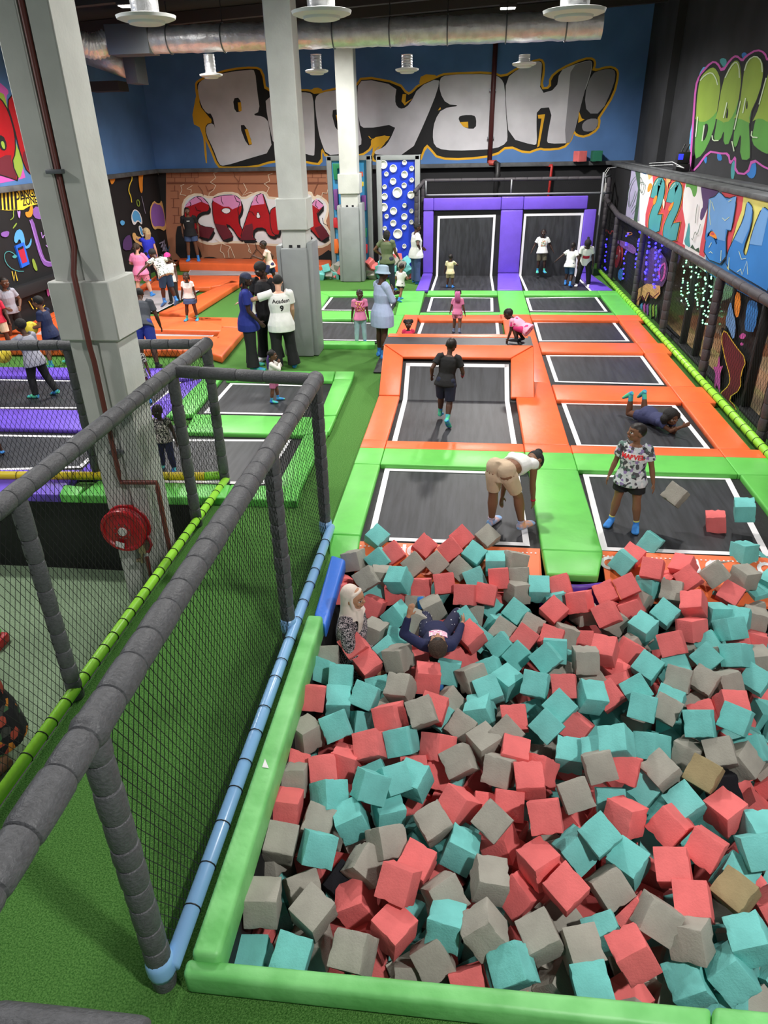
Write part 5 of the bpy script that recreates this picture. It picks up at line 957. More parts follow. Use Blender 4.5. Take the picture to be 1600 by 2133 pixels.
CUBES = """g -1187 2940 -253 14 14 95 -24
g -1096 2486 -38 -1 -5 99 -12
g -789 2478 -73 4 -28 -95 -11
g -910 2702 -218 39 43 78 -24
k -697 2853 -353 -52 -28 -80 5
g -533 2883 -184 -44 -21 -87 3
c -575 2709 -312 24 -6 97 -2
c -296 2667 -7 5 -16 -90 41
c -308 2467 -142 5 -32 -95 -2
g -515 2273 -75 2 15 83 -53
t -1128 2273 -257 -4 1 -76 64
t -871 2244 -130 10 0 -82 56
g -804 2433 -352 3 -10 12 99
g -358 2449 -630 60 16 32 -71
g -191 2335 -417 -4 1 -39 92
g -71 2402 -287 44 19 -32 82
g -31 2355 -514 -9 -2 -37 92
c 153 2293 -332 -15 -9 -31 94
t 379 2320 -136 -37 47 75 -28
g 221 2464 -54 33 -6 93 -13
g 260 2806 -100 -6 68 73 -9
g -16 2707 -147 -39 -42 -81 13
t 78 3056 -176 -4 76 62 -19
c -204 2911 -160 -17 12 78 -59
g -108 3181 -102 -6 46 87 20
t -268 3560 -140 8 21 97 10
t -421 3481 -68 -35 -36 -82 27
t -561 3369 -14 46 29 80 26
t -674 3195 -159 -16 17 -97 5
t -434 3324 -202 -4 -20 98 -3
t -856 3350 -123 25 30 83 -40
c -796 3691 -158 -6 10 98 -18
g -1125 3851 -65 5 34 93 -7
c -1180 3624 -161 14 4 -86 49
c -944 3576 -135 -39 -53 -69 29
g -1138 3450 -103 3 -4 97 -26
c -1132 3211 -105 -3 0 98 -17
g -1100 2925 -88 -7 -6 79 -60
g -908 3163 -178 15 6 -81 56
t -848 2901 -83 -19 -53 -73 40
g -406 3007 -107 31 36 81 -35
g 282 3176 -23 28 -19 -85 40
c 55 3370 -140 -12 39 84 -35
c 263 3473 -273 -4 0 88 -47
t 134 3181 -307 16 -23 -76 58
g 347 3663 -88 -1 19 92 -33
g 55 3726 -100 -40 35 80 -28
g 239 3923 -103 -1 -44 -90 -8
c -111 3868 -122 11 33 85 -39
t -383 3853 -66 -19 -11 -91 34
c -616 3778 -61 -18 -9 -86 46
t -730 4164 -240 -20 -49 -77 35
t -902 3918 -24 -51 17 78 -32
t -574 3655 -246 -20 10 -89 41
c -285 3730 -218 4 -9 92 -39
c -121 3762 -304 13 8 -90 41
t -255 2681 -376 -22 4 4 -97
t -2 2520 -141 -2 10 98 -14
t -151 2499 -540 -45 22 -30 81
c 458 2844 -266 23 -36 -88 20
c 572 2926 -73 -11 -47 -88 1
c 716 2768 -61 -3 40 89 21
c 332 3165 -204 15 -19 8 97
g 553 2511 -147 -9 -56 -81 -18
g 485 2811 -463 37 -64 -38 -56
g 719 2813 -400 21 38 43 79
g 786 2492 -190 -49 -49 -63 36
t 822 2310 -226 -50 -56 -57 33
t 943 2621 -247 21 4 80 -55
c 1059 2453 -122 25 -12 95 -14
g 1233 2661 -99 -55 -42 -71 -12
g 1414 2589 -141 -16 -25 -92 26
c 1478 2799 -118 9 17 82 -55
c 1176 2748 -255 42 3 82 -39
y 1766 2915 -156 -20 36 79 -45
t 1739 2595 -110 28 0 96 1
t 1621 2468 -247 38 -2 89 -25
t 1400 2438 -331 -29 6 -96 -5
g 1293 2574 -501 -8 33 57 75
t 1050 2463 -632 -5 -18 -38 91
c 1455 2647 -711 23 -64 28 -68
c 1833 2984 -643 -17 53 -37 74
t 1734 2847 -560 -2 -22 -32 92
c 2055 2939 -313 47 -48 18 -72
t 1845 3104 -274 -45 -4 -18 88
t 2049 3339 -117 -53 -45 -52 50
t 1970 3170 -90 -39 -65 -63 19
c 1864 3471 -112 9 46 88 5
c 1644 3161 -98 -14 31 89 -31
c 1472 3334 -126 11 41 77 47
c 1177 3356 -102 2 40 88 -25
c 1403 2990 -81 -9 -15 -82 54
t 964 3121 -8 -4 43 86 27
t 1150 3047 -154 6 34 93 13
t 832 3104 -141 41 49 77 2
g 1011 2887 -181 46 50 73 -9
g 852 3446 -30 -42 -60 -67 16
t 1139 3578 -234 -31 -68 -61 24
c 618 3174 68 12 5 91 -39
c 551 3550 -39 -7 3 -99 -14
c 647 3766 -178 20 -27 -24 91
c 458 3816 -87 -6 7 100 2
c 408 3427 -162 2 -2 -91 41
t 884 3926 -163 -72 -15 -67 -2
g 1038 3671 19 -36 -63 -67 15
c 1237 3724 -42 -5 20 91 -36
t 1381 3678 -175 3 39 85 36
t 1610 3515 -107 -7 -50 -81 -29
g 1486 3697 -18 -25 43 77 -40
y 1755 3679 10 -15 29 87 -38
k 1959 3792 -235 -12 4 -95 29
g 2146 3994 -176 -41 -30 -86 11
g 1979 3977 -91 17 16 85 -47
g 1794 4053 -204 66 11 65 -36
t 1519 4078 -174 -13 -40 -82 38
t 1077 3843 -45 -14 -22 -75 61
t 1173 3811 114 -14 -23 -80 54
t 1854 4155 25 -11 -19 -91 36
t 2131 4213 35 -9 29 89 -34
t 2274 4133 -199 -25 -23 -84 43
g 409 3997 -54 -33 18 86 -35
t 732 4157 -111 -6 37 84 39
c 968 4242 -193 23 -25 -91 25
t -906 6589 98 17 -28 -91 -25
c -701 6345 64 18 -39 -80 -42
c -376 6427 110 -19 28 87 36
c -94 6359 129 -17 39 79 44
c 21 6637 122 -16 35 82 42
g 298 6682 100 -12 37 87 30
g 570 6214 106 5 54 81 -24
t 153 6326 93 11 -28 -91 -29
t 375 6231 63 -3 -1 -100 -2
c 400 5939 75 -6 -1 -96 26
g 609 6002 56 6 3 96 -28
t 169 6060 -23 51 -19 -81 24
g 8 6200 -4 -15 32 83 43
g -234 6149 80 -18 34 82 42
g -459 6138 64 -17 36 81 43
g -773 5911 39 6 9 -99 9
t -586 5744 128 -1 -21 -79 57
t -507 5909 -162 8 -15 -85 50
t -846 6225 46 17 -38 -78 -46
g -1099 6196 50 -20 1 -80 -56
g -907 5766 111 -30 6 -91 29
c -1224 5934 -87 -18 -28 93 -15
c -1193 5748 -67 -7 -22 95 -21
t -834 5826 -120 30 -19 91 -20
c -619 5792 -51 -5 -1 -100 8
c -368 5866 -40 3 2 97 -25
c -134 5782 84 9 -1 94 -32
t -197 5931 -128 27 -2 -89 37
g -231 5558 -58 19 -16 97 -6
g -437 5733 -159 -2 -10 95 -28
c 74 5642 62 3 11 95 -30
c 272 5719 22 6 -7 -93 34
g 581 5820 1 -7 -50 -85 14
t 791 5863 17 2 1 98 19
c 1011 5951 12 17 6 92 -35
c -830 5622 -127 -16 14 95 -21
t -580 5465 -95 39 10 90 -17
g -368 5344 -72 11 -17 -96 22
t -532 5103 -111 -7 8 89 -44
g -765 5203 -109 6 -19 -98 8
g -955 5009 -118 26 -18 91 -29
c -899 4873 -4 10 -42 -83 -36
c -776 4786 -139 12 -39 -89 -21
t -611 4934 -119 -10 36 90 23
g -499 4801 -56 -27 -4 -78 -57
g -1129 4785 -80 -2 7 -94 33
t -1174 4603 -71 20 12 -91 35
t -950 4448 -9 1 5 -91 41
c -1140 4189 -4 5 6 -94 33
t -948 4254 -94 -6 -7 99 10
t -722 4287 -50 -13 11 90 -41
t -654 4631 -276 -14 3 -90 42
g -442 4380 -30 1 17 82 -55
c -228 4555 -46 5 5 -99 8
t -60 4738 -128 -6 4 96 -27
g 149 4593 -53 29 45 83 -13
t 305 4820 -162 24 6 88 -41
t 278 4456 -60 -46 31 75 -37
t 439 4653 -130 4 -38 -92 -4
t 660 4500 -1 4 -14 -91 39
t 414 5122 -125 -6 43 78 45
t 552 4995 -115 -10 34 82 44
t 770 4791 41 -6 41 79 45
t 860 4944 3 -2 -7 -96 28
c 921 5615 -63 8 -38 -87 -32
t 957 5798 -84 12 -9 97 -19
c 405 5920 -207 0 19 -97 14
t 309 5765 -156 -14 32 87 34
t 574 5636 -116 3 -34 -86 -38
g 135 5643 -158 -7 -9 97 -23
t 63 5336 -23 41 -21 -82 34
g 430 5306 -90 25 -15 -89 35
t 397 5489 -199 52 17 74 -38
g 705 5460 -145 21 -14 -88 40
c 623 5205 -79 -26 17 90 -30
c 869 5261 -118 11 -15 -89 41
g 1005 5374 -162 14 1 -97 21
c 132 5122 -33 2 42 87 25
t 203 5249 -149 -29 11 89 -32
c -295 5099 -166 -17 0 -92 34
c -361 4926 -204 -3 28 -94 17
c -12 4975 -207 21 -23 91 -28
c 81 5100 -312 -7 27 -93 22
c -160 4165 -16 -11 7 87 -47
t -116 4251 -175 22 -16 -87 42
g -242 4024 73 -19 4 -88 44
g -554 4397 -282 24 -24 85 -41
c -500 4083 -56 19 14 93 -28
g -45 4423 -188 28 -31 86 -30
c 98 4428 -308 -22 -2 -85 47
t 215 4290 -125 -20 -8 -98 3
c 486 4241 -138 -8 -3 -89 44
g 61 4151 -182 24 -13 -86 43
t 844 4305 -45 4 -39 -85 -35
t 686 4487 -304 -22 -10 -86 44
g 943 4914 -243 -7 15 82 -54
c 908 4583 -82 -7 -9 -91 40
t 2041 6755 76 -2 -34 -77 -54
c 1802 6496 47 1 -35 -90 -28
c 1903 6091 159 -3 20 92 -35
c 2257 6282 80 8 -35 -78 51
c 2263 6095 69 35 -33 -85 21
c 2129 6323 -107 7 -13 97 -21
t 1681 6353 64 0 35 75 56
c 1646 5933 53 -45 29 82 -20
t 1905 6083 -31 -6 -42 -89 14
c 1463 5958 -61 46 -33 -79 24
c 1168 5693 9 17 23 93 -25
g 1791 5960 -122 -16 -36 -80 -45
t 2050 6337 -276 -45 -49 -49 -56
c 2077 6149 -75 38 14 70 58
c 2221 5716 29 -7 -28 -79 55
g 2092 5973 -19 2 -22 -89 39
g 2527 6157 99 35 -26 -89 9
g 2819 6178 58 4 -53 -85 5
g 2768 6577 -99 -3 12 -97 20
t 2951 6619 89 -42 -33 -67 -51
t 3175 6664 -74 13 43 76 48
t 3132 6232 -20 69 43 53 -22
c 2663 6036 -61 22 -23 -87 37
t 2950 6346 -208 34 10 71 61
t 2975 6168 -150 7 -17 98 4
t 2608 6101 -229 -15 15 92 -33
t 2454 5741 -104 8 63 77 -12
t 2647 5702 -115 5 -28 -85 44
g 2897 5973 -219 -16 7 -96 22
g 2831 5785 -161 9 -6 -99 8
g 2835 5793 -349 -1 8 94 -34
t 2484 5452 -44 -27 -50 -79 24
t 2317 5405 -201 31 14 85 -40
t 2427 5075 -44 17 40 84 -33
c 2625 5445 -261 -17 -18 -86 44
c 2775 5558 -262 -6 15 97 -19
g 2694 5272 -236 -5 5 -100 6
c 2166 5486 -95 -16 -47 -85 17
t 1957 5660 -60 2 -37 -86 -35
g 2180 5999 -214 14 -7 97 -21
c 1696 5797 -121 48 -21 -85 6
c 1397 5534 -10 -27 -12 -88 36
c 1537 5854 -233 14 -9 -90 40
g 1229 5754 -160 -43 -34 -65 -52
g 1481 5629 -147 38 49 72 31
t 1716 5445 -77 2 38 91 15
c 1873 5085 38 -19 -15 -91 34
g 2157 5412 -315 -7 12 -97 22
g 2279 5227 -245 -12 -18 -86 46
t 2201 5113 -116 0 -43 -79 -45
t 1919 4953 -126 20 13 84 -48
t 1651 4913 -100 1 35 88 31
t 1919 5021 -303 -61 -58 -49 24
g 1872 4774 -86 5 -21 -92 33
g 2077 4775 -94 -5 -33 -88 -35
g 2296 4857 -173 -9 14 -95 27
c 2536 5157 -353 -2 12 93 -34
t 2568 4941 -188 7 36 86 35
c 2196 4460 -61 36 57 64 -37
c 2049 4518 -241 23 18 81 -52
g 2020 4720 -328 22 -6 87 -44
g 1663 4349 -36 -18 21 90 -35
t 1738 4508 -100 13 -24 -86 43
t 1480 4570 -45 -41 27 83 -24
t 1478 4323 -8 4 -17 -92 35
c 1266 4552 -118 -36 30 83 -31
c 1404 4788 -235 16 3 86 -48
t 1103 4471 -68 16 -65 -75 2
g 1162 4823 -161 40 -28 -82 30
t 1333 5123 -316 -8 0 92 -39
g 1103 4828 19 3 -2 98 -19
t 968 5203 -282 21 18 -94 19
c 1180 5377 -221 -4 -9 -93 35
c 1284 4976 11 5 -21 -80 55
c 1547 5155 -134 -8 22 84 49
c 1413 4975 -236 9 -24 97 -1
g 1596 5312 -225 -28 17 -93 17
t 887 5082 -107 -5 -7 -95 31
g 2314 7120 483 25 -31 -89 23
c 2828 7199 128 -10 -11 -99 2
t 3057 7101 339 9 11 99 4"""
# ------------------------------------------------------------------ foam cubes
CS = .2
CUBEM = dict(g=mat('foam_grey', (160, 157, 147), .95, bump=.22, bscale=85, var=.1, vscale=5, spec=.1), c=mat('foam_coral', (228, 116, 115), .95, bump=.22, bscale=85, var=.08, vscale=5, spec=.1), t=mat('foam_teal', (118, 195, 190), .95, bump=.22, bscale=85, var=.1, vscale=5, spec=.1), k=mat('foam_black', (34, 34, 38), .95, bump=.22, bscale=85, spec=.1), y=mat('foam_olive', (152, 138, 104), .95, bump=.22, bscale=85, var=.1, vscale=5, spec=.1))
CNAME = dict(g='grey', c='coral', t='teal', k='black', y='olive brown')
from mathutils import noise
def cube_mesh(seed, matr, size=CS):
    bm = bmesh.new(); bmesh.ops.create_cube(bm, size=size)
    bmesh.ops.bevel(bm, geom=bm.edges[:], offset=.0055, segments=2, profile=.6, affect='EDGES')
    bmesh.ops.subdivide_edges(bm, edges=[e for e in bm.edges if e.calc_length() > size*.5], cuts=5, use_grid_fill=True)
    for v in bm.verts:
        n = noise.noise_vector(v.co*14+Vector((seed*7.3, seed, 0)))*.002
        h = size/2; c = v.co; k = sum(1 for x in c if abs(x) > h-.02)
        f = noise.noise(c*22+Vector((0, seed*3.1, seed)))
        if k >= 2 and f > .18: n -= c.normalized()*(.012*min(1, (f-.18)*4))
        v.co += n
    me = bpy.data.meshes.new('foam_cube'); bm.to_mesh(me); bm.free(); me.materials.append(matr)
    for p in me.polygons: p.use_smooth = True
    me.set_sharp_from_angle(angle=math.radians(38)); return me
CM = {k: [cube_mesh(i+ord(k), CUBEM[k]) for i in range(5)] for k in 'gctky'}
def project(p):
    q = Vector(p)-EYEP; z = q.dot(FW); return 800+FPX*q.dot(RT)/z, 1066.5-FPX*q.dot(UP)/z
def place(p):
    u, v = project(p); return '%d%% across, %d%% down the photo' % (round(u/16), round(v/21.33))
def cube(col, p, q, label, grp, s=1, i=0):
    o = bpy.data.objects.new('foam_cube', CM[col][i % 5]); COL.objects.link(o); o.location = p; o.rotation_mode = 'QUATERNION'; o.rotation_quaternion = q; o.scale = (s, s, s)
    return tag(o, label, 'foam cube', grp)
def where(p, i):
    x, y, z = p
    if y > 6.35: return None
    if y > 5.75: return 'below the trampolines'
    if x < -1.0: return 'by the left pad'
    if y < 2.75: return 'by the near pad'
    if x > 2.2: return 'on the right side'
    if y > 4.4: return 'in the far half'
    return 'in the near half'
rows = [l.split() for l in CUBES.split('\n')]
seen = set()
for i, rw in enumerate(rows):
    p = Vector([int(a)/1000 for a in rw[1:4]]); q = Quaternion([int(a)/100 for a in rw[4:8]]).normalized()
    n = CNAME[rw[0]]; wh = where(p, i)
    lab = '%s foam cube %s, %s' % (n, wh, place(p)) if wh else '%s foam cube %s' % (n, 'on the trampoline edge, '+place(p))
    if i == len(rows)-3: lab = 'grey foam cube flying above the trampoline beside the printed shirt boy'
    if i == len(rows)-2: lab = 'coral foam cube bouncing on the trampoline right of the printed shirt boy'
    if i == len(rows)-1: lab = 'teal foam cube in the air over the right white line'
    while lab in seen: lab = lab.replace('foam cube', 'partly hidden foam cube') if 'partly' not in lab else lab.replace('partly', 'mostly')
    seen.add(lab); cube(rw[0], p, q, lab, 'foam cubes of the pit' if i < len(rows)-3 else None, 1, i)
# the layers below, glimpsed in the gaps
m = MB(); rnd = random.Random(11); keys = 'gctk'
for L in range(2):
    for ix in range(27):
        for iy in range(22):
            x = -1.14+ix*.225+rnd.uniform(-.05, .05); y = 2.02+iy*.2+rnd.uniform(-.05, .05)
            if y > 5.9 or x > 4.8: continue
            if math.hypot(x+.33, y-4.95) < .75 or math.hypot(x+1.15, y-5.2) < .6: continue
            zt = -.5-.26*L+rnd.uniform(-.06, .04)
            m.m = keys.index(rnd.choice('ggcctttc'))
            R = Quaternion((rnd.gauss(0, 1), rnd.gauss(0, 1), rnd.gauss(0, 1), rnd.gauss(0, 1))).normalized().to_matrix(); m.box((-.1, -.1, -.1), (.1, .1, .1), R=R, c=(x, y, zt))
o = m.build('foam_cubes_below', [CUBEM[k] for k in keys], None); o['kind'] = 'stuff'; tag(o, 'buried foam cubes showing in the gaps of the pit', 'foam cubes')
# cubes on the back ledge and at the foot of the climbing walls
p = ony(1208, 330, WALLB-.35); p.z = LED+.15; cube('c', p, Quaternion((0, 0, 1), .5), 'coral foam cube left on the back ledge', 'cubes on the back ledge', 1.5, 1)
p = ony(1242, 331, WALLB-.35); p.z = LED+.15; o = cube('t', p, Quaternion((0, 0, 1), .1), 'dark green foam cube left on the back ledge', 'cubes on the back ledge', 1.5, 2)
me = CM['t'][2].copy(); me.materials.clear(); me.materials.append(mat('foam_green', (36, 108, 84), .95, bump=.22, bscale=85)); o.data = me
rnd = random.Random(5)
FAR = [(680,560,'t',0),(690,575,'t',0),(676,572,'t',0),(706,556,'g',.16),(702,574,'t',0),(713,565,'c',0),(694,562,'g',.12),(688,583,'g',0),(702,584,'c',0),(668,580,'t',0),(772,548,'c',.3),(780,556,'c',.2),(768,566,'g',.1),(776,575,'g',0),(790,560,'t',.15),(798,548,'t',.25),(795,575,'t',0),(820,560,'t',.2),(828,545,'g',.25),(838,555,'g',.15),(832,572,'t',0),(845,545,'t',.3),(848,562,'t',.1),(828,537,'c',.4),(843,578,'g',0),(855,574,'c',0)]
for i, (u, v, k, z) in enumerate(FAR):
    p = ony(u, v, 22.6+.25*rnd.random()); p.z = max(p.z, .13); q = Quaternion((rnd.gauss(0, 1), rnd.gauss(0, 1), rnd.gauss(0, 1), rnd.gauss(0, 1))).normalized()
    lab = '%s foam cube below the climbing walls, %s' % (CNAME[k], place(p)); 
    while lab in seen: lab = lab.replace('foam cube', 'smaller foam cube')
    seen.add(lab); cube(k, p, q, lab, 'cubes below the climbing walls', 1.15, i)
# ------------------------------------------------------------------ people
VOX = 1.0
def skinmat(name, col):
    if name in _M: return _M[name]
    m = bpy.data.materials.new(name); m.use_nodes = True; nt = m.node_tree; b = nt.nodes['Principled BSDF']; b.inputs['Roughness'].default_value = .5; b.inputs['Specular IOR Level'].default_value = .35
    a = nt.nodes.new('ShaderNodeVertexColor'); a.layer_name = 'tone'; nt.links.new(a.outputs['Color'], b.inputs['Base Color']); m['tone'] = rgb(col); _M[name] = m; return m
SKIN = dict(dark=(78, 52, 40), deep=(58, 38, 31), mid=(132, 92, 68), brown=(104, 70, 52), light=(214, 164, 138), tan=(186, 136, 106))
HAIRC = dict(black=(22, 19, 18), brown=(62, 46, 36), blond=(184, 158, 118), crop=(34, 27, 24))
def hm(k): return mat('hair_'+k, HAIRC[k], .75, bump=.6, bscale=90, var=.25, vscale=50)
def remesh(mb, name, matr, parent, vox, smooth=2):
    me = bpy.data.meshes.new(name); me.from_pydata(mb.v, [], mb.f); o = bpy.data.objects.new(name, me); COL.objects.link(o)
    md = o.modifiers.new('r', 'REMESH'); md.mode = 'VOXEL'; md.voxel_size = vox*VOX
    if smooth: sm = o.modifiers.new('s', 'SMOOTH'); sm.factor = .5; sm.iterations = smooth
    dg = bpy.context.evaluated_depsgraph_get(); m2 = bpy.data.meshes.new_from_object(o.evaluated_get(dg)); o.modifiers.clear(); o.data = m2; bpy.data.meshes.remove(me); m2.name = name
    m2.materials.clear(); m2.materials.append(matr)
    for p in m2.polygons: p.use_smooth = True
    setpar(o, parent); return o
def rotv(v, ax, deg): return Matrix.Rotation(math.radians(deg), 3, Vector(ax)) @ Vector(v)
class Person: pass
def person(label, at, H, face=0, hr=None, skin='dark', hair='crop', hairc=None, lean=0, side=0, twist=0, head=(0, 0), L=(0, 0, 0), R=(0, 0, 0), aL=(5, 8, 10, 0), aR=(5, 8, 10, 0), stout=1.0, fem=0, top=None, bottom=None, socks='blue', base=None, dz=0, body_rot=None, foot=(0, 0), anchor='foot', curl=.35, group=None, hands=True, collar=None):
    """L,R = hip forward, hip outward, knee bend; aL,aR = shoulder forward, outward, elbow, inward turn (degrees). face: heading, 0 looks away from the camera (+Y), 90 looks to the right (+X)."""
    adult = H > 1.55
    if hr is None: hr = .132 if adult else (.165 if H > 1.05 else .19)
    hh = hr*H; T = .30*H if adult else .295*H; hip = H-hh-.035*H-T; ank = .045*H; th = (hip-ank)*.52; sh = (hip-ank)*.48
    sw = (.118 if not fem else .102)*H*(stout*.4+.6)*(1 if adult else .93); hw = .056*H*(.5+.5*stout); ua = .168*H; fa = .145*H; hl = .098*H
    X, Y, Z = Vector((1, 0, 0)), Vector((0, 1, 0)), Vector((0, 0, 1)); J = {}
    def leg(f, a, k, s):
        d = rotv(rotv(-Z, X, f), Y, -a*s); ax = rotv(X, Y, -a*s); d2 = rotv(d, ax, -k); return d, d2
    hipc = Vector((0, 0, 0))
    for nm, (f, a, k), s, fp in (('L', L, -1, foot[0]), ('R', R, 1, foot[1])):
        d, d2 = leg(f, a, k, s); h0 = hipc+X*(hw*s); kn = h0+d*th; an = kn+d2*sh
        # toes point forward; they tilt with the shin when it is far from upright
        fd = rotv(Y, X, -fp + (f-k)*(.55 if abs(f-k) > 25 else 0)); fd = rotv(fd, Z, -8*s)
        J[nm] = (h0, kn, an, fd)
    def tw(v): return rotv(rotv(rotv(v, Z, -twist), X, -lean), Y, side)
    up = tw(Z); ri = tw(X); fo = tw(Y)
    spine = [hipc+up*0, hipc+up*T*.33+fo*.006*H, hipc+up*T*.68, hipc+up*T*.98]
    nb = hipc+up*(T*1.0); nt_ = nb+up*.045*H+fo*.012*H
    hy, hp = head
    hR = Matrix.Rotation(math.radians(-hy), 3, up) @ Matrix.Rotation(math.radians(-hp), 3, ri)
    hx_, hf, hu = hR @ ri, hR @ fo, hR @ up
    hc = nt_+hu*(hh*.46)+hf*hh*.06
    for nm, (f, a, e, t), s in (('aL', aL, -1), ('aR', aR, 1)):
        d = rotv(rotv(-Z, X, f), Y, -a*s); d = tw(d); s0 = hipc+up*T*.93+ri*(sw*s); el = s0+d*ua
        ax = tw(rotv(X, Y, -a*s)); ax = rotv(ax, d, -t*s); d2 = rotv(d, ax, e); wr = el+d2*fa; J[nm] = (s0, el, wr, d2, ax)
    # body rotation, then heading, then grounding
    M = Matrix.Rotation(math.radians(-face), 3, 'Z')
    if body_rot: M = M @ (Matrix.Rotation(math.radians(body_rot[2]), 3, 'Z') @ Matrix.Rotation(math.radians(body_rot[1]), 3, 'Y') @ Matrix.Rotation(math.radians(body_rot[0]), 3, 'X'))
    r_foot = .024*H
    lows = []
    for nm in 'LR':
        h0, kn, an, fd = J[nm]; heel = an-Vector((0, 0, ank*.3)); lows += [(M @ (an-Vector((0, 0, ank)))).z if fd.z > -.5 else (M @ (an+fd*.1*H)).z, (M @ kn).z-.035*H]
        toe = an+fd*.105*H-Vector((0, 0, ank*.7)); lows.append((M @ toe).z-.008*H)
    lows.append((M @ hipc).z-.085*H)
    at = Vector(at)
    if anchor == 'foot':
        c = (M @ J['L'][2]+M @ J['R'][2])/2; off = Vector((at.x-c.x, at.y-c.y, at.z-min(lows)+dz))
    elif anchor in 'LR' and len(anchor) == 1:
        c = M @ J[anchor][2]; off = Vector((at.x-c.x, at.y-c.y, at.z-min(lows)+dz))
    elif anchor == 'head': off = at-(M @ hc)
    else: off = at-(M @ hipc)
    def W(p): return M @ Vector(p)+off
    def D(p): return M @ Vector(p)
    root = empty('person', (off.x, off.y, at.z if anchor in ('foot', 'L', 'R') else off.z-.1), label, 'person', group)
    # ---- one continuous body
    b = MB(); k = stout; pr = D(ri)
    yb = .066 if adult else .062
    tor = [(-.05, .082*k, .07*k), (.02, .092*k if fem else .086*k, .075*k), (.3, .072*k if fem else .08*k, .058*k), (.62, .092*k, yb*k), (.85, .098*k*(.5+.5*sw/.11/H), .058*k), (.97, .062, .044), (1.02, .036, .034)]
    pts = []; rad = []
    for f, a, c in tor: pts.append(W(hipc+up*T*f+fo*(.008*H if .2 < f < .8 else 0))); rad.append((a*H, c*H))
    b.tube(pts, rad, 16, ref=pr)
    b.tube([W(nb-up*.02*H), W(nb+up*.02*H), W(nt_+hu*hh*.15)], [.034*H*k**.5, .03*H, .03*H], 12)
    for s in (-1, 1): b.ball(W(hipc+ri*(hw*s)-fo*.02*H-Z*.005), .058*H*k)
    hRw = Matrix((D(hx_), D(hf), D(hu))).transposed()
    def HW(x, y, z): return W(hc+hx_*(x*hh)+hf*(y*hh)+hu*(z*hh))
    b.ball(HW(0, -.03, .08), (.375*hh, .46*hh, .41*hh), hRw, 20, 14); b.ball(HW(0, .07, -.2), (.30*hh, .34*hh, .29*hh), hRw, 16, 10); b.ball(HW(0, .2, -.34), (.17*hh, .18*hh, .13*hh), hRw)
    b.tube([HW(0, .38, .06), HW(0, .46, -.07), HW(0, .44, -.12)], [.035*hh, .075*hh, .06*hh], 8); b.ball(HW(0, .395, -.245), (.15*hh, .05*hh, .06*hh), hRw)
    for s in (-1, 1): b.ball(HW(.375*s, -.03, -.03), (.04*hh, .09*hh, .13*hh), hRw); b.ball(HW(.2*s, .3, -.1), (.1*hh, .1*hh, .1*hh), hRw)
    for nm in 'LR':
        h0, kn, an, fd = J[nm]; p0, p1, p2 = W(h0), W(kn), W(an); kk = k**.7
        b.tube([p0+(p0-p1)*.05, p0+(p1-p0)*.12, p0+(p1-p0)*.5, p0+(p1-p0)*.88, p1], [.058*H*kk, .064*H*kk, .05*H*kk, .037*H*kk, .036*H*kk], 14)
        b.ball(p1, .037*H*kk); b.tube([p1, p1+(p2-p1)*.3, p1+(p2-p1)*.62, p2, p2+(p2-p1)*.06], [.036*H*kk, .039*H*kk, .031*H*kk, .021*H, .022*H], 14)
        f = D(fd); dn = (-f.cross(D(X))).normalized(); dn = dn if dn.dot((p2-p1)) > 0 else -dn
        b.tube([p2-f*.03*H+dn*.018*H, p2+dn*.022*H, p2+f*.06*H+dn*.028*H, p2+f*.105*H+dn*.033*H, p2+f*.125*H+dn*.034*H], [(.022*H, .022*H), (.026*H, .026*H), (.022*H, .03*H), (.014*H, .032*H), (.009*H, .022*H)], 12, ref=dn)
    for nm, s in (('aL', -1), ('aR', 1)):
        s0, el, wr, d2, ax = J[nm]; p0, p1, p2 = W(s0), W(el), W(wr); ka = k**.6
        b.ball(p0, .033*H*ka); b.tube([W(s0-ri*(sw*s*.35)+up*.01*H), p0, p0+(p1-p0)*.4, p1], [.036*H*ka, .033*H*ka, .029*H*ka, .023*H*ka], 12); b.ball(p1, .0235*H*ka)
        b.tube([p1, p1+(p2-p1)*.3, p2], [.0235*H*ka, .0245*H*ka, .0155*H], 12)
        # hand: palm, four curled fingers, thumb
        dd = D(d2).normalized(); a3 = D(ax).normalized(); nrm = a3.cross(dd).normalized()   # nrm: palm faces this way roughly
        # a3 is across the elbow hinge; fingers spread along nrm of a relaxed hand turned thumb forward
        spread = nrm; palm = -a3*s
        pc = p2+dd*hl*.28
        b.tube([p2-dd*.004*H, p2+dd*hl*.2, p2+dd*hl*.46, p2+dd*hl*.52], [(.0145*H, .0115*H), (.022*H, .0105*H), (.0235*H, .010*H), (.020*H, .008*H)], 10, ref=spread)
        if hands:
            for i, (o, ln) in enumerate(((.0175, .44), (.006, .5), (-.0055, .46), (-.0165, .36))):
                q0 = p2+dd*hl*.46+spread*o*H; c1 = rotv(dd, spread, 0); g = curl*60
                e1 = (dd*math.cos(math.radians(g*.5))+palm*math.sin(math.radians(g*.5))); e2 = (dd*math.cos(math.radians(g*1.3))+palm*math.sin(math.radians(g*1.3)))
                q1 = q0+(e1+spread*o*4)*hl*ln*.5; q2 = q1+e2*hl*ln*.5; b.tube([q0-dd*hl*.06, q0, q1, q2], [.0062*H, .0062*H, .0056*H, .0042*H], 7)
            t0 = p2+dd*hl*.14+spread*.014*H; t1 = t0+(dd*.55+spread*.75+palm*.25).normalized()*hl*.24; t2 = t1+(dd*.9+spread*.3+palm*.2).normalized()*hl*.2; b.tube([t0, t1, t2], [.008*H, .0068*H, .005*H], 7)
    sm = skinmat('skin_'+skin, SKIN[skin]); body = remesh(b, 'body', sm, root, max(.0058, .0046*H), 1)
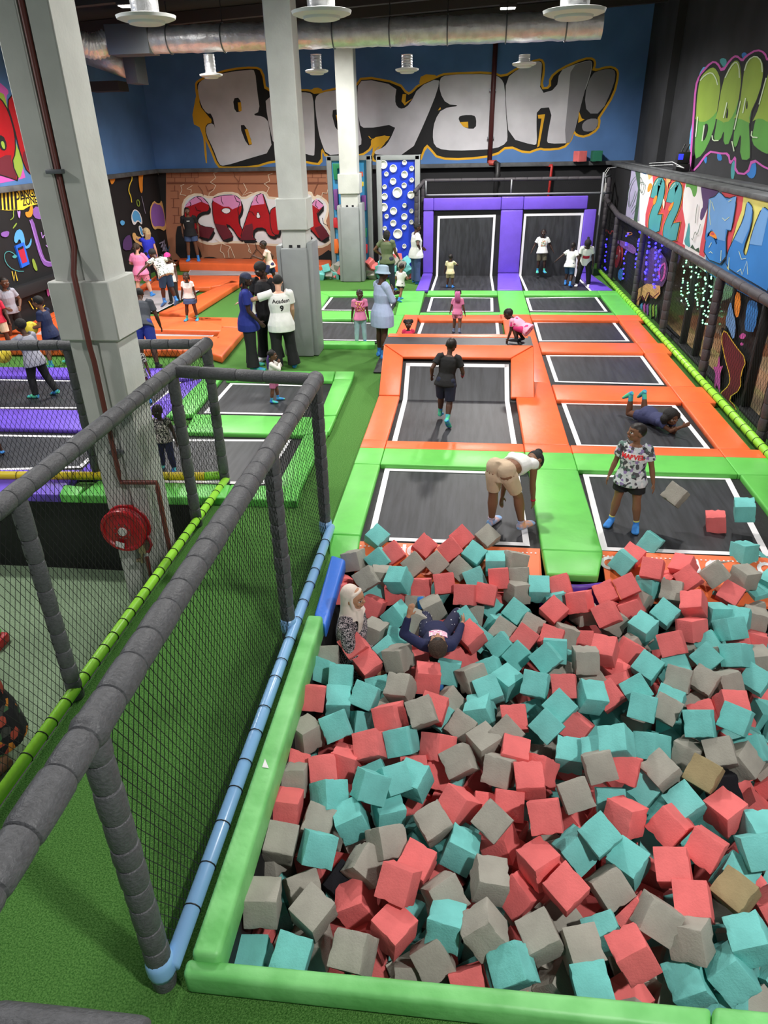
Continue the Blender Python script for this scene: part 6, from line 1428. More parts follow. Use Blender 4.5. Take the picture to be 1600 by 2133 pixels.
    # face colours per vertex (eyes, brows, lips, cropped hair)
    base_c = rgb(SKIN[skin]); hairk = hairc or ('black' if hair != 'crop' else 'crop'); hc_ = rgb(HAIRC['crop'])
    ca = body.data.color_attributes.new('tone', 'FLOAT_COLOR', 'POINT'); hW = W(hc); hi = hRw.transposed()
    lip = tuple(min(1, c*q) for c, q in zip(base_c[:3], (1.15, .8, .8)))+(1,); pal = tuple(min(1, c*1.5+.01) for c in base_c[:3])+(1,)
    for i, v in enumerate(body.data.vertices):
        c = base_c; q = hi @ (v.co-hW)
        if q.length < hh*.72:
            x, y, z = q.x/hh, q.y/hh, q.z/hh
            if y > .15:
                ex, ez = abs(x)-.165, z-.02
                if (ex/.085)**2+(ez/.042)**2 < 1: c = (.62, .6, .58, 1) if (ex/.036)**2+(ez/.042)**2 > 1 else (.012, .01, .009, 1)
                elif (ex/.1)**2+(ez/.06)**2 < 1: c = tuple(k2*.55 for k2 in base_c[:3])+(1,)
                elif abs(z-.12-.02*math.cos(ex*12)) < .022 and abs(ex) < .1: c = tuple(k2*.3 for k2 in base_c[:3])+(1,)
                elif (x/.15)**2+((z+.25)/.05)**2 < 1: c = lip if abs(z+.25) > .008 else tuple(k2*.4 for k2 in base_c[:3])+(1,)
            if hair in ('crop', 'short', 'afro', 'braids', 'pony', 'puffs') and (z > .24-.12*(y < .1)-.35*max(0, min(1, (.05-y)*3))) and not (y > .2 and z < .26): c = hc_ if hairk != 'blond' else rgb(HAIRC['blond'])
        ca.data[i].color = c
    # ---- hair and headwear
    def hpart(name, mb, matr, vox=.009, sm_=2): return remesh(mb, name, matr, root, vox, sm_)
    if hair not in ('none', 'crop', 'hijab') and hair:
        h = MB(); hk = hm(hairk)
        if hair in ('short', 'pony', 'braids', 'long', 'bob', 'puffs', 'locs', 'bun'):
            h.ball(HW(0, -.075, .12), (.405*hh, .455*hh, .415*hh), hRw, 18, 12)
        if hair == 'bigafro':
            h.ball(HW(0, -.12, .2), (.56*hh, .5*hh, .46*hh), hRw, 18, 12)
            for s in (-1, 1): h.ball(HW(.5*s, -.1, .0), .3*hh); h.ball(HW(.45*s, -.12, -.25), .22*hh)
        if hair == 'afro': h.ball(HW(0, -.06, .2), (.46*hh, .5*hh, .42*hh), hRw, 18, 12)
        if hair == 'long':
            h.tube([HW(0, -.3, .3), HW(0, -.42, 0), HW(0, -.44, -.5), HW(0, -.46, -1.0), HW(0, -.44, -1.25)], [(.3*hh, .2*hh), (.38*hh, .2*hh), (.36*hh, .15*hh), (.27*hh, .1*hh), (.1*hh, .05*hh)], 14, ref=D(hx_))
        if hair == 'bob':
            h.tube([HW(0, -.15, .35), HW(0, -.2, 0), HW(0, -.2, -.35), HW(0, -.2, -.6)], [(.36*hh, .3*hh), (.47*hh, .36*hh), (.47*hh, .34*hh), (.4*hh, .26*hh)], 14, ref=D(hx_))
        if hair == 'pony':
            h.tube([HW(0, -.4, .2), HW(0, -.62, .25), HW(0, -.78, .0), HW(.05, -.78, -.45)], [.12*hh, .15*hh, .15*hh, .05*hh], 10)
        if hair == 'bun': h.ball(HW(0, -.42, .36), .2*hh)
        if hair == 'puffs':
            for s in (-1, 1): h.ball(HW(.36*s, -.12, .3), .24*hh)
        if hair in ('braids', 'locs'):
            for i in range(9):
                a = PI*(i/8); x, y = .36*math.cos(a), -.12-.34*math.sin(a); h.tube([HW(x, y, .1), HW(x*1.12, y*1.08, -.2), HW(x*1.15, y*1.1, -.62)], [.06*hh, .055*hh, .03*hh], 6)
        hpart('hair', h, hk)
    P = Person(); P.root, P.body, P.W, P.D, P.HW, P.hRw, P.hh, P.J, P.H, P.hip, P.up, P.fo, P.ri, P.T = root, body, W, D, HW, hRw, hh, J, H, W(hipc), up, fo, ri, T
    # ---- clothes
    def cvox(): return .0095 if H > .9 else .008
    kB = k
    if top:
        t = MB(); sl = top.get('sl', .55); lo = top.get('lo', -.18); fl_ = top.get('fl', 1.12); hi_ = top.get('hi', .98)
        pts = []; rad = []
        prof = [(-.6, .118, .096), (-.45, .118, .098), (-.3, .119, .098), (-.12, .119, .096), (.02, .106, .088), (.3, .08 if fem else .086, .066), (.62, .097, .072), (.86, .102, .064), (.97, .066, .048), (1.015, .045, .04)]
        pf = [(lo, None)]+[(q, 1) for q, _, _ in prof if lo+.04 < q <= hi_]
        def at_(f):
            for (f0, a0, c0), (f1, a1, c1) in zip(prof[:-1], prof[1:]):
                if f0 <= f <= f1: u = (f-f0)/(f1-f0); return a0+(a1-a0)*u, c0+(c1-c0)*u
            return prof[-1][1:]
        for f, _ in pf:
            a, c = at_(f); g = fl_ if f < .7 else 1.05; pts.append(W(hipc+up*T*f+fo*(.008*H if .2 < f < .8 else 0))); rad.append((a*H*kB*g, c*H*kB*g))
        t.tube(pts, rad, 18, ref=pr)
        for nm, s in (('aL', -1), ('aR', 1)):
            s0, el, wr, d2, ax = J[nm]; p0, p1, p2 = W(s0), W(el), W(wr); ka = k**.6
            if sl <= 0: continue
            wd = 1+(top.get('sw', 1.35)-1)*.5; q0 = W(s0-ri*(sw*s*.45)+up*.016*H); t.ball(p0, .0415*H*ka)
            if sl <= 1: t.tube([q0, p0+(p1-p0)*.05, p0+(p1-p0)*sl], [.042*H*ka, .0365*H*ka*(.5+.5*wd), .034*H*ka*wd], 14)
            else:
                t.tube([q0, p0+(p1-p0)*.05, p1], [.046*H*ka, .036*H*ka*wd, .03*H*ka*wd], 14); t.ball(p1, .03*H*ka*wd); t.tube([p1, p1+(p2-p1)*min(1, (sl-1))], [.03*H*ka*wd, .021*H*wd], 12)
        P.top = remesh(t, top.get('name', 'shirt'), top['m'], root, cvox(), 2)
    if bottom:
        t = MB(); ln = bottom.get('ln', .6); wd = bottom.get('w', 1.2); hiB = bottom.get('hi', .12)
        if bottom.get('skirt'):
            pts = [W(hipc+up*T*hiB), W(hipc), W(hipc-Z*th*ln*.5), W(hipc-Z*th*ln)] if bottom.get('skirt') == 1 else None
            t.tube(pts, [(.086*H*k, .068*H*k), (.1*H*k, .085*H*k), (.12*H*k*wd, .105*H*k*wd), (.13*H*k*wd, .12*H*k*wd)], 18, ref=pr)
        else:
            t.tube([W(hipc+up*T*hiB), W(hipc+up*T*.0), W(hipc-up*T*.12)], [(.09*H*k, .074*H*k), (.098*H*k, .086*H*k), (.095*H*k, .084*H*k)], 16, ref=pr)
            for nm, s in (('L', -1), ('R', 1)):
                h0, kn, an, fd = J[nm]; p0, p1, p2 = W(h0), W(kn), W(an); kk = k**.7; t.ball(W(hipc+ri*(hw*s*.92)-fo*.021*H), .067*H*k)
                e = p0+(p1-p0)*min(1, ln); r1 = (.064+(.042-.064)*min(1, ln))*H*kk*wd; t.tube([p0+(p0-p1)*.06, p0+(p1-p0)*.15, e], [.056*H*kk, .066*H*kk*(.7+.3*wd), r1], 14)
                if ln > 1:
                    t.ball(p1, r1); e2 = p1+(p2-p1)*min(1.04, ln-1); t.tube([p1, p1+(e2-p1)*.4, e2], [r1, .041*H*kk*wd, bottom.get('cuff', .033)*H*kk*wd], 14)
        P.bottom = remesh(t, bottom.get('name', 'trousers'), bottom['m'], root, cvox(), 2)
    if socks:
        sm_, cuff = socks if isinstance(socks, tuple) else (socks, .22)
        for nm in 'LR':
            h0, kn, an, fd = J[nm]; p1, p2 = W(kn), W(an); f = D(fd); dn = (-f.cross(D(X))).normalized(); dn = dn if dn.dot((p2-p1)) > 0 else -dn; t = MB()
            t.tube([p2-f*.033*H+dn*.018*H, p2+dn*.022*H, p2+f*.06*H+dn*.028*H, p2+f*.108*H+dn*.033*H, p2+f*.13*H+dn*.034*H], [(.026*H, .026*H), (.03*H, .03*H), (.026*H, .034*H), (.018*H, .036*H), (.011*H, .026*H)], 12, ref=dn)
            t.tube([p2+dn*.005*H, p2, p2+(p1-p2)*cuff], [.026*H, .026*H, .03*H], 12); remesh(t, 'sock', SOCK[sm_], root, .007, 1)
    if base: base(P)
    return P
SOCK = dict(blue=mat('sock_blue', (56, 128, 214), .85, col2=(70, 150, 226), vscale=20), green=mat('sock_blue_green', (48, 120, 214), .85, col2=(90, 210, 150), vscale=14), grey=mat('sock_grey', (120, 130, 160), .85), pastel=mat('sock_pastel', (236, 170, 130), .85, col2=(130, 176, 226), vscale=12), white=mat('sock_white', (220, 220, 224), .85), black=mat('sock_black', (26, 26, 30), .8))
hm_purple = mat('braid_purple', (86, 60, 130), .7); hm_pinkb = mat('braid_pink', (206, 110, 160), .7)
def cl(name, col, **k): return mat('cloth_'+name, col, .85, bump=.25, bscale=22, var=.05, vscale=9, **k)
WHT = cl('white', (232, 232, 228)); BLK = cl('black', (24, 24, 27)); NAVY = cl('navy', (34, 40, 78)); PINK = cl('pink', (236, 136, 178)); HOTP = cl('hot_pink', (222, 60, 128)); DENIM = cl('denim', (62, 82, 120)); DKDEN = cl('dark_denim', (38, 44, 60)); OLIVE = cl('olive', (94, 104, 74)); LBL = cl('pale_blue', (178, 192, 224)); GREYC = cl('grey', (158, 158, 170)); KHAKI = cl('khaki', (84, 80, 64)); CRM = cl('cream', (226, 210, 168)); BEIGE = cl('beige', (204, 180, 152)); REDC = cl('red', (196, 34, 62)); JERS = cl('royal', (30, 44, 128)); TEALD = cl('steel_blue', (40, 74, 108))
DOTP = pattern('cloth_pink_spots', [(0, (214, 50, 120)), (.3, (246, 178, 206))], 13, kind='DOTS'); PJ = pattern('cloth_pink_print', [(0, (236, 140, 160)), (.56, (90, 50, 60)), (.62, (236, 150, 170))], 20, kind='NOISE'); CAMO = pattern('cloth_camo', [(0, (96, 104, 96)), (.42, (214, 216, 204)), (.6, (70, 84, 78))], 22, kind='NOISE'); BWP = pattern('cloth_black_white', [(0, (40, 40, 44)), (.45, (224, 216, 210)), (.55, (52, 50, 54)), (.62, (200, 190, 186))], 36, kind='NOISE'); COMIC = pattern('cloth_comic', [(0, (84, 84, 90)), (.16, (206, 214, 216)), (.42, (150, 130, 180)), (.55, (200, 206, 206)), (.7, (90, 120, 110)), (.82, (60, 60, 66)), (.9, (226, 228, 228))], 34); FLOR = pattern('cloth_floral', [(0, (20, 20, 24)), (.7, (214, 136, 44)), (.8, (70, 72, 66)), (.88, (176, 76, 56)), (.93, (70, 110, 70))], 13); DOTN = pattern('cloth_navy_dots', [(0, (214, 214, 224)), (.16, (30, 34, 66))], 26, kind='DOTS'); LEOP = pattern('cloth_mono_print', [(0, (28, 28, 34)), (.47, (196, 180, 184)), (.56, (34, 32, 40))], 60, kind='NOISE')
def stick(P, part, pts2, matr, name='print', front=1, dx=0, up0=.6, depth=.004, txt=None, size=.1, bold=.0):
    """a flat print on the chest (front=1) or back (-1): pts2 in metres around the centre, laid onto the shirt surface"""
    bm = bmesh.new(); bm.from_mesh(part.data); bt = BVHTree.FromBMesh(bm); bm.free()
    ex = P.D(P.ri)*front; ez = P.D(P.up); ey = P.D(P.fo)*front; c = P.hip+ez*(P.T*up0)+ex*dx
    ex = ex.normalized(); ez = ez.normalized(); ey = ey.normalized()
    if txt:
        o = words(txt, size, Vector((0, 0, 0)), (1, 0, 0), (0, 0, 1), matr, P.root, name, .0, bold); me = o.data; co = [(v.co.x*-1, v.co.z) for v in me.vertices]
        # letters read left to right for someone facing the print
        for v, (x, z) in zip(me.vertices, co):
            s = c+ex*x+ez*z+ey*.5; h = bt.ray_cast(s, -ey, 1.0); v.co = (h[0]+ey*depth) if h[0] else c+ex*x+ez*z+ey*.1
        me.update(); return o
    m = MB(); n = 14; x0, x1, z0, z1 = pts2
    vs = []
    for i in range(n+1):
        for j in range(n+1):
            x = x0+(x1-x0)*i/n; z = z0+(z1-z0)*j/n; s = c+ex*x+ez*z+ey*.5; h = bt.ray_cast(s, -ey, 1.0); vs.append((h[0]+ey*depth) if h[0] else c+ex*x+ez*z+ey*.08)
    m.add(vs, [(i*(n+1)+j, (i+1)*(n+1)+j, (i+1)*(n+1)+j+1, i*(n+1)+j+1) for i in range(n) for j in range(n)]); return m.build(name, matr, P.root, smooth=True)
def _cap(P, name, m, brim=1):
    h = MB(); hh, HW = P.hh, P.HW
    h.ball(HW(0, -.04, .2), (.41*hh, .47*hh, .36*hh), P.hRw, 18, 10)
    if brim: h.ball(HW(0, .42*brim, .2), (.3*hh, .3*hh, .035*hh), P.hRw)
    remesh(h, 'cap', m, P.root, .008, 1)
Person.cap = _cap
def _bucket(P, m):
    h = MB(); hh, HW = P.hh, P.HW; ref = P.hRw.col[0]
    h.tube([HW(0, -.03, .66), HW(0, -.03, .6), HW(0, -.03, .25), HW(0, -.03, .18), HW(0, -.03, .02), HW(0, -.03, .0)], [.3*hh, (.4*hh, .43*hh), (.46*hh, .52*hh), (.47*hh, .53*hh), (.64*hh, .68*hh), (.62*hh, .66*hh)], 22, ref=ref)
    remesh(h, 'bucket_hat', m, P.root, .008, 1)
Person.bucket = _bucket
def _bag(P, pts, m, name='strap', r=.012):
    h = MB(); h.tube(pts, r, 8); o = h.build(name, m, P.root, smooth=True); return o
Person.line = _bag
def _hijab(P, m):
    h = MB(); hh, HW = P.hh, P.HW; ref = P.hRw.col[0]
    n = 26
    # hood: closed shell over the top, sides and back, the face left open
    h.ball(HW(0, -.17, .12), (.42*hh, .42*hh, .46*hh), P.hRw, 20, 14)
    h.tube([HW(0, -.2, .1), HW(0, -.2, -.25), HW(0, -.1, -.6), HW(0, -.05, -.85)], [(.42*hh, .38*hh), (.42*hh, .36*hh), (.52*hh, .46*hh), (.75*hh, .55*hh)], 20, ref=ref)
    for s in (-1, 1): h.tube([HW(.3*s, .06, .3), HW(.36*s, .04, 0), HW(.28*s, .12, -.38), HW(0, .22, -.55)], [.06*hh, .08*hh, .11*hh, .12*hh], 10)
    h.tube([HW(-.32, .08, .26), HW(-.18, .2, .36), HW(0, .26, .39), HW(.18, .2, .36), HW(.32, .08, .26)], .07*hh, 10)
    h.tube([HW(.1, .3, -.45), HW(.25, .45, -.9), HW(.3, .42, -1.5)], [(.22*hh, .1*hh), (.24*hh, .08*hh), (.16*hh, .05*hh)], 12, ref=ref)
    remesh(h, 'headscarf', m, P.root, .007, 6)
Person.hijab = _hijab
def tall(at, vtop):
    lo, hi = .2, 2.4
    for _ in range(40):
        m_ = (lo+hi)/2
        if project(Vector(at)+Vector((0, 0, m_)))[1] > vtop: lo = m_
        else: hi = m_
    return lo
BZ = .045
def st(u, v, z, vt, k=1.0):
    a = onz(u, v, z); return a, tall(a, vt)*k
# ---- far left court
a, H = st(404, 543, .3, 432); P = person('person in a black T-shirt and dark shorts leaning against the red letters, hands behind back', a, H, face=168, hair='crop', L=(2, 4, 2), R=(-2, 6, 0), aL=(-22, 14, 40, 20), aR=(-22, 14, 40, 20), top=dict(m=BLK, sl=.6, fl=1.15), bottom=dict(m=DENIM, ln=.62, w=1.35), socks=('blue', .5), skin='brown')
stick(P, P.top, (-.05, .05, -.012, .012), WHT, up0=.75)
a, H = st(322, 585, .17, 474); person('blonde woman in a blue top and black trousers touching the black wall', a, H, face=-42, fem=1, hair='long', hairc='blond', skin='light', L=(4, 3, 4), R=(-6, 4, 4), aL=(82, 6, 12, 0), aR=(2, 12, 12, 0), head=(-12, -22), stout=1.05, top=dict(m=cl('cobalt', (36, 48, 190)), sl=.5, lo=-.2), bottom=dict(m=BLK, ln=2, w=1.1))
a, H = st(303, 618, .06, 506); person('person in a pale pink T-shirt and pink print shorts seen from behind', a, H, face=-10, fem=1, hair='pony', hairc='brown', skin='light', stout=1.12, L=(0, 7, 4), R=(6, 9, 2), aL=(16, 28, 70, 30), aR=(16, 28, 70, 30), head=(0, 8), top=dict(m=PINK, sl=.7, lo=-.25, fl=1.2, sw=1.5), bottom=dict(m=PJ, ln=.8, w=1.35))
a, H = st(365, 632, .06, 526); person('child in a pink cap, white sleeveless top and black trousers', a, H, face=172, fem=1, hair='braids', skin='dark', L=(10, 3, 14), R=(-4, 3, 2), aL=(10, 10, 25, 0), aR=(18, 8, 45, 10), head=(0, 10), top=dict(m=WHT, sl=.18, lo=-.22), bottom=dict(m=BLK, ln=2, w=1.0), socks=('black', .2),
    base=lambda P: P.cap('magenta_cap', cl('cap_pink', (226, 60, 140)), brim=1))
a = onz(360, 660, .17); person('boy in a light camouflage T-shirt leaping over the orange pad, arms stretched out', a, 1.36, face=-58, lean=36, hair='short', skin='dark', L=(6, 4, 6), R=(-4, 4, 14), aL=(10, 66, 20, 0), aR=(20, 84, 8, 0), head=(0, 10), dz=.25, foot=(35, 40), top=dict(m=CAMO, sl=.6, fl=1.25, sw=1.6), bottom=dict(m=TEALD, ln=.95, w=1.35), socks=('blue', .3))
a, H = st(401, 667, .17, 567); person('girl in a white polo shirt and denim skirt standing on the orange pad', a, H, face=176, fem=1, hair='braids', skin='dark', L=(0, 7, 0), R=(2, 7, 0), aL=(2, 12, 8, 0), aR=(2, 12, 8, 0), top=dict(m=WHT, sl=.45, lo=-.1), bottom=dict(m=DENIM, ln=.6, w=1.15, skirt=1), socks=('green', .3))
a, H = st(575, 600, .1, 492); person('boy in a pale T-shirt and dark shorts running behind the big column', a, H*.97, face=-105, lean=12, hair='crop', skin='dark', L=(35, 3, 55), R=(-14, 3, 30), aL=(45, 8, 80, 0), aR=(-35, 10, 70, 0), top=dict(m=cl('shell', (222, 196, 180)), sl=.55), bottom=dict(m=NAVY, ln=.7, w=1.3))
# ---- three men on the turf
a, H = st(528, 768, 0, 570); P = person('man in a blue football shirt and dark cap, with a hand laid on his shoulder', a, H, face=72, hair='locs', skin='deep', L=(0, 3, 0), R=(0, 5, 0), aL=(4, 6, 24, 10), aR=(6, 6, 34, 10), head=(0, 6), top=dict(m=JERS, sl=.62, lo=-.35, fl=1.22, sw=1.6), bottom=dict(m=BLK, ln=2, w=1.4, cuff=.052), socks=('green', .15), base=lambda P: P.cap('cap', cl('cap_navy', (44, 50, 76)), brim=-.55))
stick(P, P.top, (-.13, .12, -.16, .14), WHT, name='number_patch', up0=.5, dx=.04)
a, H = st(566, 752, 0, 547); person('tall man in a black T-shirt and black jeans between the two others', a, H, face=-165, hair='afro', skin='deep', L=(3, 6, 4), R=(0, 4, 0), aL=(4, 6, 12, 0), aR=(10, 10, 50, 30), head=(28, 10), top=dict(m=BLK, sl=.6, lo=-.3, fl=1.15), bottom=dict(m=BLK, ln=2, w=1.3, cuff=.048), socks=('white', .1))
a, H = st(596, 768, 0, 574); P = person('man in a white T-shirt with dark gothic lettering seen from behind', a, H, face=-22, hair='short', hairc='black', skin='light', L=(-2, 4, 0), R=(2, 6, 4), aL=(12, 74, 22, 0), aR=(8, 6, 30, 0), head=(18, 14), top=dict(m=WHT, sl=.62, lo=-.35, fl=1.25, sw=1.7), bottom=dict(m=BLK, ln=2, w=1.42, cuff=.052), socks=('green', .1))
stick(P, P.top, None, BLK, name='lettering', front=-1, dx=-.02, up0=.72, txt='Academ', size=.1, bold=.002); stick(P, P.top, None, BLK, name='number', front=-1, dx=-.02, up0=.47, txt='9', size=.14, bold=.006)
a, H = st(573, 836, BZ, 730); person('small girl in a white long sleeved top and pink shorts with purple braids', a, H, face=82, fem=1, hair='puffs', skin='brown', L=(8, 4, 4), R=(-6, 5, 4), aL=(60, 12, 115, 40), aR=(60, 12, 115, 40), top=dict(m=cl('ivory', (226, 222, 216)), sl=1.9, lo=-.2, fl=1.2), bottom=dict(m=cl('dusk_pink', (196, 110, 150)), ln=.85, w=1.3), socks=('green', .4),
    base=lambda P: [P.line([P.HW(s*.25, -.3, .1), P.HW(s*.3, -.5, -.4), P.HW(s*.28, -.5, -1.3)], hm_purple, 'braid', .018) for s in (-1, 1)])
# ---- middle
a = onz(752, 714, BZ); person('boy in a pink printed T-shirt and pale jeans standing on a green edged trampoline', a, tall(a, 602), face=166, hair='crop', skin='dark', L=(0, 3, 0), R=(0, 3, 0), aL=(2, 8, 8, 0), aR=(-4, 8, 8, 0), head=(-20, 8), top=dict(m=PINK, sl=.6, lo=-.22), bottom=dict(m=cl('ice_denim', (162, 184, 200)), ln=2, w=1.1),
    base=lambda P: stick(P, P.top, (-.1, .1, -.1, .1), pattern('print_red_yellow', [(0, (236, 136, 178)), (.45, (150, 30, 60)), (.58, (236, 190, 110)), (.7, (236, 136, 178))], 26, kind='NOISE'), up0=.62))
a, H = st(795, 745, 0, 558); P = person('woman in a pale blue bucket hat, open blue shirt and white shorts', a, H, face=52, fem=1, hair='short', skin='dark', L=(0, 2, 0), R=(-3, 3, 4), aL=(20, 10, 92, 30), aR=(22, 10, 118, 40), head=(8, 6), top=dict(m=LBL, sl=1.45, lo=-.55, fl=1.3, sw=1.5), bottom=dict(m=WHT, ln=.42, w=1.2), socks=('blue', .55), base=lambda P: P.bucket(cl('hat_blue', (168, 192, 212))))
a, H = st(808, 606, 0, 480); person('woman in an olive T-shirt and navy jeans, hand on hip, by the blue climbing wall', a, H, face=12, fem=1, hair='bob', skin='brown', stout=1.1, L=(0, 4, 0), R=(2, 4, 0), aL=(-12, 42, 95, 60), aR=(10, 12, 40, 0), head=(20, 0), top=dict(m=OLIVE, sl=.5, lo=-.2), bottom=dict(m=DKDEN, ln=2, w=1.15), socks=('blue', .2))
a, H = st(866, 590, 0, 466); P = person('woman in a white printed T-shirt and blue jeans with a shoulder strap', a, H, face=66, fem=1, hair='bun', skin='dark', stout=1.12, L=(0, 4, 0), R=(0, 4, 2), aL=(14, 8, 45, 0), aR=(-14, 38, 95, 60), head=(6, 6), top=dict(m=WHT, sl=.62, lo=-.3, fl=1.2, sw=1.6), bottom=dict(m=DENIM, ln=2, w=1.2, cuff=.045), socks=('blue', .1))
P.line([P.W(P.up*P.T*.98-P.ri*.1), P.W(P.up*P.T*.55+P.fo*.17), P.W(P.up*P.T*.0+P.ri*.2+P.fo*.05)], BLK, 'bag_strap', .012)
a = onz(833, 627, .1); person('toddler in a white T-shirt and black shorts striding over the green pad', a, tall(a, 548)*1.02, face=28, hair='crop', skin='mid', lean=6, L=(28, 6, 14), R=(-24, 6, 16), aL=(10, 25, 60, 0), aR=(20, 25, 90, 20), top=dict(m=WHT, sl=.55, lo=-.2, fl=1.2), bottom=dict(m=BLK, ln=.5, w=1.3), socks=('blue', .3))
# ---- purple wall
a = onz(937, 599, BZ); person('small boy in a pale yellow T-shirt on the left wall trampoline, seen from behind', a, tall(a, 529), face=8, hair='crop', skin='dark', L=(4, 5, 4), R=(-4, 5, 6), aL=(6, 16, 20, 0), aR=(40, 40, 50, 0), top=dict(m=CRM, sl=.6, lo=-.25, fl=1.2), bottom=dict(m=cl('sand', (150, 138, 104)), ln=.85, w=1.35), socks=('blue', .2))
a = Vector((ony(1127, 578, 22.5).x, 22.72, .2)); P = person('boy in a white T-shirt and khaki shorts jumping against the right wall trampoline', a, 1.24, face=176, hair='crop', skin='deep', lean=-8, L=(12, 3, 14), R=(6, 3, 12), aL=(-8, 28, 20, 0), aR=(-8, 28, 20, 0), head=(0, 12), top=dict(m=WHT, sl=.6, lo=-.2, fl=1.2, sw=1.6), bottom=dict(m=KHAKI, ln=.95, w=1.35), socks=('green', .5))
stick(P, P.top, (-.07, .07, -.1, .1), pattern('print_multi', [(0, (232, 232, 228)), (.46, (60, 140, 90)), (.55, (210, 80, 60)), (.64, (232, 232, 228))], 30, kind='NOISE'), up0=.6)
a = onz(1182, 596, BZ); person('boy in a white collared shirt stepping away on the right wall trampoline', a, 1.2, face=22, hair='crop', skin='deep', lean=12, L=(22, 4, 30), R=(-12, 4, 16), aL=(-30, 42, 12, 0), aR=(-4, 26, 50, 0), top=dict(m=WHT, sl=.55, lo=-.25, fl=1.2), bottom=dict(m=TEALD, ln=.95, w=1.3), socks=('blue', .4))
a = onz(1213, 596, BZ); P = person('girl in a white T-shirt and black trousers leaning forward by the right purple pad', a, 1.45, face=186, fem=1, hair='pony', skin='deep', lean=32, L=(14, 6, 18), R=(2, 8, 10), aL=(10, 10, 30, 0), aR=(26, 10, 10, 0), head=(0, 20), top=dict(m=WHT, sl=.62, lo=-.2, fl=1.2, sw=1.5), bottom=dict(m=BLK, ln=2, w=1.2), socks=('white', .15))
stick(P, P.top, (-.09, .09, -.05, .05), REDC, up0=.45)
# ---- pink children
a = onz(951, 695, BZ); person('small girl with pink braids in a pink top and shorts walking away', a, tall(a, 602), face=4, fem=1, hair='short', skin='brown', L=(14, 3, 8), R=(-14, 3, 30), aL=(14, 16, 15, 0), aR=(-4, 14, 15, 0), top=dict(m=PINK, sl=.6, lo=-.12, fl=1.15), bottom=dict(m=PJ, ln=.6, w=1.2), socks=('grey', .3),
    base=lambda P: [P.line([P.HW(s*.12, -.38, .2), P.HW(s*.2, -.56, -.1), P.HW(s*.16+.05, -.56, -.95)], hm_pinkb, 'braid', .03) for s in (-1, 0, 1)])
a = onz(868, 700, BZ); a = Vector((a.x, 13.35, BZ)); person('little girl in a red sleeveless dress peeping over the ramp box', a, .88, face=172, fem=1, hair='puffs', skin='dark', L=(10, 6, 20), R=(10, 6, 20), aL=(6, 22, 30, 0), aR=(6, 22, 30, 0), top=dict(m=cl('scarlet', (222, 50, 92)), sl=.3, lo=-.2, fl=1.2), bottom=dict(m=cl('scarlet', (222, 50, 92)), ln=.6, w=1.2, skirt=1))
a = Vector((ony(1082, 705, 12.55).x, 12.55, ZB-.03)); person('child in a spotted pink top and pink shorts crawling on the platform behind the ramp', a, 1.02, face=-62, hair='crop', skin='dark', lean=62, L=(95, 10, 118), R=(88, 10, 122), aL=(62, 8, 16, 0), aR=(50, 14, 20, 0), head=(0, -30), top=dict(m=DOTP, sl=.55, lo=-.2, fl=1.2), bottom=dict(m=HOTP, ln=.95, w=1.35), socks=('black', .2))
# ---- running boy
a = onz(924, 884, BZ); P = person('boy in a black T-shirt and navy shorts running up the ramp trampoline', a, 1.27, face=14, hair='crop', skin='dark', lean=10, side=4, twist=-12, L=(18, 5, 8), R=(-10, 2, 20), aL=(-22, 26, 72, 20), aR=(2, 26, 68, 10), head=(18, 6), foot=(10, 30), top=dict(m=BLK, sl=.62, lo=-.2, fl=1.15, sw=1.5), bottom=dict(m=cl('ink', (30, 36, 58)), ln=.98, w=1.4), socks=('green', .4))
s0, el, wr, d2, ax = P.J['aR']; q = P.W(wr); m = MB(); m.tube([q-P.D(d2)*.012, q+P.D(d2)*.012], .026, 12); m.build('wristband', REDC, P.root, smooth=True)
# ---- bending girl
a = onz(1054, 1100, BZ); P = person('girl in a white crop top and beige cycling shorts bending down to her sock', a, 1.5, face=38, fem=1, hair='bun', skin='mid', lean=92, twist=0, L=(8, 5, 2), R=(26, 10, 22), aL=(70, 4, 12, 0), aR=(96, 4, 8, 0), head=(18, 18), top=dict(m=WHT, sl=.12, lo=.48, fl=1.08, name='crop_top'), bottom=dict(m=BEIGE, ln=.78, w=1.06, hi=.22, name='cycling_shorts'), socks=('pastel', .12))
s0, el, wr, d2, ax = P.J['aR']; q = P.W(wr); m = MB(); m.tube([q-P.D(d2)*.012, q+P.D(d2)*.012], .028, 12); m.build('wristband', REDC, P.root, smooth=True)
# ---- boy in the printed shirt
a = onz(1298, 1094, BZ); P = person('boy in a grey comic print T-shirt with red lettering and black shorts', a, 1.24, face=-158, hair='crop', skin='mid', L=(4, 7, 6), R=(2, 7, 4), aL=(-2, 16, 14, 0), aR=(-8, 14, 22, 0), head=(58, -2), top=dict(m=COMIC, sl=.62, lo=-.24, fl=1.25, sw=1.65), bottom=dict(m=BLK, ln=.62, w=1.4), socks=('blue', .12), hr=.168)
stick(P, P.top, (-.092, .092, -.034, .034), WHT, name='logo_patch', up0=.72, depth=.004)
stick(P, P.top, None, cl('logo_red', (214, 34, 40)), name='lettering', up0=.72, txt='MARVEL', size=.066, bold=.0025, depth=.013)
for nm in 'LR':
    an = P.W(P.J[nm][2]); kn = P.W(P.J[nm][1]); d = (kn-an).normalized(); m = MB(); m.tube([an+d*.028, an+d*.05], [.034, .031], 14); m.build('sock_cuff', cl('cuff_yellow', (214, 206, 110)), P.root, smooth=True)
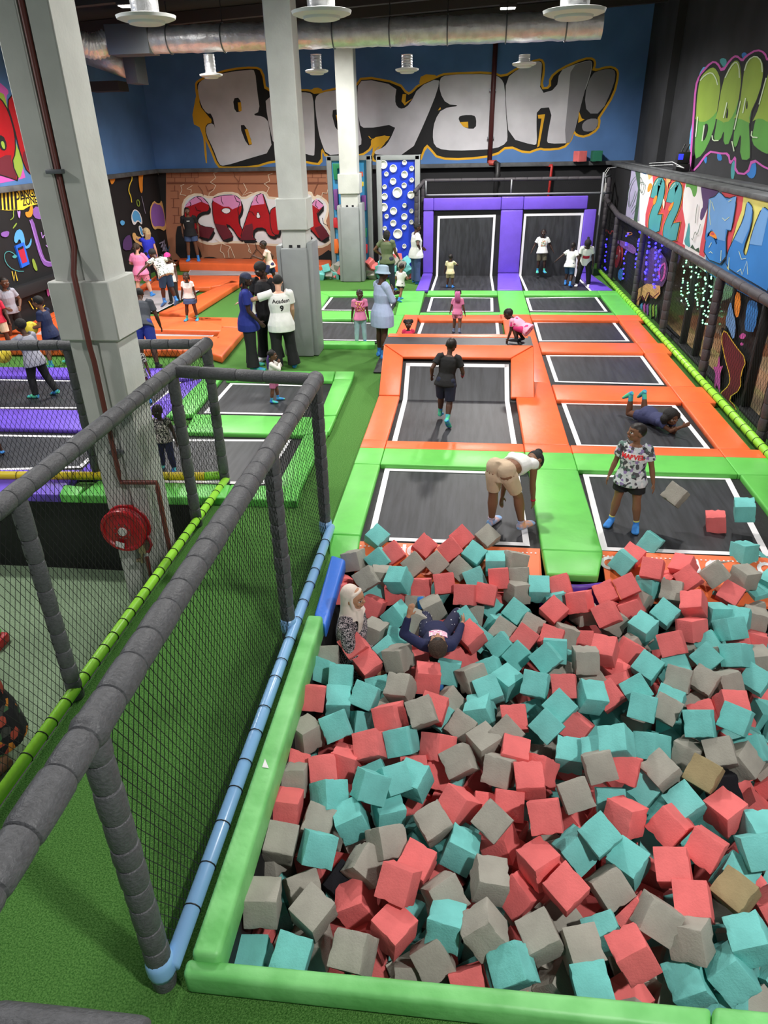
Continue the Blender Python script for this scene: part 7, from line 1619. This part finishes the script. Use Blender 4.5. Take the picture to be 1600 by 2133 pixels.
# ---- lying girl
a = onz(1350, 880, BZ); P = person('girl in a navy dress lying on her front, heels in the air, smiling', a+Vector((0, 0, .11)), 1.28, face=0, fem=1, hair='bigafro', skin='brown', lean=0, body_rot=(-84, 0, -152), L=(6, 16, 88), R=(2, 12, 96), aL=(116, 30, 96, 0), aR=(150, 26, 60, 0), head=(-4, -78), anchor='hip', top=dict(m=cl('dress_navy', (52, 56, 92)), sl=.5, lo=-.2, fl=1.15), bottom=dict(m=cl('dress_navy', (52, 56, 92)), ln=.55, w=1.25), socks=('green', .3))
# ---- in the pit
a = onz(737, 1245, .42); person('woman in a cream headscarf and black and white print dress sitting in the foam', a, 1.62, face=98, fem=1, hair='hijab', skin='tan', lean=2, L=(78, 6, 40), R=(70, 6, 30), aL=(10, 10, 30, 0), aR=(16, 10, 40, 20), head=(6, 2), anchor='head', top=dict(m=LEOP, sl=1.9, lo=-.35, fl=1.22, sw=1.5), bottom=dict(m=LEOP, ln=1.6, w=1.3), base=lambda P: P.hijab(cl('scarf', (226, 210, 198))))
a = onz(912, 1345, .22); person('girl in navy lying on her back in the foam with one arm raised', a, 1.22, face=0, fem=1, hair='long' if 0 else 'short', hairc='brown', skin='tan', body_rot=(66, 0, 4), L=(22, 6, 26), R=(34, 34, 96), aL=(24, 70, 82, 0), aR=(10, 20, 20, 0), head=(0, 12), anchor='head', top=dict(m=cl('navy_top', (30, 36, 76)), sl=1.9, lo=-.2), bottom=dict(m=DOTN, ln=2, w=1.15), socks=('blue', .1),
    base=lambda P: stick(P, P.top, (-.07, .09, -.05, .05), pattern('print_pink_white', [(0, (240, 190, 214)), (.5, (250, 240, 244)), (.6, (226, 120, 170))], 30, kind='NOISE'), up0=.72))
# ---- left edge
a, H = st(34, 696, 0, 558); a = a*.955; H *= .955; person('boy in a grey polo shirt and black shorts at the left edge, hands on hips', a, H, face=120, hair='crop', skin='brown', L=(2, 6, 2), R=(-4, 6, 2), aL=(6, 26, 70, 50), aR=(6, 30, 80, 60), head=(-10, 4), top=dict(m=GREYC, sl=.6, lo=-.15), bottom=dict(m=BLK, ln=.85, w=1.35), socks=('blue', .3))
a, H = st(4, 704, 0, 566); a = a*.93; H *= .93; person('child in a red T-shirt and cream shorts cut by the left photo edge', a, H*.95, face=150, hair='crop', skin='dark', L=(6, 5, 6), R=(-6, 6, 4), aL=(6, 14, 20, 0), aR=(10, 20, 50, 30), top=dict(m=cl('crimson', (206, 36, 66)), sl=.6, lo=-.1, fl=1.2), bottom=dict(m=cl('cream_shorts', (230, 214, 186)), ln=.8, w=1.45), socks=('blue', .3))
a = onz(98, 826, BZ); P = person('boy in a pale grey T-shirt and black trousers reaching for a yellow ball', a, 1.36, face=-74, hair='short', hairc='black', skin='dark', lean=8, L=(10, 4, 14), R=(-14, 4, 12), aL=(72, 10, 14, 0), aR=(20, 10, 40, 0), top=dict(m=GREYC, sl=.62, lo=-.3, fl=1.25, sw=1.6), bottom=dict(m=BLK, ln=2, w=1.2), socks=('green', .2))
YB = mat('ball_yellow', (240, 216, 60), .5, bump=.1, bscale=20)
def ball(p, r, label):
    m = MB(); m.ball(p, r, nu=24, nv=16); o = m.build('ball', YB, None, smooth=True, loc=p); tag(o, label, 'ball', 'yellow balls')
hand = P.W(P.J['aL'][2]+P.J['aL'][3]*.07); ball(hand+Vector((0, 0, -.16)), .14, 'yellow ball under the hand of the boy in pale grey')
a, H = st(128, 762, 0, 612); P2 = person('child in a navy T-shirt and dark shorts holding a yellow ball beside the column', a, H*.98, face=-92, hair='short', hairc='black', skin='mid', lean=6, L=(12, 6, 14), R=(-14, 6, 10), aL=(14, 8, 70, 10), aR=(14, 8, 70, 10), top=dict(m=cl('navy_tee', (30, 42, 78)), sl=.6, lo=-.25, fl=1.2), bottom=dict(m=cl('navy_shorts', (26, 34, 62)), ln=.9, w=1.4), socks=('green', .4))
hand = P2.W((P2.J['aL'][2]+P2.J['aR'][2])*.5+P2.J['aL'][3]*.06); ball(hand+Vector((.02, -.1, .0)), .13, 'yellow ball held by the child in navy')
a, H = st(313, 768, 0, 612); person('person in a dark grey top and blue shorts stooping behind the near column', a, 1.62, face=-20, hair='short', skin='dark', lean=38, L=(10, 5, 14), R=(-8, 5, 10), aL=(40, 10, 20, 0), aR=(30, 18, 30, 0), top=dict(m=cl('charcoal', (62, 66, 74)), sl=.6, lo=-.15, fl=1.15), bottom=dict(m=cl('blue_shorts', (38, 56, 140)), ln=.8, w=1.3), socks=('black', .15))
a = onz(352, 976, BZ); person('small boy in a black and white printed vest and navy trousers behind the netting', a, tall(a, 840), face=172, hair='crop', skin='deep', L=(10, 5, 12), R=(-6, 5, 4), aL=(6, 18, 20, 0), aR=(10, 14, 40, 0), head=(14, 4), top=dict(m=BWP, sl=.3, lo=-.12, fl=1.2), bottom=dict(m=NAVY, ln=2, w=1.2), socks=('green', .15))
a = onz(300, 835, BZ); person('child in a checked top and maroon trousers half hidden behind the near column', a, 1.05, face=160, hair='crop', skin='dark', L=(8, 5, 10), R=(-6, 5, 6), aL=(10, 14, 20, 0), aR=(10, 14, 20, 0), top=dict(m=BWP, sl=.6, lo=-.2, fl=1.2), bottom=dict(m=cl('maroon', (96, 36, 56)), ln=2, w=1.2))
a = onz(-22, 950, BZ); person('child crawling on hands and knees at the left photo edge', a, 1.1, face=105, hair='crop', skin='dark', lean=82, L=(86, 8, 92), R=(80, 8, 96), aL=(84, 10, 8, 0), aR=(76, 16, 10, 0), head=(0, -40), top=dict(m=BWP, sl=.5, lo=-.2, fl=1.2), bottom=dict(m=cl('stone', (176, 160, 130)), ln=.9, w=1.3))
a = onz(8, 1575, LOWZ); person('woman in a black dress with orange and grey flowers on the lower floor', a, 1.66, face=-150, fem=1, hair='long', hairc='black', skin='tan', stout=1.2, L=(4, 4, 6), R=(-4, 4, 4), aL=(8, 16, 26, 0), aR=(8, 16, 26, 0), top=dict(m=FLOR, sl=.5, lo=-.2, fl=1.15), bottom=dict(m=FLOR, ln=1.4, w=1.3, skirt=1, hi=.2, name='skirt'), socks=None)
a = onz(630, 648, 0); person('child mostly hidden behind the grey column wrap, one arm reaching out', a, 1.15, face=176, hair='crop', skin='brown', lean=10, L=(12, 5, 14), R=(-10, 5, 10), aL=(18, 46, 12, 0), aR=(34, 24, 10, 0), top=dict(m=cl('teal', (60, 150, 150)), sl=.6, lo=-.2), bottom=dict(m=BLK, ln=.7, w=1.3))
# toy at the left edge on the lower floor
p = onz(-8, 1345, LOWZ); t = empty('ride_on_toy', p, 'red and green toy at the left edge of the lower floor', 'toy'); m = MB(); m.box((-.3, -.12, 0), (.12, .12, .12), c=p); m.build('red_base', REDP, t, bevel=.03); m = MB(); m.box((-.28, -.1, .12), (.06, .1, .2), c=p); m.build('green_top', GREEN, t, bevel=.03)
# ------------------------------------------------------------------ world and colour management
w = bpy.data.worlds.new('world'); SC.world = w; w.use_nodes = True; bg = w.node_tree.nodes['Background']; bg.inputs['Color'].default_value = (.86, .93, 1, 1); bg.inputs['Strength'].default_value = .2
vs_ = SC.view_settings; vs_.view_transform = 'Standard'; vs_.look = 'None'; vs_.exposure = 0.0; vs_.gamma = 1.0; vs_.use_curve_mapping = False
